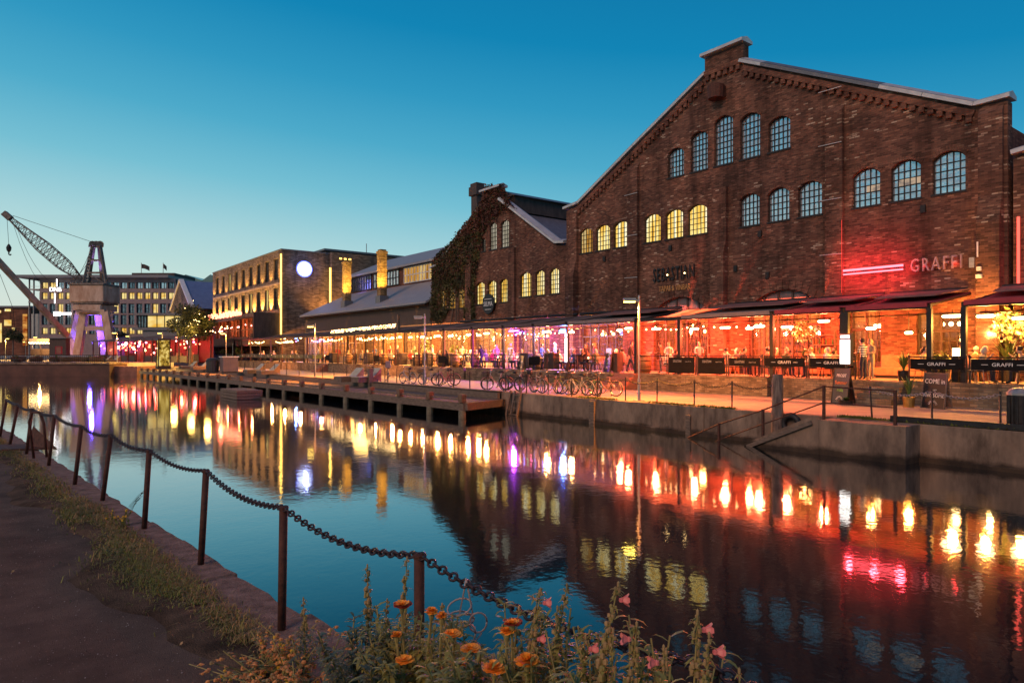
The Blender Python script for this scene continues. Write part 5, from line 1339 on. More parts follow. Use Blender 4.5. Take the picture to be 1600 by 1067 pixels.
X_ = 27.95; y = yx(950, X_); aboard(X_, y, ZT, .95, 1.35, 'black chalk board on the terrace near the round table top', [('Aperol', .25, .2, 0), ('spritz', .02, .2, 0), ('149,-', -.28, .22, 2)])
X_ = 26.8; y = yx(815, X_); aboard(X_, y, ZQ+.3, .8, 1.4, 'grey chalk board standing behind the middle bicycles', [('MENY', .3, .2, 0), ('pizza', .0, .16, 0)], boardblue)
def yucca(X, Y, z, h, n, lb, pot='gold', pr_=.2, ph=.36, kindn='potted_plant', sp=.55):
    o = thing(kindn, lb, 'plant', (X,Y,z)); b = MB(); b.lathe([(pr_*.85,0),(pr_,ph),(pr_*.86,ph),(pr_*.82,ph-.05)], (X,Y,z), 14); b.build('pot', M[pot], o, smooth=False)
    b = MB(); rr = random.Random(int(X*100+Y*10))
    for i in range(n):
        a = rr.uniform(0,2*pi); le = rr.uniform(.6,1.)*h; sp_ = rr.uniform(.15,1)*sp; w_ = rr.uniform(.025,.05)
        d_ = Vector((math.cos(a),math.sin(a),0)); sd = Vector((-d_.y,d_.x,0)); k = 5; vs = []
        for j in range(k+1):
            tt = j/k; p_ = Vector((X,Y,z+ph-.04)) + d_*sp_*le*tt**1.6 + UP*(le*tt - .35*sp_*le*tt**3); ww = w_*(1-tt**2)*(.5+.5*min(1,tt*4)); vs += [p_-sd*ww, p_+sd*ww]
        b.add(vs, [(2*j,2*j+1,2*j+3,2*j+2) for j in range(k)])
    b.build('leaves', M['green'], o, fixn=False); return o
X_ = 26.15; y = yx(1420, X_); yucca(X_, y, ZQ, .95, 34, 'spiky yucca in a brass coloured pot beside the brick steps')
X_ = 25.6; y = yx(1322, X_); o = yucca(X_, y, ZQ, .22, 60, 'low tub of flowers at the foot of the blue chalk board', 'dark', .28, .16, 'flower_tub', 1.3)
# tree with fairy lights near the canal end
def tree(X, Y, z, h, cr_, lb, n, leafm, lights=0, seed=1, trunk=.18, lsz=.3, name='tree', squash=.85):
    o = thing(name, lb, 'tree', (X,Y,z)); rr = random.Random(seed); t_ = MB(); hz = h-cr_*squash*1.05
    t_.tube([(X,Y,z),(X+.05,Y,z+hz*.5),(X,Y,z+hz)], [trunk,trunk*.75,trunk*.6], 8)
    blobs = []
    for i in range(13):
        a = rr.uniform(0,2*pi); e = rr.uniform(-.5,1); rad = cr_*rr.uniform(.35,.75)
        p_ = Vector((X+math.cos(a)*rad*math.cos(e*1.1), Y+math.sin(a)*rad*math.cos(e*1.1), z+h-cr_*squash+math.sin(e*1.1)*rad*squash*1.1)); blobs.append((p_, cr_*rr.uniform(.28,.46)))
        t_.tube([(X,Y,z+hz*rr.uniform(.7,1)), (Vector((X,Y,z+hz))+p_)/2+UP*.2, p_], [trunk*.4,trunk*.25,.02], 5)
    blobs.append((Vector((X,Y,z+h-cr_*squash)), cr_*.5))
    t_.build('trunk', M['wood'], o)
    l_ = MB()
    for i in range(n):
        p_, r_ = rr.choice(blobs); v = Vector((rr.gauss(0,1),rr.gauss(0,1),rr.gauss(0,1))).normalized()*r_*rr.random()**.4; v.z *= squash
        leafq(l_, p_+v, lsz*rr.uniform(.6,1.3), rr, rr.randrange(2))
    l_.build('crown', leafm, o, fixn=False)
    for i in range(lights):
        p_, r_ = rr.choice(blobs); v = Vector((rr.gauss(0,1),rr.gauss(0,1),rr.gauss(0,1))).normalized()*r_*1.05; b = MB(); b.ball(p_+v, .04, 5); b.build('fairy_light', M['bulb'], o)
    return o
M['leaf_a'] = mat('leaf_olive', (.085,.08,.018), .6, 0, (.05,.05,.012), 1, space='world'); M['leaf_b'] = mat('leaf_dark', (.045,.055,.014), .6, 0, (.03,.035,.01), 1, space='world')
M['pampas'] = mat('pampas_plume', (.5,.4,.26), .9)
p_ = at(297, 556, 90); tree(p_.x, p_.y, ZQ, 8.3, 3.3, 'round olive green tree hung with fairy lights before the small gable house', 5200, [M['leaf_a'],M['leaf_b']], 46, 3, lsz=.3)
for k in range(3): light('tree_glow', 'POINT', (p_.x-2.5+2*k, p_.y-2.8, 5.0+k), 300, (1,.6,.14), .4)
p_ = at(20, 556, 150); tree(p_.x, p_.y, 1.6, 7.4, 2.6, 'small green tree before the dark flats at the left edge', 1500, [M['leaf_a'],M['leaf_b']], 0, 5)
p_ = at(188, 556, 135); tree(p_.x, p_.y, 1.6, 6.2, 2.6, 'small dark tree between crane and red canopies', 1500, [M['leaf_b'],M['leaf_b']], 0, 6)
# clutter on the square at the canal end
rr = random.Random(77)
for i in range(16):
    px = rr.uniform(8, 108) if i < 10 else rr.uniform(112,165); d_ = rr.uniform(96,110); p_ = at(px, 551, d_); p_.z = 1.62
    if i % 3 == 0:
        o = yucca(p_.x, p_.y, 1.62, .9, 26, f'low dark planter bush on the far square, {nth(i//3)} of these bushes by number', 'dark', .5, .45, 'planter_bush', 1.1)
    else:
        o = thing('picnic_table', f'dark picnic table on the far square beyond the footbridge, number {ORD[i]} by distance', 'table', p_, 'picnic tables on the far square')
        b = MB(); b.rbox(p_+UP*.75, (1.7,.75,.05), Matrix.Rotation(rr.uniform(0,3),3,'Z')); b.build('table_top', M['wood'], o)
        b = MB(); b.rbox(p_+UP*.37, (1.5,.1,.7), Matrix.Identity(3)); b.rbox(p_+UP*.44, (1.7,1.6,.05), Matrix.Identity(3)); b.build('bench', M['wood'], o)
o = thing('string_light_stall', 'small market stall with warm string lights left of the dark shed', 'stall', at(62,556,112))
b = CB(112); b.px(45, 78, 529, 533, 3, 0); b.build('awning', M['cream'], o)
b = CB(112); 
for q in (46,61,77): b.px(q, q+.8, 532, 556, .15, .2)
b.px(45, 78, 545, 556, .3, .5); b.build('counter', M['cladding'], o)
for i in range(14):
    b = MB(); b.ball(at(46+i*2.3, 535.5+(i%2)*.6, 111.8), .12, 6); b.build('bulb', M['bulb'], o)
light('stall_glow', 'POINT', at(62,541,110.6), 900, (1,.5,.14), .2)
# ---------------------------------------------------------------- people
M['skin'] = mat('skin', (.5,.3,.2), .55); M['hair_d'] = mat('dark_hair', (.03,.02,.014), .6); M['hair_l'] = mat('fair_hair', (.4,.27,.12), .6); M['hair_g'] = mat('grey_hair', (.4,.38,.36), .6)
M['cl'] = mat('cloth_dark', (.03,.03,.035), .85); M['tr'] = mat('trousers', (.035,.04,.06), .85)
CLO = {'black': M['cl'], 'white': mat('cloth_white', (.6,.57,.53), .85), 'red': mat('cloth_red', (.4,.04,.04), .85), 'blue': mat('cloth_blue', (.06,.1,.22), .85), 'grey': mat('cloth_grey', (.22,.21,.21), .85),
       'beige': mat('cloth_beige', (.42,.3,.18), .85), 'green': mat('cloth_green', (.07,.12,.06), .85), 'pink': mat('cloth_pink', (.5,.22,.24), .85), 'brown': mat('cloth_brown', (.14,.075,.04), .85)}
m, t, out = nt('cloth_striped'); b = N(t, 'ShaderNodeBsdfPrincipled'); b.inputs['Roughness'].default_value = .85
wv = N(t, 'ShaderNodeTexWave', i_Scale=3.2); wv.bands_direction = 'Z'; t.links.new(pos(t), wv.inputs['Vector']); r_ = ramp(t, [(.45,(.02,.02,.025)),(.55,(.7,.68,.64))]); t.links.new(wv.outputs['Fac'], r_.inputs[0]); t.links.new(r_.outputs[0], b.inputs['Base Color']); t.links.new(b.outputs[0], out.inputs[0])
CLO['striped'] = m
def body_mesh(pose):
    V = []; E = []; Rr = []
    def a(p, r, par=None):
        V.append(p); Rr.append(r)
        if par is not None: E.append((par, len(V)-1))
        return len(V)-1
    sit = pose.startswith('sit')
    hp = .47 if sit else .93
    fw = .10 if 'lean' in pose else .02
    pel = a((0,0,hp+.03), (.155,.115))
    wa = a((0,-.01+fw*.3,hp+.2), (.135,.10), pel); chs = a((0,fw,hp+.40), (.165,.115), wa); sh = a((0,fw*1.3,hp+.53), (.10,.085), chs)
    nk = a((0,fw*1.5+.01,hp+.60), (.055,.055), sh); h1 = a((0,fw*1.6+.035,hp+.68), (.078,.088), nk); h2 = a((0,fw*1.6+.04,hp+.77), (.083,.096), h1); h3 = a((0,fw*1.6+.03,hp+.84), (.055,.06), h2)
    ns = a((0,fw*1.6+.135,hp+.705), (.014,.016), h1)
    for s in (-1,1):
        sd = a((s*.19,fw*1.2,hp+.50), (.06,.06), sh)
        if sit:
            up_ = 'lean2' in pose and s == 1
            el = a((s*.25,fw+.10,hp+.24), (.045,.045), sd); wr = a((s*.15,fw+.33,hp+.27 + (.25 if up_ else 0)), (.03,.03), el)
        elif pose == 'walk':
            el = a((s*.24,-.05*s,hp+.22), (.045,.045), sd); wr = a((s*.25,.08-.08*s,hp-.0), (.03,.03), el)
        else:
            el = a((s*.24,.05,hp+.24), (.045,.045), sd); wr = a((s*.16,.28,hp+.24), (.03,.03), el)
        w0 = V[wr]; e0 = V[el]; d_ = (Vector(w0)-Vector(e0)).normalized(); sdv = Vector((1,0,0)); sdv = (sdv - d_*sdv.dot(d_)).normalized(); dn = d_.cross(sdv)*(1)
        pm = Vector(w0)+d_*.05; pi_ = a(tuple(pm), (.036,.018), wr)
        for k in range(4):
            o_ = sdv*(-.027+.018*k)
            f1 = a(tuple(pm+o_+d_*.045), (.0085,.0085), pi_); f2 = a(tuple(pm+o_*1.1+d_*(.078+.008*(k in (1,2)))+dn*.018*(-1 if d_.z > -.5 else 1)), (.0075,.0075), f1)
        t1 = a(tuple(Vector(w0)+d_*.03+sdv*(-s*.035)), (.011,.011), pi_); a(tuple(Vector(w0)+d_*.065+sdv*(-s*.052)), (.009,.009), t1)
        hpj = a((s*.095,0,hp), (.095,.095), pel)
        if sit:
            kn = a((s*.11,.42,hp+.03), (.065,.065), hpj); an = a((s*.11,.42,.10), (.042,.042), kn); tp = a((s*.12,.57,.04), (.035,.03), an)
        else:
            st_ = .16*s if pose == 'walk' else 0
            kn = a((s*.105,.02+st_,.5), (.065,.065), hpj); an = a((s*.105,st_*1.8,.10), (.042,.042), kn); tp = a((s*.12,.15+st_*1.8,.04), (.035,.03), an)
    me = bpy.data.meshes.new('body'); me.from_pydata(V, E, []); o = bpy.data.objects.new('body_t', me); COL.objects.link(o)
    sk = o.modifiers.new('s', 'SKIN'); ss = o.modifiers.new('u', 'SUBSURF'); ss.levels = 1; ss.render_levels = 1
    for i, r in enumerate(Rr): me.skin_vertices[0].data[i].radius = r if isinstance(r, tuple) else (r, r)
    me.skin_vertices[0].data[0].use_root = True
    dg = bpy.context.evaluated_depsgraph_get(); res = bpy.data.meshes.new_from_object(o.evaluated_get(dg)); bpy.data.objects.remove(o)
    res.materials.clear()
    for q in (M['skin'], M['cl'], M['tr'], M['black']): res.materials.append(q)
    for p_ in res.polygons:
        c = p_.center; hand = any((c-Vector(V[i])).length < .13 for i, r in enumerate(Rr) if r == (.036,.018))
        if c.z > hp+.585 or hand: p_.material_index = 0
        elif c.z < .075: p_.material_index = 3
        elif c.z < hp+.08 and not (abs(c.x) > .13 and c.z > hp - .1 and not sit and abs(c.y) > .03 and False): p_.material_index = 2 if (abs(c.x) < .2 or sit) else 1
        else: p_.material_index = 1
        p_.use_smooth = True
    return res, Vector((0, fw*1.6+.035, hp+.74))
BM = {k: body_mesh(k) for k in ('sit', 'sit_lean', 'sit_lean2', 'stand', 'walk')}
def hair_me(long):
    b = MB(); b.ball((0,-.012,.035), .108, 12, sc_=(.88,1.0,1.0))
    b2 = MB(); keep = [f for f in b.f if not (sum(b.v[i].y for i in f)/len(f) > .045 and sum(b.v[i].z for i in f)/len(f) < .075)]
    b2.add(b.v, [f for f in keep if sum(b.v[i].z for i in f)/len(f) > -.04])
    if long: b2.tube([(0,-.07,.05),(0,-.085,-.05),(0,-.07,-.19)], [.075,.085,.05], 8)
    return b2
def face_me():
    b = MB()
    for s in (-1,1): b.ball((s*.032,.094,.012), .010, 6); 
    b.box(-.022,.022,.083,.096,-.062,-.054); return b
HM = {}
def person(X, Y, z, rz, pose, top, hair, lb, trousers=None, long=False, group=None, s=1.0):
    root = thing('person', lb, 'person', (0,0,0), group)
    me, hc = BM[pose]; bo_ = bpy.data.objects.new('body', me); COL.objects.link(bo_); bo_.parent = root; WP[bo_.name] = Vector((0,0,0))
    for i, mt in ((1, CLO[top]), (2, trousers or M['tr'])):
        bo_.material_slots[i].link = 'OBJECT'; bo_.material_slots[i].material = mt
    if long not in HM:
        h = hair_me(long).build('hair', M['hair_d'], None, smooth=True); HM[long] = (h.data, h.location.copy()); bpy.data.objects.remove(h)
    h = bpy.data.objects.new('hair', HM[long][0]); COL.objects.link(h); h.parent = bo_; h.location = HM[long][1] + hc
    h.material_slots[0].link = 'OBJECT'; h.material_slots[0].material = M[hair]
    if 'face' not in HM:
        f_ = face_me().build('face', M['hair_d'], None); HM['face'] = (f_.data, f_.location.copy()); bpy.data.objects.remove(f_)
    f_ = bpy.data.objects.new('face', HM['face'][0]); COL.objects.link(f_); f_.parent = bo_; f_.location = HM['face'][1] + hc
    root.location = (X, Y, z); root.rotation_euler = (0,0,rz); root.scale = (s,s,s)
    return root
# ---------------------------------------------------------------- chairs and tables
def make_chair(kindc):
    root = thing('terrace_chair', 'x', 'chair', (0,0,0), 'chairs on the terraces'); o = MB()
    m_ = M['grey_metal'] if kindc == 'metal' else M['wood_warm'] if kindc == 'wood' else M['dark']
    o.box(-.2,.2,-.2,.2,.445,.475); o.build('seat', m_, root, bevel=.01)
    for sx_ in (-1,1):
        for sy_ in (-1,1):
            o = MB(); o.tube([(sx_*.18,sy_*.18,.445),(sx_*.23,sy_*.23,0)], .016, 6); o.build('leg', m_, root)
    o = MB(); o.tube([(-.19,-.19,.46),(-.2,-.25,.72),(-.15,-.27,.86),(.15,-.27,.86),(.2,-.25,.72),(.19,-.19,.46)], .015, 6)
    if kindc == 'metal': o.rbox((0,-.245,.67), (.12,.015,.36), Matrix.Rotation(.16,3,'X'))
    else:
        for x in (-.1,0,.1): o.rbox((x,-.245,.66), (.03,.015,.38), Matrix.Rotation(.16,3,'X'))
    o.build('backrest', m_, root); return root
CH = {k: make_chair(k) for k in ('metal','wood','dark')}; CU = set()
def chair(X, Y, z, rz, k, lb):
    if k in CU: c = dup(CH[k], (X,Y,z), rz, lb)
    else: CU.add(k); c = CH[k]; c.location = (X,Y,z); c.rotation_euler = (0,0,rz); c['label'] = lb
    return c
def make_table():
    root = thing('terrace_table', 'x', 'table', (0,0,0), 'tables on the terraces'); o = MB()
    o.box(-.36,.36,-.36,.36,.72,.75); o.build('table_top', M['wood_warm'], root, bevel=.008)
    o = MB(); o.tube([(0,0,.03),(0,0,.72)], .035, 8); o.build('stem', M['dark'], root); o = MB(); o.lathe([(.27,0),(.27,.02),(.05,.035)], (0,0,0), 12); o.build('base', M['dark'], root)
    o = MB(); o.lathe([(.03,.752),(.035,.86)], (.1,.05,0), 8); o.build('glass', M['white'], root); o = MB(); o.lathe([(.03,.752),(.03,.83)], (-.12,-.1,0), 8); o.build('candle_jar', M['bulb'], root)
    return root
TB = make_table(); TU = []
def table(X, Y, z, rz, lb):
    if TU: c = dup(TB, (X,Y,z), rz, lb)
    else: TU.append(1); c = TB; c.location = (X,Y,z); c.rotation_euler = (0,0,rz); c['label'] = lb
    return c
# ---------------------------------------------------------------- awnings over the terraces
bays = [(3.4,6.4,'r'),(6.45,9.5,'r'),(10.5,13.7,'r'),(13.75,16.85,'r'),(16.9,21.95,'g'),(22.0,24.85,'p'),(24.9,30.35,'g'),(30.4,33.5,'b'),(33.55,36.7,'b'),(36.75,40.4,'b'),(40.45,44.2,'b'),(44.25,48,'b'),(48.05,52,'b'),(52.05,56,'b'),(56.05,60,'b'),(60.05,64,'b'),(64.05,68,'b'),(68.05,72,'b'),(72.05,76,'b'),(76.05,80,'b'),(80.05,84,'b'),(84.05,88,'b'),(88.05,92,'b'),(92.05,96,'b'),(96.05,100,'b'),(100.05,104,'b')]
FAB = {'r': 'fabric_red', 'g': 'fabric_grey', 'p': 'fabric_grey', 'b': 'fabric_brown'}
words = {'r': 'red canvas awning', 'g': 'grey canvas awning', 'p': 'slanting grey canvas strip', 'b': 'brown canvas awning'}
cntb = {}
for i, (y0, y1, k) in enumerate(bays):
    cntb[k] = cntb.get(k, -1) + 1
    o = thing('terrace_awning', f'{words[k]} on steel posts over the terraces, {nth(i)} bay from the right', 'awning', (29.8, (y0+y1)/2, ZT), 'awnings over the terraces')
    zf = 4.84; zw = 5.48
    f = MB(); n = 6
    vs = []
    for j in range(n+1):
        tt = j/n; x = XF-.24 - (XF-.24-27.6)*tt; z = zw + (zf-zw)*tt - .09*math.sin(pi*tt)
        vs += [(x,y0+.02,z),(x,y1-.02,z)]
    if k != 'p':
        f.add(vs + [(x,y,z-.03) for x,y,z in vs], [(2*j,2*j+1,2*j+3,2*j+2) for j in range(n)] + [(2*(n+1)+2*j,2*(n+1)+2*j+2,2*(n+1)+2*j+3,2*(n+1)+2*j+1) for j in range(n)])
    else:
        a = [(XF-.24,y0,5.5),(XF-.24,y1,5.1),(28.2,y1,4.6),(28.2,y0,5.2)]; f.add(a+[(x,y,z-.03) for x,y,z in a], [(0,1,2,3),(7,6,5,4),(0,4,5,1),(1,5,6,2),(2,6,7,3),(3,7,4,0)])
    f.build('fabric', M[FAB[k]], o, smooth=False)
    if k in 'rg':
        rp_ = MB(); a = [(XF-.22,y0+.05,zw+.10),(XF-.22,y1-.05,zw+.10),(29.3,y1-.45,5.22),(29.3,y0+.45,5.22)]
        rp_.add(a+[(x,y,z+.05) for x,y,z in a], [(3,2,1,0),(4,5,6,7),(0,1,5,4),(1,2,6,5),(2,3,7,6),(3,0,4,7)]); rp_.build('roof_flap', M['flap'], o)
    b = MB(); b.box(27.66, 27.84, y0, y1, 4.64, 4.82); b.build('front_beam', M['dark'], o)
    if k != 'p' and i < 12:
        b = MB(); b.box(27.58, 27.655, y0+.1, y1-.1, 4.70, 4.87); b.build('valance', M[FAB[k]], o)
        b = MB(); b.tube([(XF-.42,y0+.1,5.58),(XF-.42,y1-.1,5.58)], .09, 8); b.build('roller', M['dark'], o)
    for y in ((y0+.06, y1-.06) if i < 3 or k == 'p' and False else (y0+.06,)):
        b = MB(); pw2 = .085 if y < 26 else .06; b.box(27.75-pw2, 27.75+pw2, y-pw2, y+pw2, ZT, 4.635); b.build('post', M['dark'] if y < 40 else M['rust'], o)
    for y in (y0+.07, y1-.07): b = MB(); b.beam((27.75,y,4.76),(XF-.25,y,5.40), .06, .09); b.build('rafter', M['dark'], o)
    if y0 < 40:
        b = MB(); b.tube([(29.5,y0,4.52),(29.5,y1,4.52)], .03, 5); b.build('lamp_rail', M['dark'], o)
# ---------------------------------------------------------------- heaters and lamps under the awnings
hl = [(1488,494,'o',1.2),(1540,494,'o',1),(1596,497,'o',1),(1287,502,'r',.9),(1361,513,'o',.7),(1420,520,'o',.5),(1230,511,'r',1),(1186,510,'r',1),(1171,513,'r',.7),(1133,512,'r',1),(1085,514,'r',.9),(1025,514,'r',1),(982,513,'r',1),(968,516,'r',.7),(893,519,'w',.8),(855,518,'w',1.1),(803,517,'p',1.3),(880,517,'b',1),(760,521,'w',1.2),(748,524,'w',.9),(732,523,'w',1),(704,525,'w',1.2),(684,525,'w',1.2),(661,526,'w',1),(641,527,'w',1),(625,527,'w',.9),(613,528,'w',.9),(586,528,'w',1),(563,529,'w',1),(503,530,'w',1),(470,528,'w',1),(462,528,'b',.5),(445,529,'w',.9),(425,529,'w',.9),(408,530,'w',.9),(392,530,'w',.9)]
cols = {'o': ((1,.38,.06),'w_hot','amber'), 'r': ((1,.115,.04),'w_red','red'), 'w': ((1,.42,.10),'w_hot','warm white'), 'p': ((.55,.06,1),'w_purple','purple'), 'b': ((.08,.22,1),'w_blue','blue')}
for i, (px, py, k, s_) in enumerate(hl):
    X = 29.5; Y = yx(px, X); z = zp(py, X, Y); c_, wm, nm_ = cols[k]
    far = Y > 60
    what = 'heater' if k in 'orw' else 'lamp'
    o = thing('patio_'+what, f'glowing {nm_} {what} hung under the terrace awning, {nth(i)} of them from the right', 'patio '+what, (X,Y,z), 'heaters and lamps under the awnings')
    L = .30*s_ if not far else .22; b = MB(); rr_ = .045 if k != 'b' else .11
    if k == 'p': L = .62
    b.tube([(X,Y-L,z),(X,Y-L*.8,z),(X,Y+L*.8,z),(X,Y+L,z)], [rr_*.5,rr_*1.2,rr_*1.2,rr_*.5], 8); b.build('glow_bar', M[wm], o, smooth=True)
    b = MB(); b.prism([(X-.12,z+.03),(X+.12,z+.03),(X+.05,z+.11),(X-.05,z+.11)], 'y', Y-L-.05, Y+L+.05) if False else b.box(X-.1,X+.1,Y-L-.05,Y+L+.05,z+.075,z+.11); b.tube([(X,Y,z+.11),(X,Y,4.66 if z < 4.5 else z+.2)], .015, 5); b.build('housing', M['dark'], o)
    pw = {'o': 600, 'r': 1500, 'w': 950, 'p': 1500, 'b': 1200}[k]*s_ * (1.35 if far else 1)
    light('heater_light', 'POINT', (X, Y, z-.22), pw, c_, .12)
# ---------------------------------------------------------------- strings of bulbs
strings = [(i, b) for i, b in enumerate(bays) if 14 < b[0] < 101]
for n_, (i, (y0, y1, k)) in enumerate(strings):
    o = thing('string_lights', f'sagging string of small bulbs under the awnings, {nth(n_)} string from the right', 'string lights', (28.3, (y0+y1)/2, 4.2), 'bulb strings under the awnings')
    c = MB(); X = 28.25 + (n_ % 3)*.7; nb = 8 if y0 < 40 else 7; pts = []
    for j in range(17):
        tt = j/16; pts.append((X, y0+(y1-y0)*tt, 4.5-.9*tt*(1-tt)))
    c.tube(pts, .012, 4); c.build('cable', M['dark'], o)
    for j in range(nb):
        tt = (j+.5)/nb; b = MB(); b.ball((X, y0+(y1-y0)*tt, 4.5-.9*tt*(1-tt)-.06), .042 if y0 < 45 else .06, 6)
        rr = RND.random()
        mt = 'bulb'
        if 30 < y0 < 40: mt = 'bulb_b' if rr < .3 else 'bulb_g' if rr < .45 else 'bulb_p' if rr < .6 else 'bulb'
        elif 67 < y0 < 79: mt = 'bulb_b' if rr < .25 else 'bulb_p' if rr < .5 else 'bulb'
        elif y0 > 95: mt = 'bulb_r' if rr < .5 else 'bulb'
        b.build('bulb', M[mt], o)
# thick golden curtain of fairy lights along one roof edge
o = thing('fairy_light_curtain', 'glittering golden band of fairy lights along the eave below the lit chimneys', 'string lights', (28.4, 59, 5))
rr = random.Random(6); b = MB(); b.beam((28.4,53,5.55),(28.4,67.5,5.3), .1, .1); b.box(28.4,28.6,52.9,53.1,4.8,6.3); b.build('batten', M['wood'], o)
b = MB()
for j in range(420):
    y = rr.uniform(53.2,67.3); b.ball((28.35+rr.uniform(-.05,.03), y, 5.5-(y-53)*.016-rr.random()**1.5*.3), .022, 4)
bo_ = b.build('fairy_bulbs', M['bulb'], o); kind(bo_, 'stuff')
light('fairy_glow', 'AREA', (28.1, 60, 4.9), 120, (1,.55,.14), 3, None, (27.4,60,5.0))
# ---------------------------------------------------------------- railings with banners
panels = [(3.0,5.0,'g'),(5.1,7.15,'g'),(7.2,9.25,'g'),(9.3,11.25,'g'),(13.2,15.2,'g'),(15.25,17.3,'g'),(17.35,19.15,'s'),(19.2,20.9,'f'),(20.95,22.7,'f'),(22.75,24.6,'n')]
y = 26.7
while y < 66: panels.append((y, min(y+2.7,66), 'n' if y < 30 or int(y*3)%3 else 'd')); y += 2.75
y = 67.7
while y < 105: panels.append((y, y+2.55, 'y' if y < 70 else 'v')); y += 2.6
bw = {'g': 'black banner reading GRAFFI', 's': 'black banner reading SEBASTIAN', 'f': 'full height dark panel reading SEBASTIAN', 'n': 'open dark bars', 'd': 'a small dark panel', 'v': 'a green banner', 'y': 'a yellow green banner'}
bwc = {}
for y0, y1, k in panels:
    bwc[k] = bwc.get(k, -1) + 1
    lb = f'terrace railing section with {bw[k]}, {nth(bwc[k])} such section from the right'
    o = thing('terrace_railing', lb, 'railing', (XT+.12, (y0+y1)/2, ZT), 'railing sections along the terraces')
    x = XT+.12; zr = ZT+.93
    b = MB(); b.tube([(x,y0,zr),(x,y1,zr)], .024, 6); b.tube([(x,y0+.05,zr-.5),(x,y1-.05,zr-.5)], .014, 5)
    if k in 'nd': b.tube([(x,y0+.05,zr-.25),(x,y1-.05,zr-.25)], .014, 5); b.tube([(x,y0+.05,zr-.75),(x,y1-.05,zr-.75)], .014, 5)
    b.build('rail', M['dark'], o)
    for y in (y0+.03, y1-.03):
        b = MB(); b.tube([(x,y,ZT+.021),(x,y,zr+.02)], .028, 6); b.ball((x,y,zr+.05), .045, 6); b.build('post', M['dark'], o)
    if k in 'gsfvyd':
        z0, z1 = (zr-.44, zr-.06) if k in 'gsvy' else (ZT+.08, zr-.06) if k == 'f' else (zr-.62, zr-.08)
        b = MB(); ya, yb_ = (y0+.09, y1-.09) if k != 'd' else (y0+.6, y0+1.7)
        b.box(x-.055, x-.035, ya, yb_, z0, z1); bn = b.build('banner', {'v': M['banner_green'], 'y': M['banner_yellow']}.get(k, M['banner']), o)
        if k == 'g':
            b = MB(); lettering(b, 'GRAFFI', (x-.06,(ya+yb_)/2,(z0+z1)/2-.055), .17, MX, .003, sx=1.15)
            for s_ in (-1,1): b.box(x-.062,x-.057,(ya+yb_)/2+s_*.52-.1,(ya+yb_)/2+s_*.52+.1,(z0+z1)/2-.008,(z0+z1)/2+.008)
            b.build('lettering', M['white'], bn)
        if k in 'sf':
            b = MB(); lettering(b, 'SEBASTIAN', (x-.06,(ya+yb_)/2+.25,z1-.25), .17, MX, .003, sx=.62); lettering(b, 'tapas & vin', (x-.06,(ya+yb_)/2-.42,z1-.23), .08, MX, .003); b.build('lettering', M['grey_metal'], bn)
        if k == 'v' and y0 < 95:
            b = MB(); c_ = (ya+yb_)/2; b.prism([(c_-.1,z0+.06),(c_-.05,z0+.06),(c_+.15,z1-.05),(c_+.08,z1-.05)], 'x', x-.062, x-.056); b.build('mark', M['white'], bn)
# ---------------------------------------------------------------- shop fronts of the low hall and the hotel base
for i in range(7):
    y0 = 54.2+i*4.25
    f = shopfront(lh, XF-.3, y0, y0+3.6, 1.92, 4.9, 0, M['room_wall'], 4, wood=M['wood_warm'] if i % 2 else M['cladding'])
for i in range(8):
    y0 = 93.2+i*4.2; shopfront(ht, XF-.3, y0, y0+3.7, 1.92, 3.85, 0, M['room_wall'], 4)
# ---------------------------------------------------------------- guests
rr = random.Random(41); ti = 0
hairs = ['hair_d','hair_d','hair_l','hair_g']; hw_ = {'hair_d': 'dark', 'hair_l': 'fair', 'hair_g': 'grey'}
tops = ['black','white','red','blue','grey','beige','green','pink','brown','black','grey']
cc = {}
def seat(X, Y, rz, lbl_pos, occ=True, top=None, hair=None, pose=None, long=None, ck=None, s=1.0):
    ck = ck or rr.choice(['metal','wood','dark'])
    ad = {'metal': 'pale metal chair', 'wood': 'brown wooden chair', 'dark': 'dark wire chair'}[ck]
    chair(X, Y, ZT, rz, ck, f'{ad} {lbl_pos}')
    if occ:
        top = top or rr.choice(tops); hair = hair or rr.choice(hairs); long = rr.random() < .45 if long is None else long; pose = pose or rr.choice(['sit','sit_lean','sit_lean2'])
        person(X, Y, ZT, rz, pose, top, hair, f'{hw_[hair]} haired guest in {top} {lbl_pos}', long=long, group='guests on the terraces', s=s)
def sp(n, i, row_, side): return f'at the {nth(i)} {row_} table from the right, {side} side'
fy = [4.6,6.7,8.6,10.4,14.3,16.4,18.4,20.6,22.9,27.4,29.6,31.8,34.2,36.6,38.8,41.2,43.6,46,48.4,50.8]
for i, y in enumerate(fy):
    X = 28.75 + rr.uniform(-.1,.25); table(X, y, ZT, rr.uniform(-.2,.2), f'small square table in the front row, {nth(i)} table from the right')
    full = rr.random() < .9
    seat(X+rr.uniform(-.1,.1), y-.72, rr.uniform(-.25,.25), f'at front table {ORD[i]} from right, near side', full and rr.random() < .93)
    seat(X+rr.uniform(-.1,.1), y+.72, pi+rr.uniform(-.25,.25), f'at front table {ORD[i]} from right, far side', full and rr.random() < .9)
by = [5.4,7.7,9.9,15.2,17.8,20.2,24,28.5,31,33.6,36,38.6,41.4,44,46.6,49.3]
for i, y in enumerate(by):
    X = 30.55 + rr.uniform(-.1,.2); table(X, y, ZT, rr.uniform(-.2,.2), f'small square table in the wall row, {nth(i)} table from the right')
    seat(X-.72, y+rr.uniform(-.1,.1), -pi/2+rr.uniform(-.3,.3), f'at wall table {ORD[i]} from right, quay side', rr.random() < .5)
    seat(X+.05, y+.74, pi+rr.uniform(-.25,.25), f'at wall table {ORD[i]} from right, far side', rr.random() < .6)
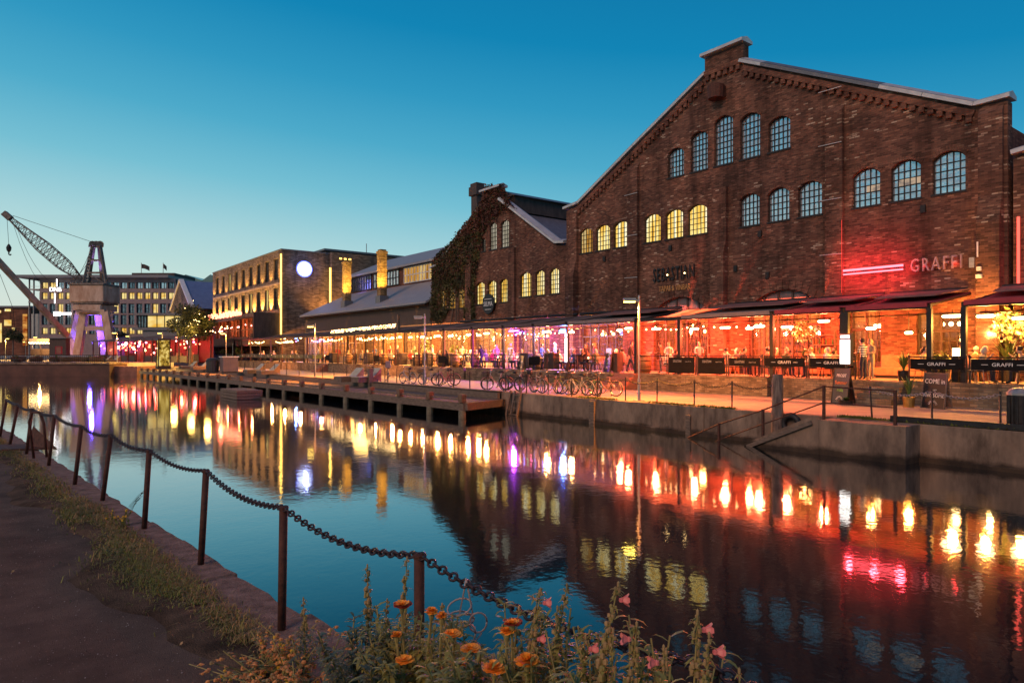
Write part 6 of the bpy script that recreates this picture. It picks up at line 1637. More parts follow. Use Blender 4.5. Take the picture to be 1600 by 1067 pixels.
# benches against the wall
for i, (y0, y1) in enumerate(((12.0,14.0),(15.4,17.2),(21.2,23.2),(34.4,36.9),(41.0,42.1),(46.5,47.8))):
    o = thing('wall_bench', f'upholstered bench against the brick front, {nth(i)} bench from the right', 'bench', (31.3,(y0+y1)/2,ZT), 'benches along the fronts')
    b = MB(); b.box(30.9,31.55,y0,y1,ZT+.1,ZT+.46); b.build('seat', M['leather'], o, bevel=.03); b = MB(); b.box(31.56,31.7,y0,y1,ZT+.1,ZT+1.0); b.build('backrest', M['leather'], o, bevel=.03); b = MB(); b.box(30.95,31.65,y0+.05,y1-.05,ZT,ZT+.098); b.build('plinth', M['dark'], o)
# standing guests
yy_ = yx(1349, 28.2); person(28.2, yy_, ZT-.0, -.3, 'stand', 'striped', 'hair_d', 'man in black and white striped shirt standing by the steps', s=.93)
yy_ = yx(1361, 28.6); person(28.6, yy_, ZT, 1.2, 'stand', 'beige', 'hair_l', 'fair haired person in beige clothes standing beside the striped shirt', CLO['beige'], True, s=.93)
yy_ = yx(1033, 28.9); person(28.9, yy_, ZT, .6, 'stand', 'brown', 'hair_d', 'person in brown top standing near the full height panels', s=.93)
yy_ = yx(1045, 29.3); person(29.3, yy_, ZT, 2.2, 'stand', 'white', 'hair_l', 'person in white top standing near the full height panels', long=True, s=.93)
yy_ = yx(985, 28.3); person(28.3, yy_, ZT, pi+.4, 'walk', 'black', 'hair_d', 'person in black top walking on the terrace by the lamp post', s=.95)
yy_ = yx(797, 28.9); person(28.9, yy_, ZT, 2.9, 'stand', 'white', 'hair_d', 'waiter in white top standing under the purple lamp', s=.95)
yy_ = yx(610, 29); person(29, yy_, ZT, 2.4, 'stand', 'red', 'hair_d', 'person in red top standing under the warm heaters far left', s=.95)
# far terrace: simple rows of tables with guests
ty = [54.5,57.5,60.5,63.5,70,73,76,79.5,83,87,91,96]
for i, y in enumerate(ty):
    table(28.9, y, ZT, 0, f'table on the far left terraces, {nth(i)} of these from the right')
    seat(28.9, y-.72, 0, f'at far terrace table {ORD[i]} from right, near side', rr.random() < .7, ck='dark'); seat(28.9, y+.72, pi, f'at far terrace table {ORD[i]} from right, far side', rr.random() < .7, ck='dark')
# plants on the terrace
def bush(X, Y, z, r, n, mats, lb, seed, sq=1.0, lsz=.16, pot=True, nm='potted_shrub'):
    o = thing(nm, lb, 'plant', (X,Y,z)); q = random.Random(seed); b = MB()
    for i in range(n):
        v = Vector((q.gauss(0,1),q.gauss(0,1),q.gauss(0,1))).normalized()*r*q.random()**.45; v.z *= sq; leafq(b, Vector((X,Y,z+(r*sq+.3 if pot else 0)))+v, lsz*q.uniform(.6,1.5), q, q.randrange(len(mats)))
    b.build('leaves', mats, o, fixn=False)
    b = MB()
    if pot: b.lathe([(.16,0),(.22,.34),(.18,.34)], (X,Y,z), 12); b.build('pot', M['dark'], o)
    else: b.tube([(X,Y,z+r),(X,Y,5.2)], .01, 4); b.lathe([(.05,-.18),(.16,-.02),(.14,.0)], (X,Y,z), 10); b.build('hanger', M['dark'], o)
    return o
GP_ = [M['green'], M['leaf_a']]
y = yx(1254, 30.5); bush(30.5, y, 4.0, .5, 260, GP_+[M['pampas']], 'big hanging fern over the red lit terrace', 1, 1.1, pot=False, nm='hanging_plant')
y = yx(1262, 29.6); bush(29.6, y, 2.9, .3, 120, GP_, 'small hanging fern below the big one on the red terrace', 2, pot=False, nm='hanging_plant')
y = yx(1578, 30.2); bush(30.2, y, 4.0, .62, 300, [M['pampas'],M['pampas'],M['green']], 'pale feathery hanging plant at the right end of the amber terrace', 3, 1.2, .2, pot=False, nm='hanging_plant')
y = yx(1412, 28.6); yucca(28.6, y, ZT, 1.1, 40, 'arching palm on the terrace left of the guest in white', 'dark', .22, .4, sp=.9)
y = yx(1468, 29.3); bush(29.3, y, ZT, .42, 240, GP_, 'leafy shrub in a pot between the two amber lit posts', 5)
y = yx(1575, 30.9); yucca(30.9, y, ZT, 1.6, 44, 'tall arching palm by the brick at the right end of the amber terrace', 'dark', .25, .5, sp=.9)
y = yx(710, 31.0); bush(31, y, ZT, .5, 200, GP_, 'leafy shrub in a pot on the warm lit middle terrace', 7, 1.5)
y = yx(665, 30.4); bush(30.4, y, ZT, .55, 260, GP_+[M['pampas']], 'tall bushy plant in a pot left of the pale counters', 8, 2.0)
y = yx(372, 28.4); bush(28.4, y, ZT, .7, 220, GP_, 'round clipped shrub behind the tall far light box', 9, 1.1, .25); y = yx(350, 28.4); bush(28.4, y, ZT, .6, 200, GP_, 'round clipped shrub left of the tall far light box', 10, 1.1, .25)
# pale counters, parasol-like wall lamp, table lantern
o = thing('serving_counter', 'long pale serving counter under warm heaters on the middle terrace', 'counter', (30, 43, ZT)); b = MB(); b.box(31.0,31.5,38.9,46.3,ZT,ZT+1.05); b.build('body', M['cream'], o); b = MB(); b.box(30.9,31.6,38.8,46.4,ZT+1.052,ZT+1.1); b.build('top', M['wood_warm'], o)
y = yx(1494, 28.4); o = thing('table_lantern', 'small glowing box lantern between the two amber lit posts', 'lantern', (28.4, y, ZT+.9)); b = MB(); b.box(28.3,28.5,y-.09,y+.09,ZT+.98,ZT+1.26); b.build('glass', M['bulb'], o); b = MB()
b.box(28.28,28.52,y-.11,y+.11,ZT+1.262,ZT+1.31); b.box(28.28,28.52,y-.11,y+.11,ZT,ZT+.978); b.build('frame', M['dark'], o)
y = yx(1548, 31.6); o = thing('wall_lantern', 'bright round wall lamp on the amber lit brick at the right', 'wall lamp', (31.7, y, 3.6)); b = MB(); b.ball((31.75,y,3.75), .13, 10); b.build('globe', M['bulb'], o); b = MB(); b.box(31.86,31.99,y-.05,y+.05,3.6,3.9); b.build('bracket', M['dark'], o)
light('wall_lamp_light', 'POINT', (31.45, y, 3.75), 130, (1,.6,.2), .1)
for k, (px, pyy) in enumerate(((1122,532),(1290,545))):
    y = yx(px, XF-.2); o = thing('wall_shelf', ('rust brown wall shelf of bottles on the red lit brick, left one' if k == 0 else 'rust brown wall shelf of bottles on the red lit brick, right one'), 'shelf', (XF-.4, y, 3)); b = MB()
    for z in (2.9,3.35,3.8): b.box(XF-.42,XF-.225,y-.5,y+.5,z,z+.04)
    b.box(XF-.42,XF-.225,y-.54,y-.503,2.8,4.0); b.box(XF-.42,XF-.225,y+.503,y+.54,2.8,4.0); b.build('board', M['wood'], o)
    for z in (2.94,3.39):
        for j in range(6): b = MB(); b.tube([(XF-.32,y-.4+j*.16,z),(XF-.32,y-.4+j*.16,z+.2),(XF-.32,y-.4+j*.16,z+.3)], [.04,.04,.015], 6); b.build('bottle', M['bottle_b'] if j % 2 else M['bottle_a'], o)

# barrels, cabinets and bystanders along the middle and far terraces
rr = random.Random(91); bi = ci = 0
bw_ = ['left end of the pale counter','left of the pale counter','right of the purple lamp post','by the tall light box','beside the red lit steps','behind the unlit lamp post','above the left bicycle group','above the wooden loungers']
cw_ = ['just left of the pale counter','below the bushy plant','between purple and blue lamps','near the lit lamp post on the right','left of the chalk board in red light','above the child seat bicycle','under the small hanging panel','below the fairy light band']
for k, px in enumerate((712, 700, 690, 668, 742, 823, 838, 862, 1008, 960, 655, 628, 600, 575, 545, 520)):
    X = 28.15 + rr.uniform(0,.3); y = yx(px, X)
    if k % 2 == 0:
        o = thing('wooden_barrel', f'wooden barrel behind the railing, {bw_[bi]}', 'barrel', (X,y,ZT), 'barrels behind the railing'); bi += 1
        b = MB(); b.lathe([(.26,0),(.33,.3),(.35,.5),(.33,.7),(.27,1.0)], (X,y,ZT), 14); b.build('staves', M['wood_warm'], o, smooth=True)
        b = MB()
        for z, r_ in ((.12,.305),(.34,.347),(.66,.347),(.88,.305)): b.ring((X,y,ZT+z), r_, .014, Matrix.Identity(3), 18, 4)
        b.build('hoops', M['dark'], o)
    else:
        o = thing('waiter_station', f'dark waiter station box behind the railing, {cw_[ci]}', 'cabinet', (X,y,ZT), 'waiter stations behind the railing'); ci += 1
        b = MB(); b.box(X-.25,X+.25,y-.45,y+.45,ZT+.06,ZT+1.05); b.build('body', M['cladding'], o, bevel=.01); b = MB(); b.box(X-.28,X+.28,y-.48,y+.48,ZT+1.052,ZT+1.09); b.build('top', M['wood_warm'], o)
        b = MB(); b.box(X-.265,X-.252,y-.02,y+.02,ZT+.55,ZT+.75); b.build('handle', M['grey_metal'], o)
st_ = [(930,29.6,'red','hair_l','walk',1.2),(915,28.9,'black','hair_d','stand',2.6),(868,29.8,'grey','hair_g','stand',.5),(846,29.0,'blue','hair_d','stand',3.4),(776,29.6,'pink','hair_l','stand',2.0),(752,28.6,'black','hair_d','walk',.2),(722,29.4,'beige','hair_d','stand',2.9),(676,28.8,'white','hair_l','stand',1.1),(648,29.6,'green','hair_d','walk',3.0),(622,28.9,'black','hair_g','stand',.7),(586,29.6,'blue','hair_l','stand',2.2),(556,28.8,'grey','hair_d','stand',.4),(528,29.5,'red','hair_d','walk',2.7),(498,28.9,'white','hair_d','stand',1.5),(1092,29.7,'pink','hair_d','stand',2.4),(1205,29.8,'black','hair_l','stand',1.9)]
near_ = {930:'right of the tall light box',915:'right of the blue lamp light box',868:'left of the blue lamp light box',846:'between purple and blue lamps',776:'left of the purple lamp',752:'left of the purple lamp among warm heaters',722:'behind the pale counter',676:'by the bushy plant',648:'behind the unlit lamp post',622:'above the left bicycles',586:'near the small dark panel',556:'above the pair of loungers',528:'under the golden fairy light band',498:'beside the green banners',1092:'behind the dark panels in red light',1205:'in red light left of the hanging fern'}
for px, X, top, hair, pose, rz in st_:
    person(X, yx(px, X), ZT, rz, pose, top, hair, f'{hw_[hair]} haired person in {top} top {"walking" if pose == "walk" else "standing"} {near_[px]}', long=(px % 4 == 0), s=rr.uniform(.9,.98))
# ---------------------------------------------------------------- near quay: chained posts, ring plate, verge, flowers
PB = [(443,795),(322,737),(233,705),(173,681),(127,667),(85,650),(50,640),(28,633),(10,625)]
tops_ = []
for px, py in [(1109,1046),(655,870)] + PB:
    h = EYE - (ZN + .788); d_ = F*h/(py-YH); xc = (px-800)/F*d_; tops_.append(Vector((xc*CA+d_*SA, -xc*SA+d_*CA, ZN+.788)))
lean = [0,0,-.012,-.045,-.05,-.10,-.09,-.09,-.1,-.16,-.14]
tops_.append(Vector((2.05,-.4,ZN+.788))); order = [len(tops_)-1] + list(range(len(tops_)-1))
names = ['by the flower spires at the bottom','behind the marigolds','with the flower bed at its foot','next to the grass clump','second beyond the grass clump','third beyond the grass clump','fourth beyond the grass clump','fifth beyond the grass clump','just right of the rusty plate','just left of the rusty plate','farthest at the left edge']
posts_ = tops_[:-1]
for i, tp in enumerate(posts_):
    base = tp + (RV*1.0)*(lean[i]) + Vector((0,0,-.79)); base.x = min(base.x, near_x(base.y)-.06)
    o = thing('chain_post', f'rust brown steel post of the near quay, {names[i]}', 'post', base, 'rusty posts along the near quay')
    b = MB(); b.tube([base, tp], .027, 12); b.build('shaft', M['rust'], o, smooth=True); b = MB(); b.lathe([(.031,-.006),(.031,.012),(.02,.02)], tp, 12); b.build('cap', M['rust'], o)
allp = [tops_[-1]] + posts_
sags = [.08,.075,.085,.075,.06,.05,.05,.045,.04,.05,.03]
cn = ['nearest span below the flower spires','span hung with the pale wire loops','span above the open water beside the marigolds','long span left of the tallest near post','fourth span from the near end','fifth span from the near end','sixth span from the near end','seventh span from the near end','eighth span from the near end','span over the rusty plate','farthest span at the left edge']
for i in range(len(allp)-1):
    a, b_ = allp[i]+UP*.012, allp[i+1]+UP*.012; L = (b_-a).length; nl = int(L/.042) if i < 5 else int(L/.06)
    o = MB()
    def cp(tt): return a.lerp(b_, tt) - UP*sags[i]*4*tt*(1-tt)
    for k in range(nl):
        t0 = (k+.5)/nl; p_ = cp(t0); d_ = (cp(t0+.01)-cp(t0-.01)).normalized(); sd = d_.cross(UP).normalized(); u = sd.cross(d_)
        roll = (pi/4 if k % 2 else -pi/4); s2 = sd*math.cos(roll)+u*math.sin(roll); u2 = d_.cross(s2)
        rot = Matrix((s2, d_, u2)).transposed(); sc2 = L/nl*.66
        o.ring(p_, .019 if i < 5 else .022, .0065 if i < 5 else .008, rot, 10 if i < 4 else 6, 6 if i < 4 else 4, sy=sc2/.0215 if i < 5 else sc2/.024)
    tag(o.build('chain', M['chain'], smooth=True), f'dark iron link chain between near quay posts, {cn[i]}', 'chain', 'chains along the near quay')
# knotted pale wire on the chain
p0 = posts_[1].lerp(posts_[0], .23) - UP*.045
o = MB(); q = random.Random(2)
def wl_(pts, r=.0042): o.tube(pts, r, 6)
wl_([p0+UP*.03, p0+RV*.015-UP*.05, p0+RV*.03-UP*.13, p0-RV*.03-UP*.13, p0-RV*.01-UP*.03, p0+UP*.03])
for k, (cx, cz, rx, rz_, tl_) in enumerate(((-.03,-.10,.055,.03,.5),(-.035,-.155,.06,.032,-.1),(-.03,-.165,.065,.036,.15),(.055,-.17,.04,.055,.2),(-.01,-.22,.055,.06,.4))):
    c_ = p0 + RV*cx + UP*cz; wl_([c_ + RV*(rx*math.cos(a)) + UP*(rz_*math.sin(a)+tl_*rx*.4*math.cos(a)) + FV*.025*math.sin(a+k) for a in [2*pi*j/16 for j in range(17)]])
wl_([p0+RV*.07-UP*.22, p0+RV*.03-UP*.27, p0-RV*.0-UP*.31])
tag(o.build('wire_loop', M['rope'], smooth=True), 'pale pinkish wire tied in loops around the near chain above the marigolds', 'wire')
# rusty plate and pipe hoop on the kerb near the left edge
pc = gp(32, 702, ZN)
o = thing('rusty_plate', 'rusty steel anchor plate with holes on the kerb at the left edge', 'plate', pc)
b = MB(); b.prism([(pc.x-.35,pc.y+.6),(pc.x+.25,pc.y+.4),(pc.x+.42,pc.y-.5),(pc.x-.3,pc.y-.2)], 'z', ZN+.02, ZN+.05); b.add([(pc.x+.1,pc.y+.2,ZN+.051),(pc.x+.5,pc.y-.9,ZN+.051),(pc.x+.2,pc.y+.1,ZN+.42)], [(0,1,2)]); b.add([(pc.x+.12,pc.y+.2,ZN+.051),(pc.x+.2,pc.y+.1,ZN+.42),(pc.x+.52,pc.y-.9,ZN+.051)], [(0,1,2)]); b.build('plate', M['rust'], o)
ph = gp(53, 716, ZN); hp_ = MB(); hp_.tube([ph, ph+UP*.62-RV*.08, ph+UP*.78-RV*.03, ph+UP*.78+RV*.1, ph+UP*.6+RV*.17, ph+RV*.22+UP*.02], .022, 8); hp_.build('hoop', M['rust'], o, smooth=True)
# verge: grass, dry stalks
M['grass_a'] = mat('grass_olive', (.24,.21,.035), .7, 0, (.10,.10,.018), 1.5, space='world'); M['grass_b'] = mat('grass_dry', (.38,.23,.09), .8, 0, (.22,.13,.055), 2, space='world'); M['grass_c'] = mat('grass_fresh', (.24,.25,.03), .6)
rr = random.Random(12); g = MB()
n_ = 0
while n_ < 40000:
    y = rr.choice([rr.uniform(4.0,9.5), rr.uniform(5.5,10), rr.uniform(9,24)])
    edge = near_x(y) - .40; off = abs(rr.gauss(0,.14)) * (1.0 + .3*math.sin(y*1.3) + .2*math.sin(y*3.1)); x = edge + .07 - off + rr.gauss(0,.05)
    dens = .68+.32*math.sin(y*2.1+.6)*math.sin(y*.9+1); 
    if rr.random() > (.35+.65*dens if y < 10 else .9): continue
    if y < 5.2 and not (4.35 < y < 5.1 and off < .16) and rr.random() < .9: continue
    if y > 10 and off > .4: continue
    tall = .5+dens; L = rr.uniform(.02,.062)*tall*(1+.5*(rr.random()<.08)); dry = rr.random() < (.55 if off < .12 else .22); m_ = 1 if dry else (2 if rr.random() < .25 and 5 < y < 7 else 0)
    a = rr.uniform(0,2*pi); d_ = Vector((math.cos(a),math.sin(a),0)); sd = Vector((-d_.y,d_.x,0))*rr.uniform(.0015,.0034)*(1 if y < 7 else 1.8); p_ = Vector((x,y,ZN-.025)); lean_ = rr.uniform(.4,1.7)
    q1 = p_ + d_*L*.35*lean_ + UP*L*.7; q2 = p_ + d_*L*lean_ + UP*L*(1-.35*lean_)
    g.add([p_-sd,p_+sd,q1+sd*.8,q1-sd*.8,q2], [(0,1,2,3),(3,2,4)], m_); n_ += 1
kind(g.build('grass', [M['grass_a'],M['grass_b'],M['grass_c']], fixn=False), 'stuff')
M['soil'] = mat('verge_soil', (.15,.092,.06), .95, 0, (.06,.038,.026), 4, 1.0, bs=90, spec=.04, space='world')
s = MB(); N_ = 120
vs = []
for i in range(N_+1):
    y = .5 + 30*i/N_; e = near_x(y)-.395; w_ = .42+.2*math.sin(y*1.3)+.09*math.sin(y*3.1+1)+.05*math.sin(y*7)
    for j in range(5):
        tt = j/4; vs.append((e-w_*tt, y, ZN-.012+.03*math.sin(pi*tt)*(.6+.4*math.sin(y*4))*(1 if j < 4 else 0) - (.02 if j == 4 else 0)))
s.add(vs, [(i*5+j,i*5+j+1,(i+1)*5+j+1,(i+1)*5+j) for i in range(N_) for j in range(4)]); kind(s.build('verge_ground', M['soil'], smooth=True), 'structure')
# fallen leaves
fl_ = MB()
for i in range(46):
    y = rr.uniform(2.2,9); x = near_x(y)-rr.uniform(.5,2.6); leafq(fl_, (x,y,ZN+.012), rr.uniform(.015,.032), rr)
kind(fl_.build('fallen_leaves', mat('fallen_leaf', (.4,.25,.12), .8), fixn=False), 'stuff')
gv = MB(); q = random.Random(71)
for i in range(7000):
    y = 1.2 + 9*q.random()**1.3; x = near_x(y) - .62 - q.random()*4.2
    r_ = q.uniform(.0025,.0065)*(1.6 if q.random() < .06 else 1); z = ZN - .02
    for cx, cy, rr_, hh in ((-.98,4.25,.42,.045),(-1.9,5.15,.5,.035),(-.2,2.6,.6,.03),(-2.4,7.2,.7,.03)):
        z += hh*math.exp(-2*(((x-cx)**2+(y-cy)**2)/rr_**2))
    a = q.uniform(0,6.28); c_, s_ = math.cos(a)*r_, math.sin(a)*r_
    gv.add([(x+c_,y+s_,z),(x-s_*.8,y+c_*.8,z),(x-c_,y-s_,z),(x+s_*.8,y-c_*.8,z),(x+c_*.2,y+s_*.2,z+r_*.8)], [(0,1,4),(1,2,4),(2,3,4),(3,0,4)], 0 if q.random() < .55 else 1 if q.random() < .7 else 2)
kind(gv.build('gravel', [mat('dark_grit', (.10,.065,.05), .9), mat('brown_grit', (.24,.155,.12), .9), mat('pale_grit', (.42,.34,.3), .9)], fixn=False), 'stuff')
# yellow weed on the kerb
yw_ = gp(190, 823, ZN); o = thing('yellow_weed', 'small yellow flowering weed on the kerb between posts', 'plant', yw_); b = MB(); b2 = MB()
for i in range(14):
    p_ = yw_+Vector((rr.gauss(0,.05),rr.gauss(0,.09),0)); q_ = p_+Vector((rr.gauss(0,.04),rr.gauss(0,.04),rr.uniform(.07,.17))); b.tube([p_,q_], .003, 4); b2.ball(q_, rr.uniform(.008,.014), 5)
    for k in range(3): leafq(b, p_.lerp(q_, rr.random()), .035, rr)
b.build('stems', M['grass_a'], o, fixn=False); b2.build('flowers', mat('yellow_petal', (.6,.36,.02), .6), o)
sw = gp(187, 800, ZN); 
o = thing('wispy_weed', 'thin dark weed sprig leaning over the water from the kerb', 'plant', sw); b = MB()
for i in range(6):
    p_ = Vector((near_x(sw.y)-.03, sw.y+.05*i, ZN)); q_ = p_+Vector((.06+.03*i,rr.gauss(0,.05),.10+.02*i)); b.tube([p_,(p_+q_)/2+UP*.02,q_], .0022, 4)
    for k in range(5): leafq(b, p_.lerp(q_, .4+.12*k)+UP*.01, .022, rr)
b.build('sprig', M['leaf_b'], o, fixn=False)
# flower bed plants -------------------------------------------------------------
M['st'] = mat('flower_stem', (.32,.24,.07), .6, 0, (.2,.155,.05), 20); M['lf'] = mat('snapdragon_leaf', (.30,.235,.04), .5, 0, (.13,.125,.025), 15); M['lf2'] = mat('bluish_leaf', (.10,.105,.045), .5, 0, (.055,.065,.035), 15)
M['bud'] = mat('seed_bud', (.42,.25,.10), .7, 0, (.17,.12,.045), 25); M['mari'] = mat('marigold_petal', (1,.42,.04), .55, 0, (.9,.22,.012), 40); M['marr'] = mat('marigold_red', (.45,.05,.01), .6, 0, (.3,.03,.008), 30)
M['pink'] = mat('snapdragon_petal', (.85,.28,.22), .5, 0, (.6,.12,.12), 20); M['brown'] = mat('wilted_bloom', (.8,.33,.10), .8, 0, (.4,.15,.05), 12); M['yel'] = mat('yellow_bloom', (.75,.42,.02), .6)
def lance(b, p, d, L, w, m=0, droop=.3):
    d = d.normalized(); sd = d.cross(UP); sd = sd.normalized() if sd.length > .01 else Vector((1,0,0)); pts = [p, p+d*L*.35-UP*L*droop*.1, p+d*L*.7-UP*L*droop*.4, p+d*L-UP*L*droop]
    ws = [w*.3, w, w*.75, 0]
    vs = []
    for q, ww in zip(pts, ws): vs += [q-sd*ww*.5, q+sd*ww*.5]
    b.add(vs, [(0,1,3,2),(2,3,5,4),(4,5,7,6)], m)
def place(px, py_top, d):
    p = at(px, py_top, d); return p
BED = 1.30
def spire(px, pyt, d, lb, seed, pink=0, lean_=0., dense=1.0, leaf='lf', body=.45):
    q = random.Random(seed); tip = at(px, pyt, d); foot = Vector((tip.x-lean_*RV.x, tip.y-lean_*RV.y, BED)); H = tip.z-foot.z
    o = thing('snapdragon', lb, 'flower', foot, 'snapdragon spires in the near flower bed')
    ctr = [foot, foot.lerp(tip,.35)+Vector((q.gauss(0,.012),q.gauss(0,.012),0)), foot.lerp(tip,.7)+Vector((q.gauss(0,.01),q.gauss(0,.01),0)), tip]
    def cpt(t_):
        k = min(2, int(t_*3)); f = t_*3-k; return ctr[k].lerp(ctr[k+1], f)
    b = MB(); b.tube([cpt(i/8) for i in range(9)], [.006-.004*i/8 for i in range(9)], 6); b.build('stem', M['st'], o)
    b = MB(); n = int(40*dense)
    for i in range(n):
        t_ = 1-body*(i/n)**1.0; t_ = min(.985, max(.2, t_+q.gauss(0,.02))); a = q.uniform(0,2*pi); r_ = .003+.008*(1-t_)/body*q.uniform(.3,1.6)
        c_ = cpt(t_) + Vector((math.cos(a),math.sin(a),.15))*(r_+.004); s_ = (.0042+.0048*min(1,(1-t_)*4))*q.uniform(.6,1.4)
        b.ball(c_, s_, 6, 0 if q.random() < .6 else 1, (1,1,1.25))
        
        for e_ in range(2): lance(b, cpt(t_)+Vector((q.gauss(0,.004),q.gauss(0,.004),0)), Vector((math.cos(a+e_*2),math.sin(a+e_*2),q.uniform(-.1,.6))), q.uniform(.012,.03), .0055, 2 if e_ else 1, .5)
    b.ball(tip, .006, 6, 0, (.8,.8,2.0)); b.build('seed_heads', [M['bud'], M['st'], M[leaf]], o)  # seed heads: buds along the spire with small leaf bits between
    b = MB(); nl = int(130*dense)
    for i in range(nl):
        t_ = q.uniform(.02,1-body*.9)*.98; a = q.uniform(0,2*pi); lance(b, cpt(t_)+Vector((q.gauss(0,.025),q.gauss(0,.025),0))*(1-t_), Vector((math.cos(a),math.sin(a),q.uniform(.1,.9))), q.uniform(.04,.085), q.uniform(.009,.018), 0, .5)
    b.build('leaves', M[leaf], o, fixn=False)
    for k in range(pink):
        t_ = 1-body*(.12+.35*k); sgn = RV*(1 if (seed+k) % 3 else -1); c_ = cpt(max(.3,t_))+sgn*.026; b = MB()
        for j in range(5):
            a = 2*pi*j/5; d_ = (sgn*.7+UP*math.cos(a)*.8+FV*math.sin(a)*.8).normalized(); sd = d_.cross(sgn).normalized()
            b.add([c_-sgn*.015, c_+d_*.016+sd*.011, c_+d_*.026+sd*.006, c_+d_*.026-sd*.006, c_+d_*.016-sd*.011], [(0,1,2,3,4)])
        b.ball(c_-sgn*.006, .009, 6); b.build('blossom', M['pink'], o, fixn=False)
    return o
def marigold(px, py, d, lb, seed, r_=.034, kindm='orange', foliage=True, flat=.7):
    q = random.Random(seed); d -= .12; c = at(px, py, d); foot = Vector((c.x+q.gauss(0,.03), c.y+q.gauss(0,.03), BED)); o = thing('marigold', lb, 'flower', foot, 'marigolds in the near flower bed')
    b = MB(); b.tube([foot, foot.lerp(c,.5)+Vector((q.gauss(0,.02),q.gauss(0,.02),0)), c-UP*.02], [.005,.004,.005], 6); b.lathe([(.006,-.035),(.011,-.02),(.012,-.004)], c, 8); b.build('stem', M['st'], o)
    b = MB()
    for ring_ in range(5):
        nn = (15,13,11,8,5)[ring_]; el = (.05,.3,.6,.95,1.3)[ring_]
        for j in range(nn):
            a = 2*pi*(j+.5*ring_)/nn+q.gauss(0,.1); d_ = Vector((math.cos(a)*math.cos(el), math.sin(a)*math.cos(el), math.sin(el)*flat)); t1 = Vector((-math.sin(a),math.cos(a),0)); L = r_*q.uniform(.8,1.15)*(1-.1*ring_)
            w_ = L*.42; k1 = c+d_*L*.45; k2 = c+d_*L+UP*q.uniform(-.004,.004); m_ = 0 if kindm == 'orange' or ring_ > 1 else 1
            b.add([c+d_*L*.1, k1+t1*w_*.7, k2+t1*w_+UP*.002, k2+d_*.004-UP*.002, k2-t1*w_-UP*.001, k1-t1*w_*.7], [(0,1,5),(1,2,3),(1,3,5),(3,4,5)], m_)
    b.build('petals', [M['mari'], M['marr']], o, fixn=False)
    if foliage:
        b = MB()
        for i in range(70):
            t_ = q.uniform(.0,.86); p_ = foot.lerp(c, t_)+Vector((q.gauss(0,.035),q.gauss(0,.035),0)); a = q.uniform(0,2*pi); d_ = Vector((math.cos(a),math.sin(a),q.uniform(.1,.8)))
            L = q.uniform(.035,.07)
            for k in range(5):
                s_ = p_+d_.normalized()*L*k/5
                for e in (-1,1):
                    dd = (d_.normalized()+d_.cross(UP).normalized()*e*.9); lance(b, s_, dd, L*.35, .004, 0, .2)
        b.build('leaves', M['lf'], o, fixn=False)
    return o
SP_ = [(474,935,3.55,'short snapdragon spire left of the open water',1,0,.0,.7,'lf2'),(574,884,3.15,'tall bare snapdragon spire standing alone against the blue water',2,0,.01,1.2,'lf2'),(636,872,2.95,'snapdragon spire just left of the post behind the marigolds',3,0,.0,.9,'lf'),(605,938,3.0,'short dark snapdragon spire between two tall ones',4,0,.02,.6,'lf2'),
       (691,945,2.8,'slim snapdragon bud right of the leaning marigold',5,0,.0,.5,'lf'),(811,950,2.42,'slim snapdragon spire before the lower chain',6,0,.07,.9,'lf'),(845,922,2.36,'snapdragon spire with one pink blossom right of the marigolds',7,2,.14,1.4,'lf'),(886,915,2.3,'tall slim snapdragon spire without blossom above the chain',8,0,.16,1.2,'lf'),(871,950,2.28,'low snapdragon spire below the chain in the middle',9,0,.05,.8,'lf'),
       (966,913,2.12,'tallest snapdragon spire with a pink blossom at its tip',10,1,.2,1.8,'lf'),(958,985,2.1,'low snapdragon spire beneath the tallest one',11,0,.05,.8,'lf'),(995,975,2.02,'snapdragon spire with an orange pink blossom over the dark reflection',12,1,.08,1.5,'lf'),(1090,957,1.92,'bushy snapdragon spire at the right end of the bed',13,1,.08,1.7,'lf'),(1108,992,1.88,'snapdragon spire with a pink trumpet at the right end',14,1,.08,1.4,'lf'),(1037,1012,1.95,'small snapdragon spire with pink blossoms at the bottom edge',15,2,.02,.8,'lf'),(915,995,2.2,'bent snapdragon spire low before the reflection',16,1,.03,.8,'lf'),(1155,1048,1.85,'lowest snapdragon tip at the bottom right',17,0,0,.5,'lf')]
for a in SP_: spire(*a)
MG = [(628,944,2.85,'leaning orange and dark red marigold left of the post',1,.036,'red',True,.45),(706,990,2.7,'orange marigold with drooping petals below the wire loops',2,.034,'orange',True,.5),(674,955,2.75,'small upright orange marigold bud beside the post',3,.022,'orange',True,1.1),(690,962,2.72,'second small marigold bud close to the first',4,.02,'orange',False,1.1),(620,992,2.85,'small yellow orange marigold low before the water',5,.022,'orange',True,.8),
      (736,1012,2.6,'wide orange marigold facing up in the middle of the bed',6,.034,'orange',True,.4),(632,1030,2.75,'broad orange marigold near the bottom edge, left',7,.034,'orange',True,.4),(722,1035,2.55,'ragged yellow marigold near the bottom edge',8,.022,'orange',True,.9),(772,1044,2.4,'full round orange marigold at the bottom, left of the pair',9,.036,'orange',True,.9),(824,1032,2.32,'full round orange marigold at the bottom, right of the pair',10,.036,'orange',True,.9),(800,972,2.45,'dark red marigold just under the chain',11,.03,'red',True,.4),(792,985,2.45,'orange marigold just under the chain',12,.024,'orange',False,.6)]
for a in MG: marigold(*a)
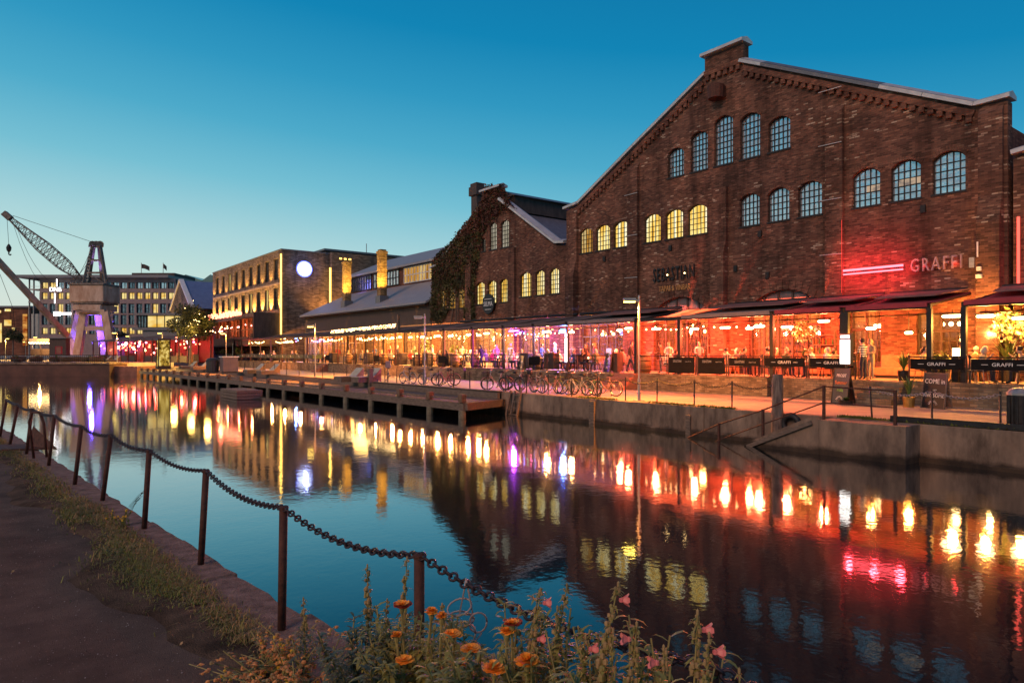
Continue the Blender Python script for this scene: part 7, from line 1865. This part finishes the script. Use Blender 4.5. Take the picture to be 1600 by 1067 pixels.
# dry brownish plant on the left
def drybush(px, py, d, lb, seed, n=26, mats=('brown','bud','yel'), spread=.16, hs=1.0):
    q = random.Random(seed); c = at(px, py, d); o = thing('wilted_plant', lb, 'plant', Vector((c.x,c.y,ZN)), 'wilting plants at the left of the flower bed'); b = MB(); f = MB(); l_ = MB()
    for i in range(n):
        ft = Vector((c.x+q.gauss(0,spread*.4), c.y+q.gauss(0,spread*.4), ZN)); tp = Vector((c.x+q.gauss(0,spread), c.y+q.gauss(0,spread), c.z+q.uniform(-.2,.05)*hs)); b.tube([ft,(ft+tp)/2+Vector((q.gauss(0,.02),q.gauss(0,.02),.02)),tp], .003, 5)
        for k in range(7):
            t_ = 1-.5*q.random(); p_ = ft.lerp(tp,t_)+Vector((q.gauss(0,.016),q.gauss(0,.016),q.gauss(0,.012))); f.ball(p_, q.uniform(.007,.014), 6, 0 if q.random() < .6 else 1 if q.random() < .8 else 2, (1,1,.8))
            for j in range(3):
                a = q.uniform(0,6.28); lance(f, p_, Vector((math.cos(a),math.sin(a),.4)), q.uniform(.014,.026), .012, 0, .4)
        for k in range(9):
            a = q.uniform(0,6.28); lance(l_, ft.lerp(tp,q.uniform(.1,.85)), Vector((math.cos(a),math.sin(a),.5)), q.uniform(.03,.06), .011, 0, .5)
    b.build('stems', M['st'], o); f.build('withered_blooms', [M[m_] for m_ in mats], o, fixn=False); l_.build('leaves', M['lf'], o, fixn=False)  # second mesh is the withered blooms with their petals; leaves come last
drybush(428,985,3.85,'orange brown wilting plant around the foot of the tallest near post',1)
drybush(470,1000,3.6,'orange brown wilting plant right of the tallest near post',2)
drybush(425,1035,3.5,'low orange brown wilting plant at the bottom edge',3,22)
drybush(505,1035,3.35,'reddish dry plant beside the gap of open water',4,20,('brown','brown','brown'))
# dense leafy base of the bed
def leafmass(px, py, d, lb, seed, n=240, leaf='lf', spread=.14):
    n = 1000 if px < 800 else 560
    py += 0 if px < 830 else 26
    q = random.Random(seed); c = at(px, py, d); o = thing('leafy_plant', lb, 'plant', Vector((c.x,c.y,BED)), 'leafy plants filling the near flower bed'); b = MB(); s_ = MB(); 
    for i in range(26):
        ft = Vector((c.x+q.gauss(0,.05),c.y+q.gauss(0,.05),BED)); tp = Vector((c.x+q.gauss(0,spread),c.y+q.gauss(0,spread),c.z+q.uniform(-.12,.12)*(1 if q.random() < .8 else 1.4))); s_.tube([ft,(ft+tp)/2,tp], .003, 5)
        for k in range(n//12):
            a = q.uniform(0,6.28); lance(b, ft.lerp(tp,q.uniform(.25,1)), Vector((math.cos(a),math.sin(a),q.uniform(.1,1))), q.uniform(.035,.08), q.uniform(.008,.018), 0, .5)
    s_.build('stems', M['st'], o); b.build('leaves', M[leaf], o, fixn=False)
for k, (px, py, d, lf_, lb) in enumerate(((570,1010,3.0,'lf2','bluish leafy plant below the lone tall spire'),(605,1020,2.9,'lf2','bluish leafy plant under the short dark spire'),(655,1000,2.8,'lf','leafy plant in front of the post behind the marigolds'),(690,1062,2.65,'lf','leafy plant below the drooping marigold'),(745,1075,2.5,'lf','leafy plant between the wide and the round marigolds'),(790,1015,2.42,'lf','leafy plant under the dark red marigold'),(850,1010,2.3,'lf','leafy plant below the spire with one pink blossom'),(895,1045,2.2,'lf','leafy plant at the bottom, middle of the bed'),(940,1040,2.12,'lf','leafy plant below the tallest spire'),(985,1055,2.02,'lf','leafy plant at the bottom under the orange pink blossom'),(1060,1062,1.92,'lf','last leafy plant at the right end of the bed'),(635,1060,2.75,'lf','leafy plant under the broad marigold at the bottom edge'))):
    leafmass(px, py, d, lb, 50+k, 240, lf_)
# planter trough carrying the bed
tr_ = thing('planter_trough', 'weathered timber planter trough holding the flowers at the quay edge', 'planter', (1.28, 1.9, ZN))
P0 = [(at(1150,1000,1.8)), (at(560,1000,3.15))]
a_ = Vector((P0[0].x, P0[0].y, 0)); b_ = Vector((P0[1].x, P0[1].y, 0))
b = MB(); b.beam(a_+UP*(ZN+.05), b_+UP*(ZN+.05), .36, .1); b.build('soil', M['soil'], tr_)
sd_ = (b_-a_).normalized().cross(UP)
for s_ in (-1,1):
    b = MB(); b.beam(a_+sd_*.2*s_+UP*(ZN+.06), b_+sd_*.2*s_+UP*(ZN+.06), .035, .14); b.build('side_board', M['wood'], tr_)
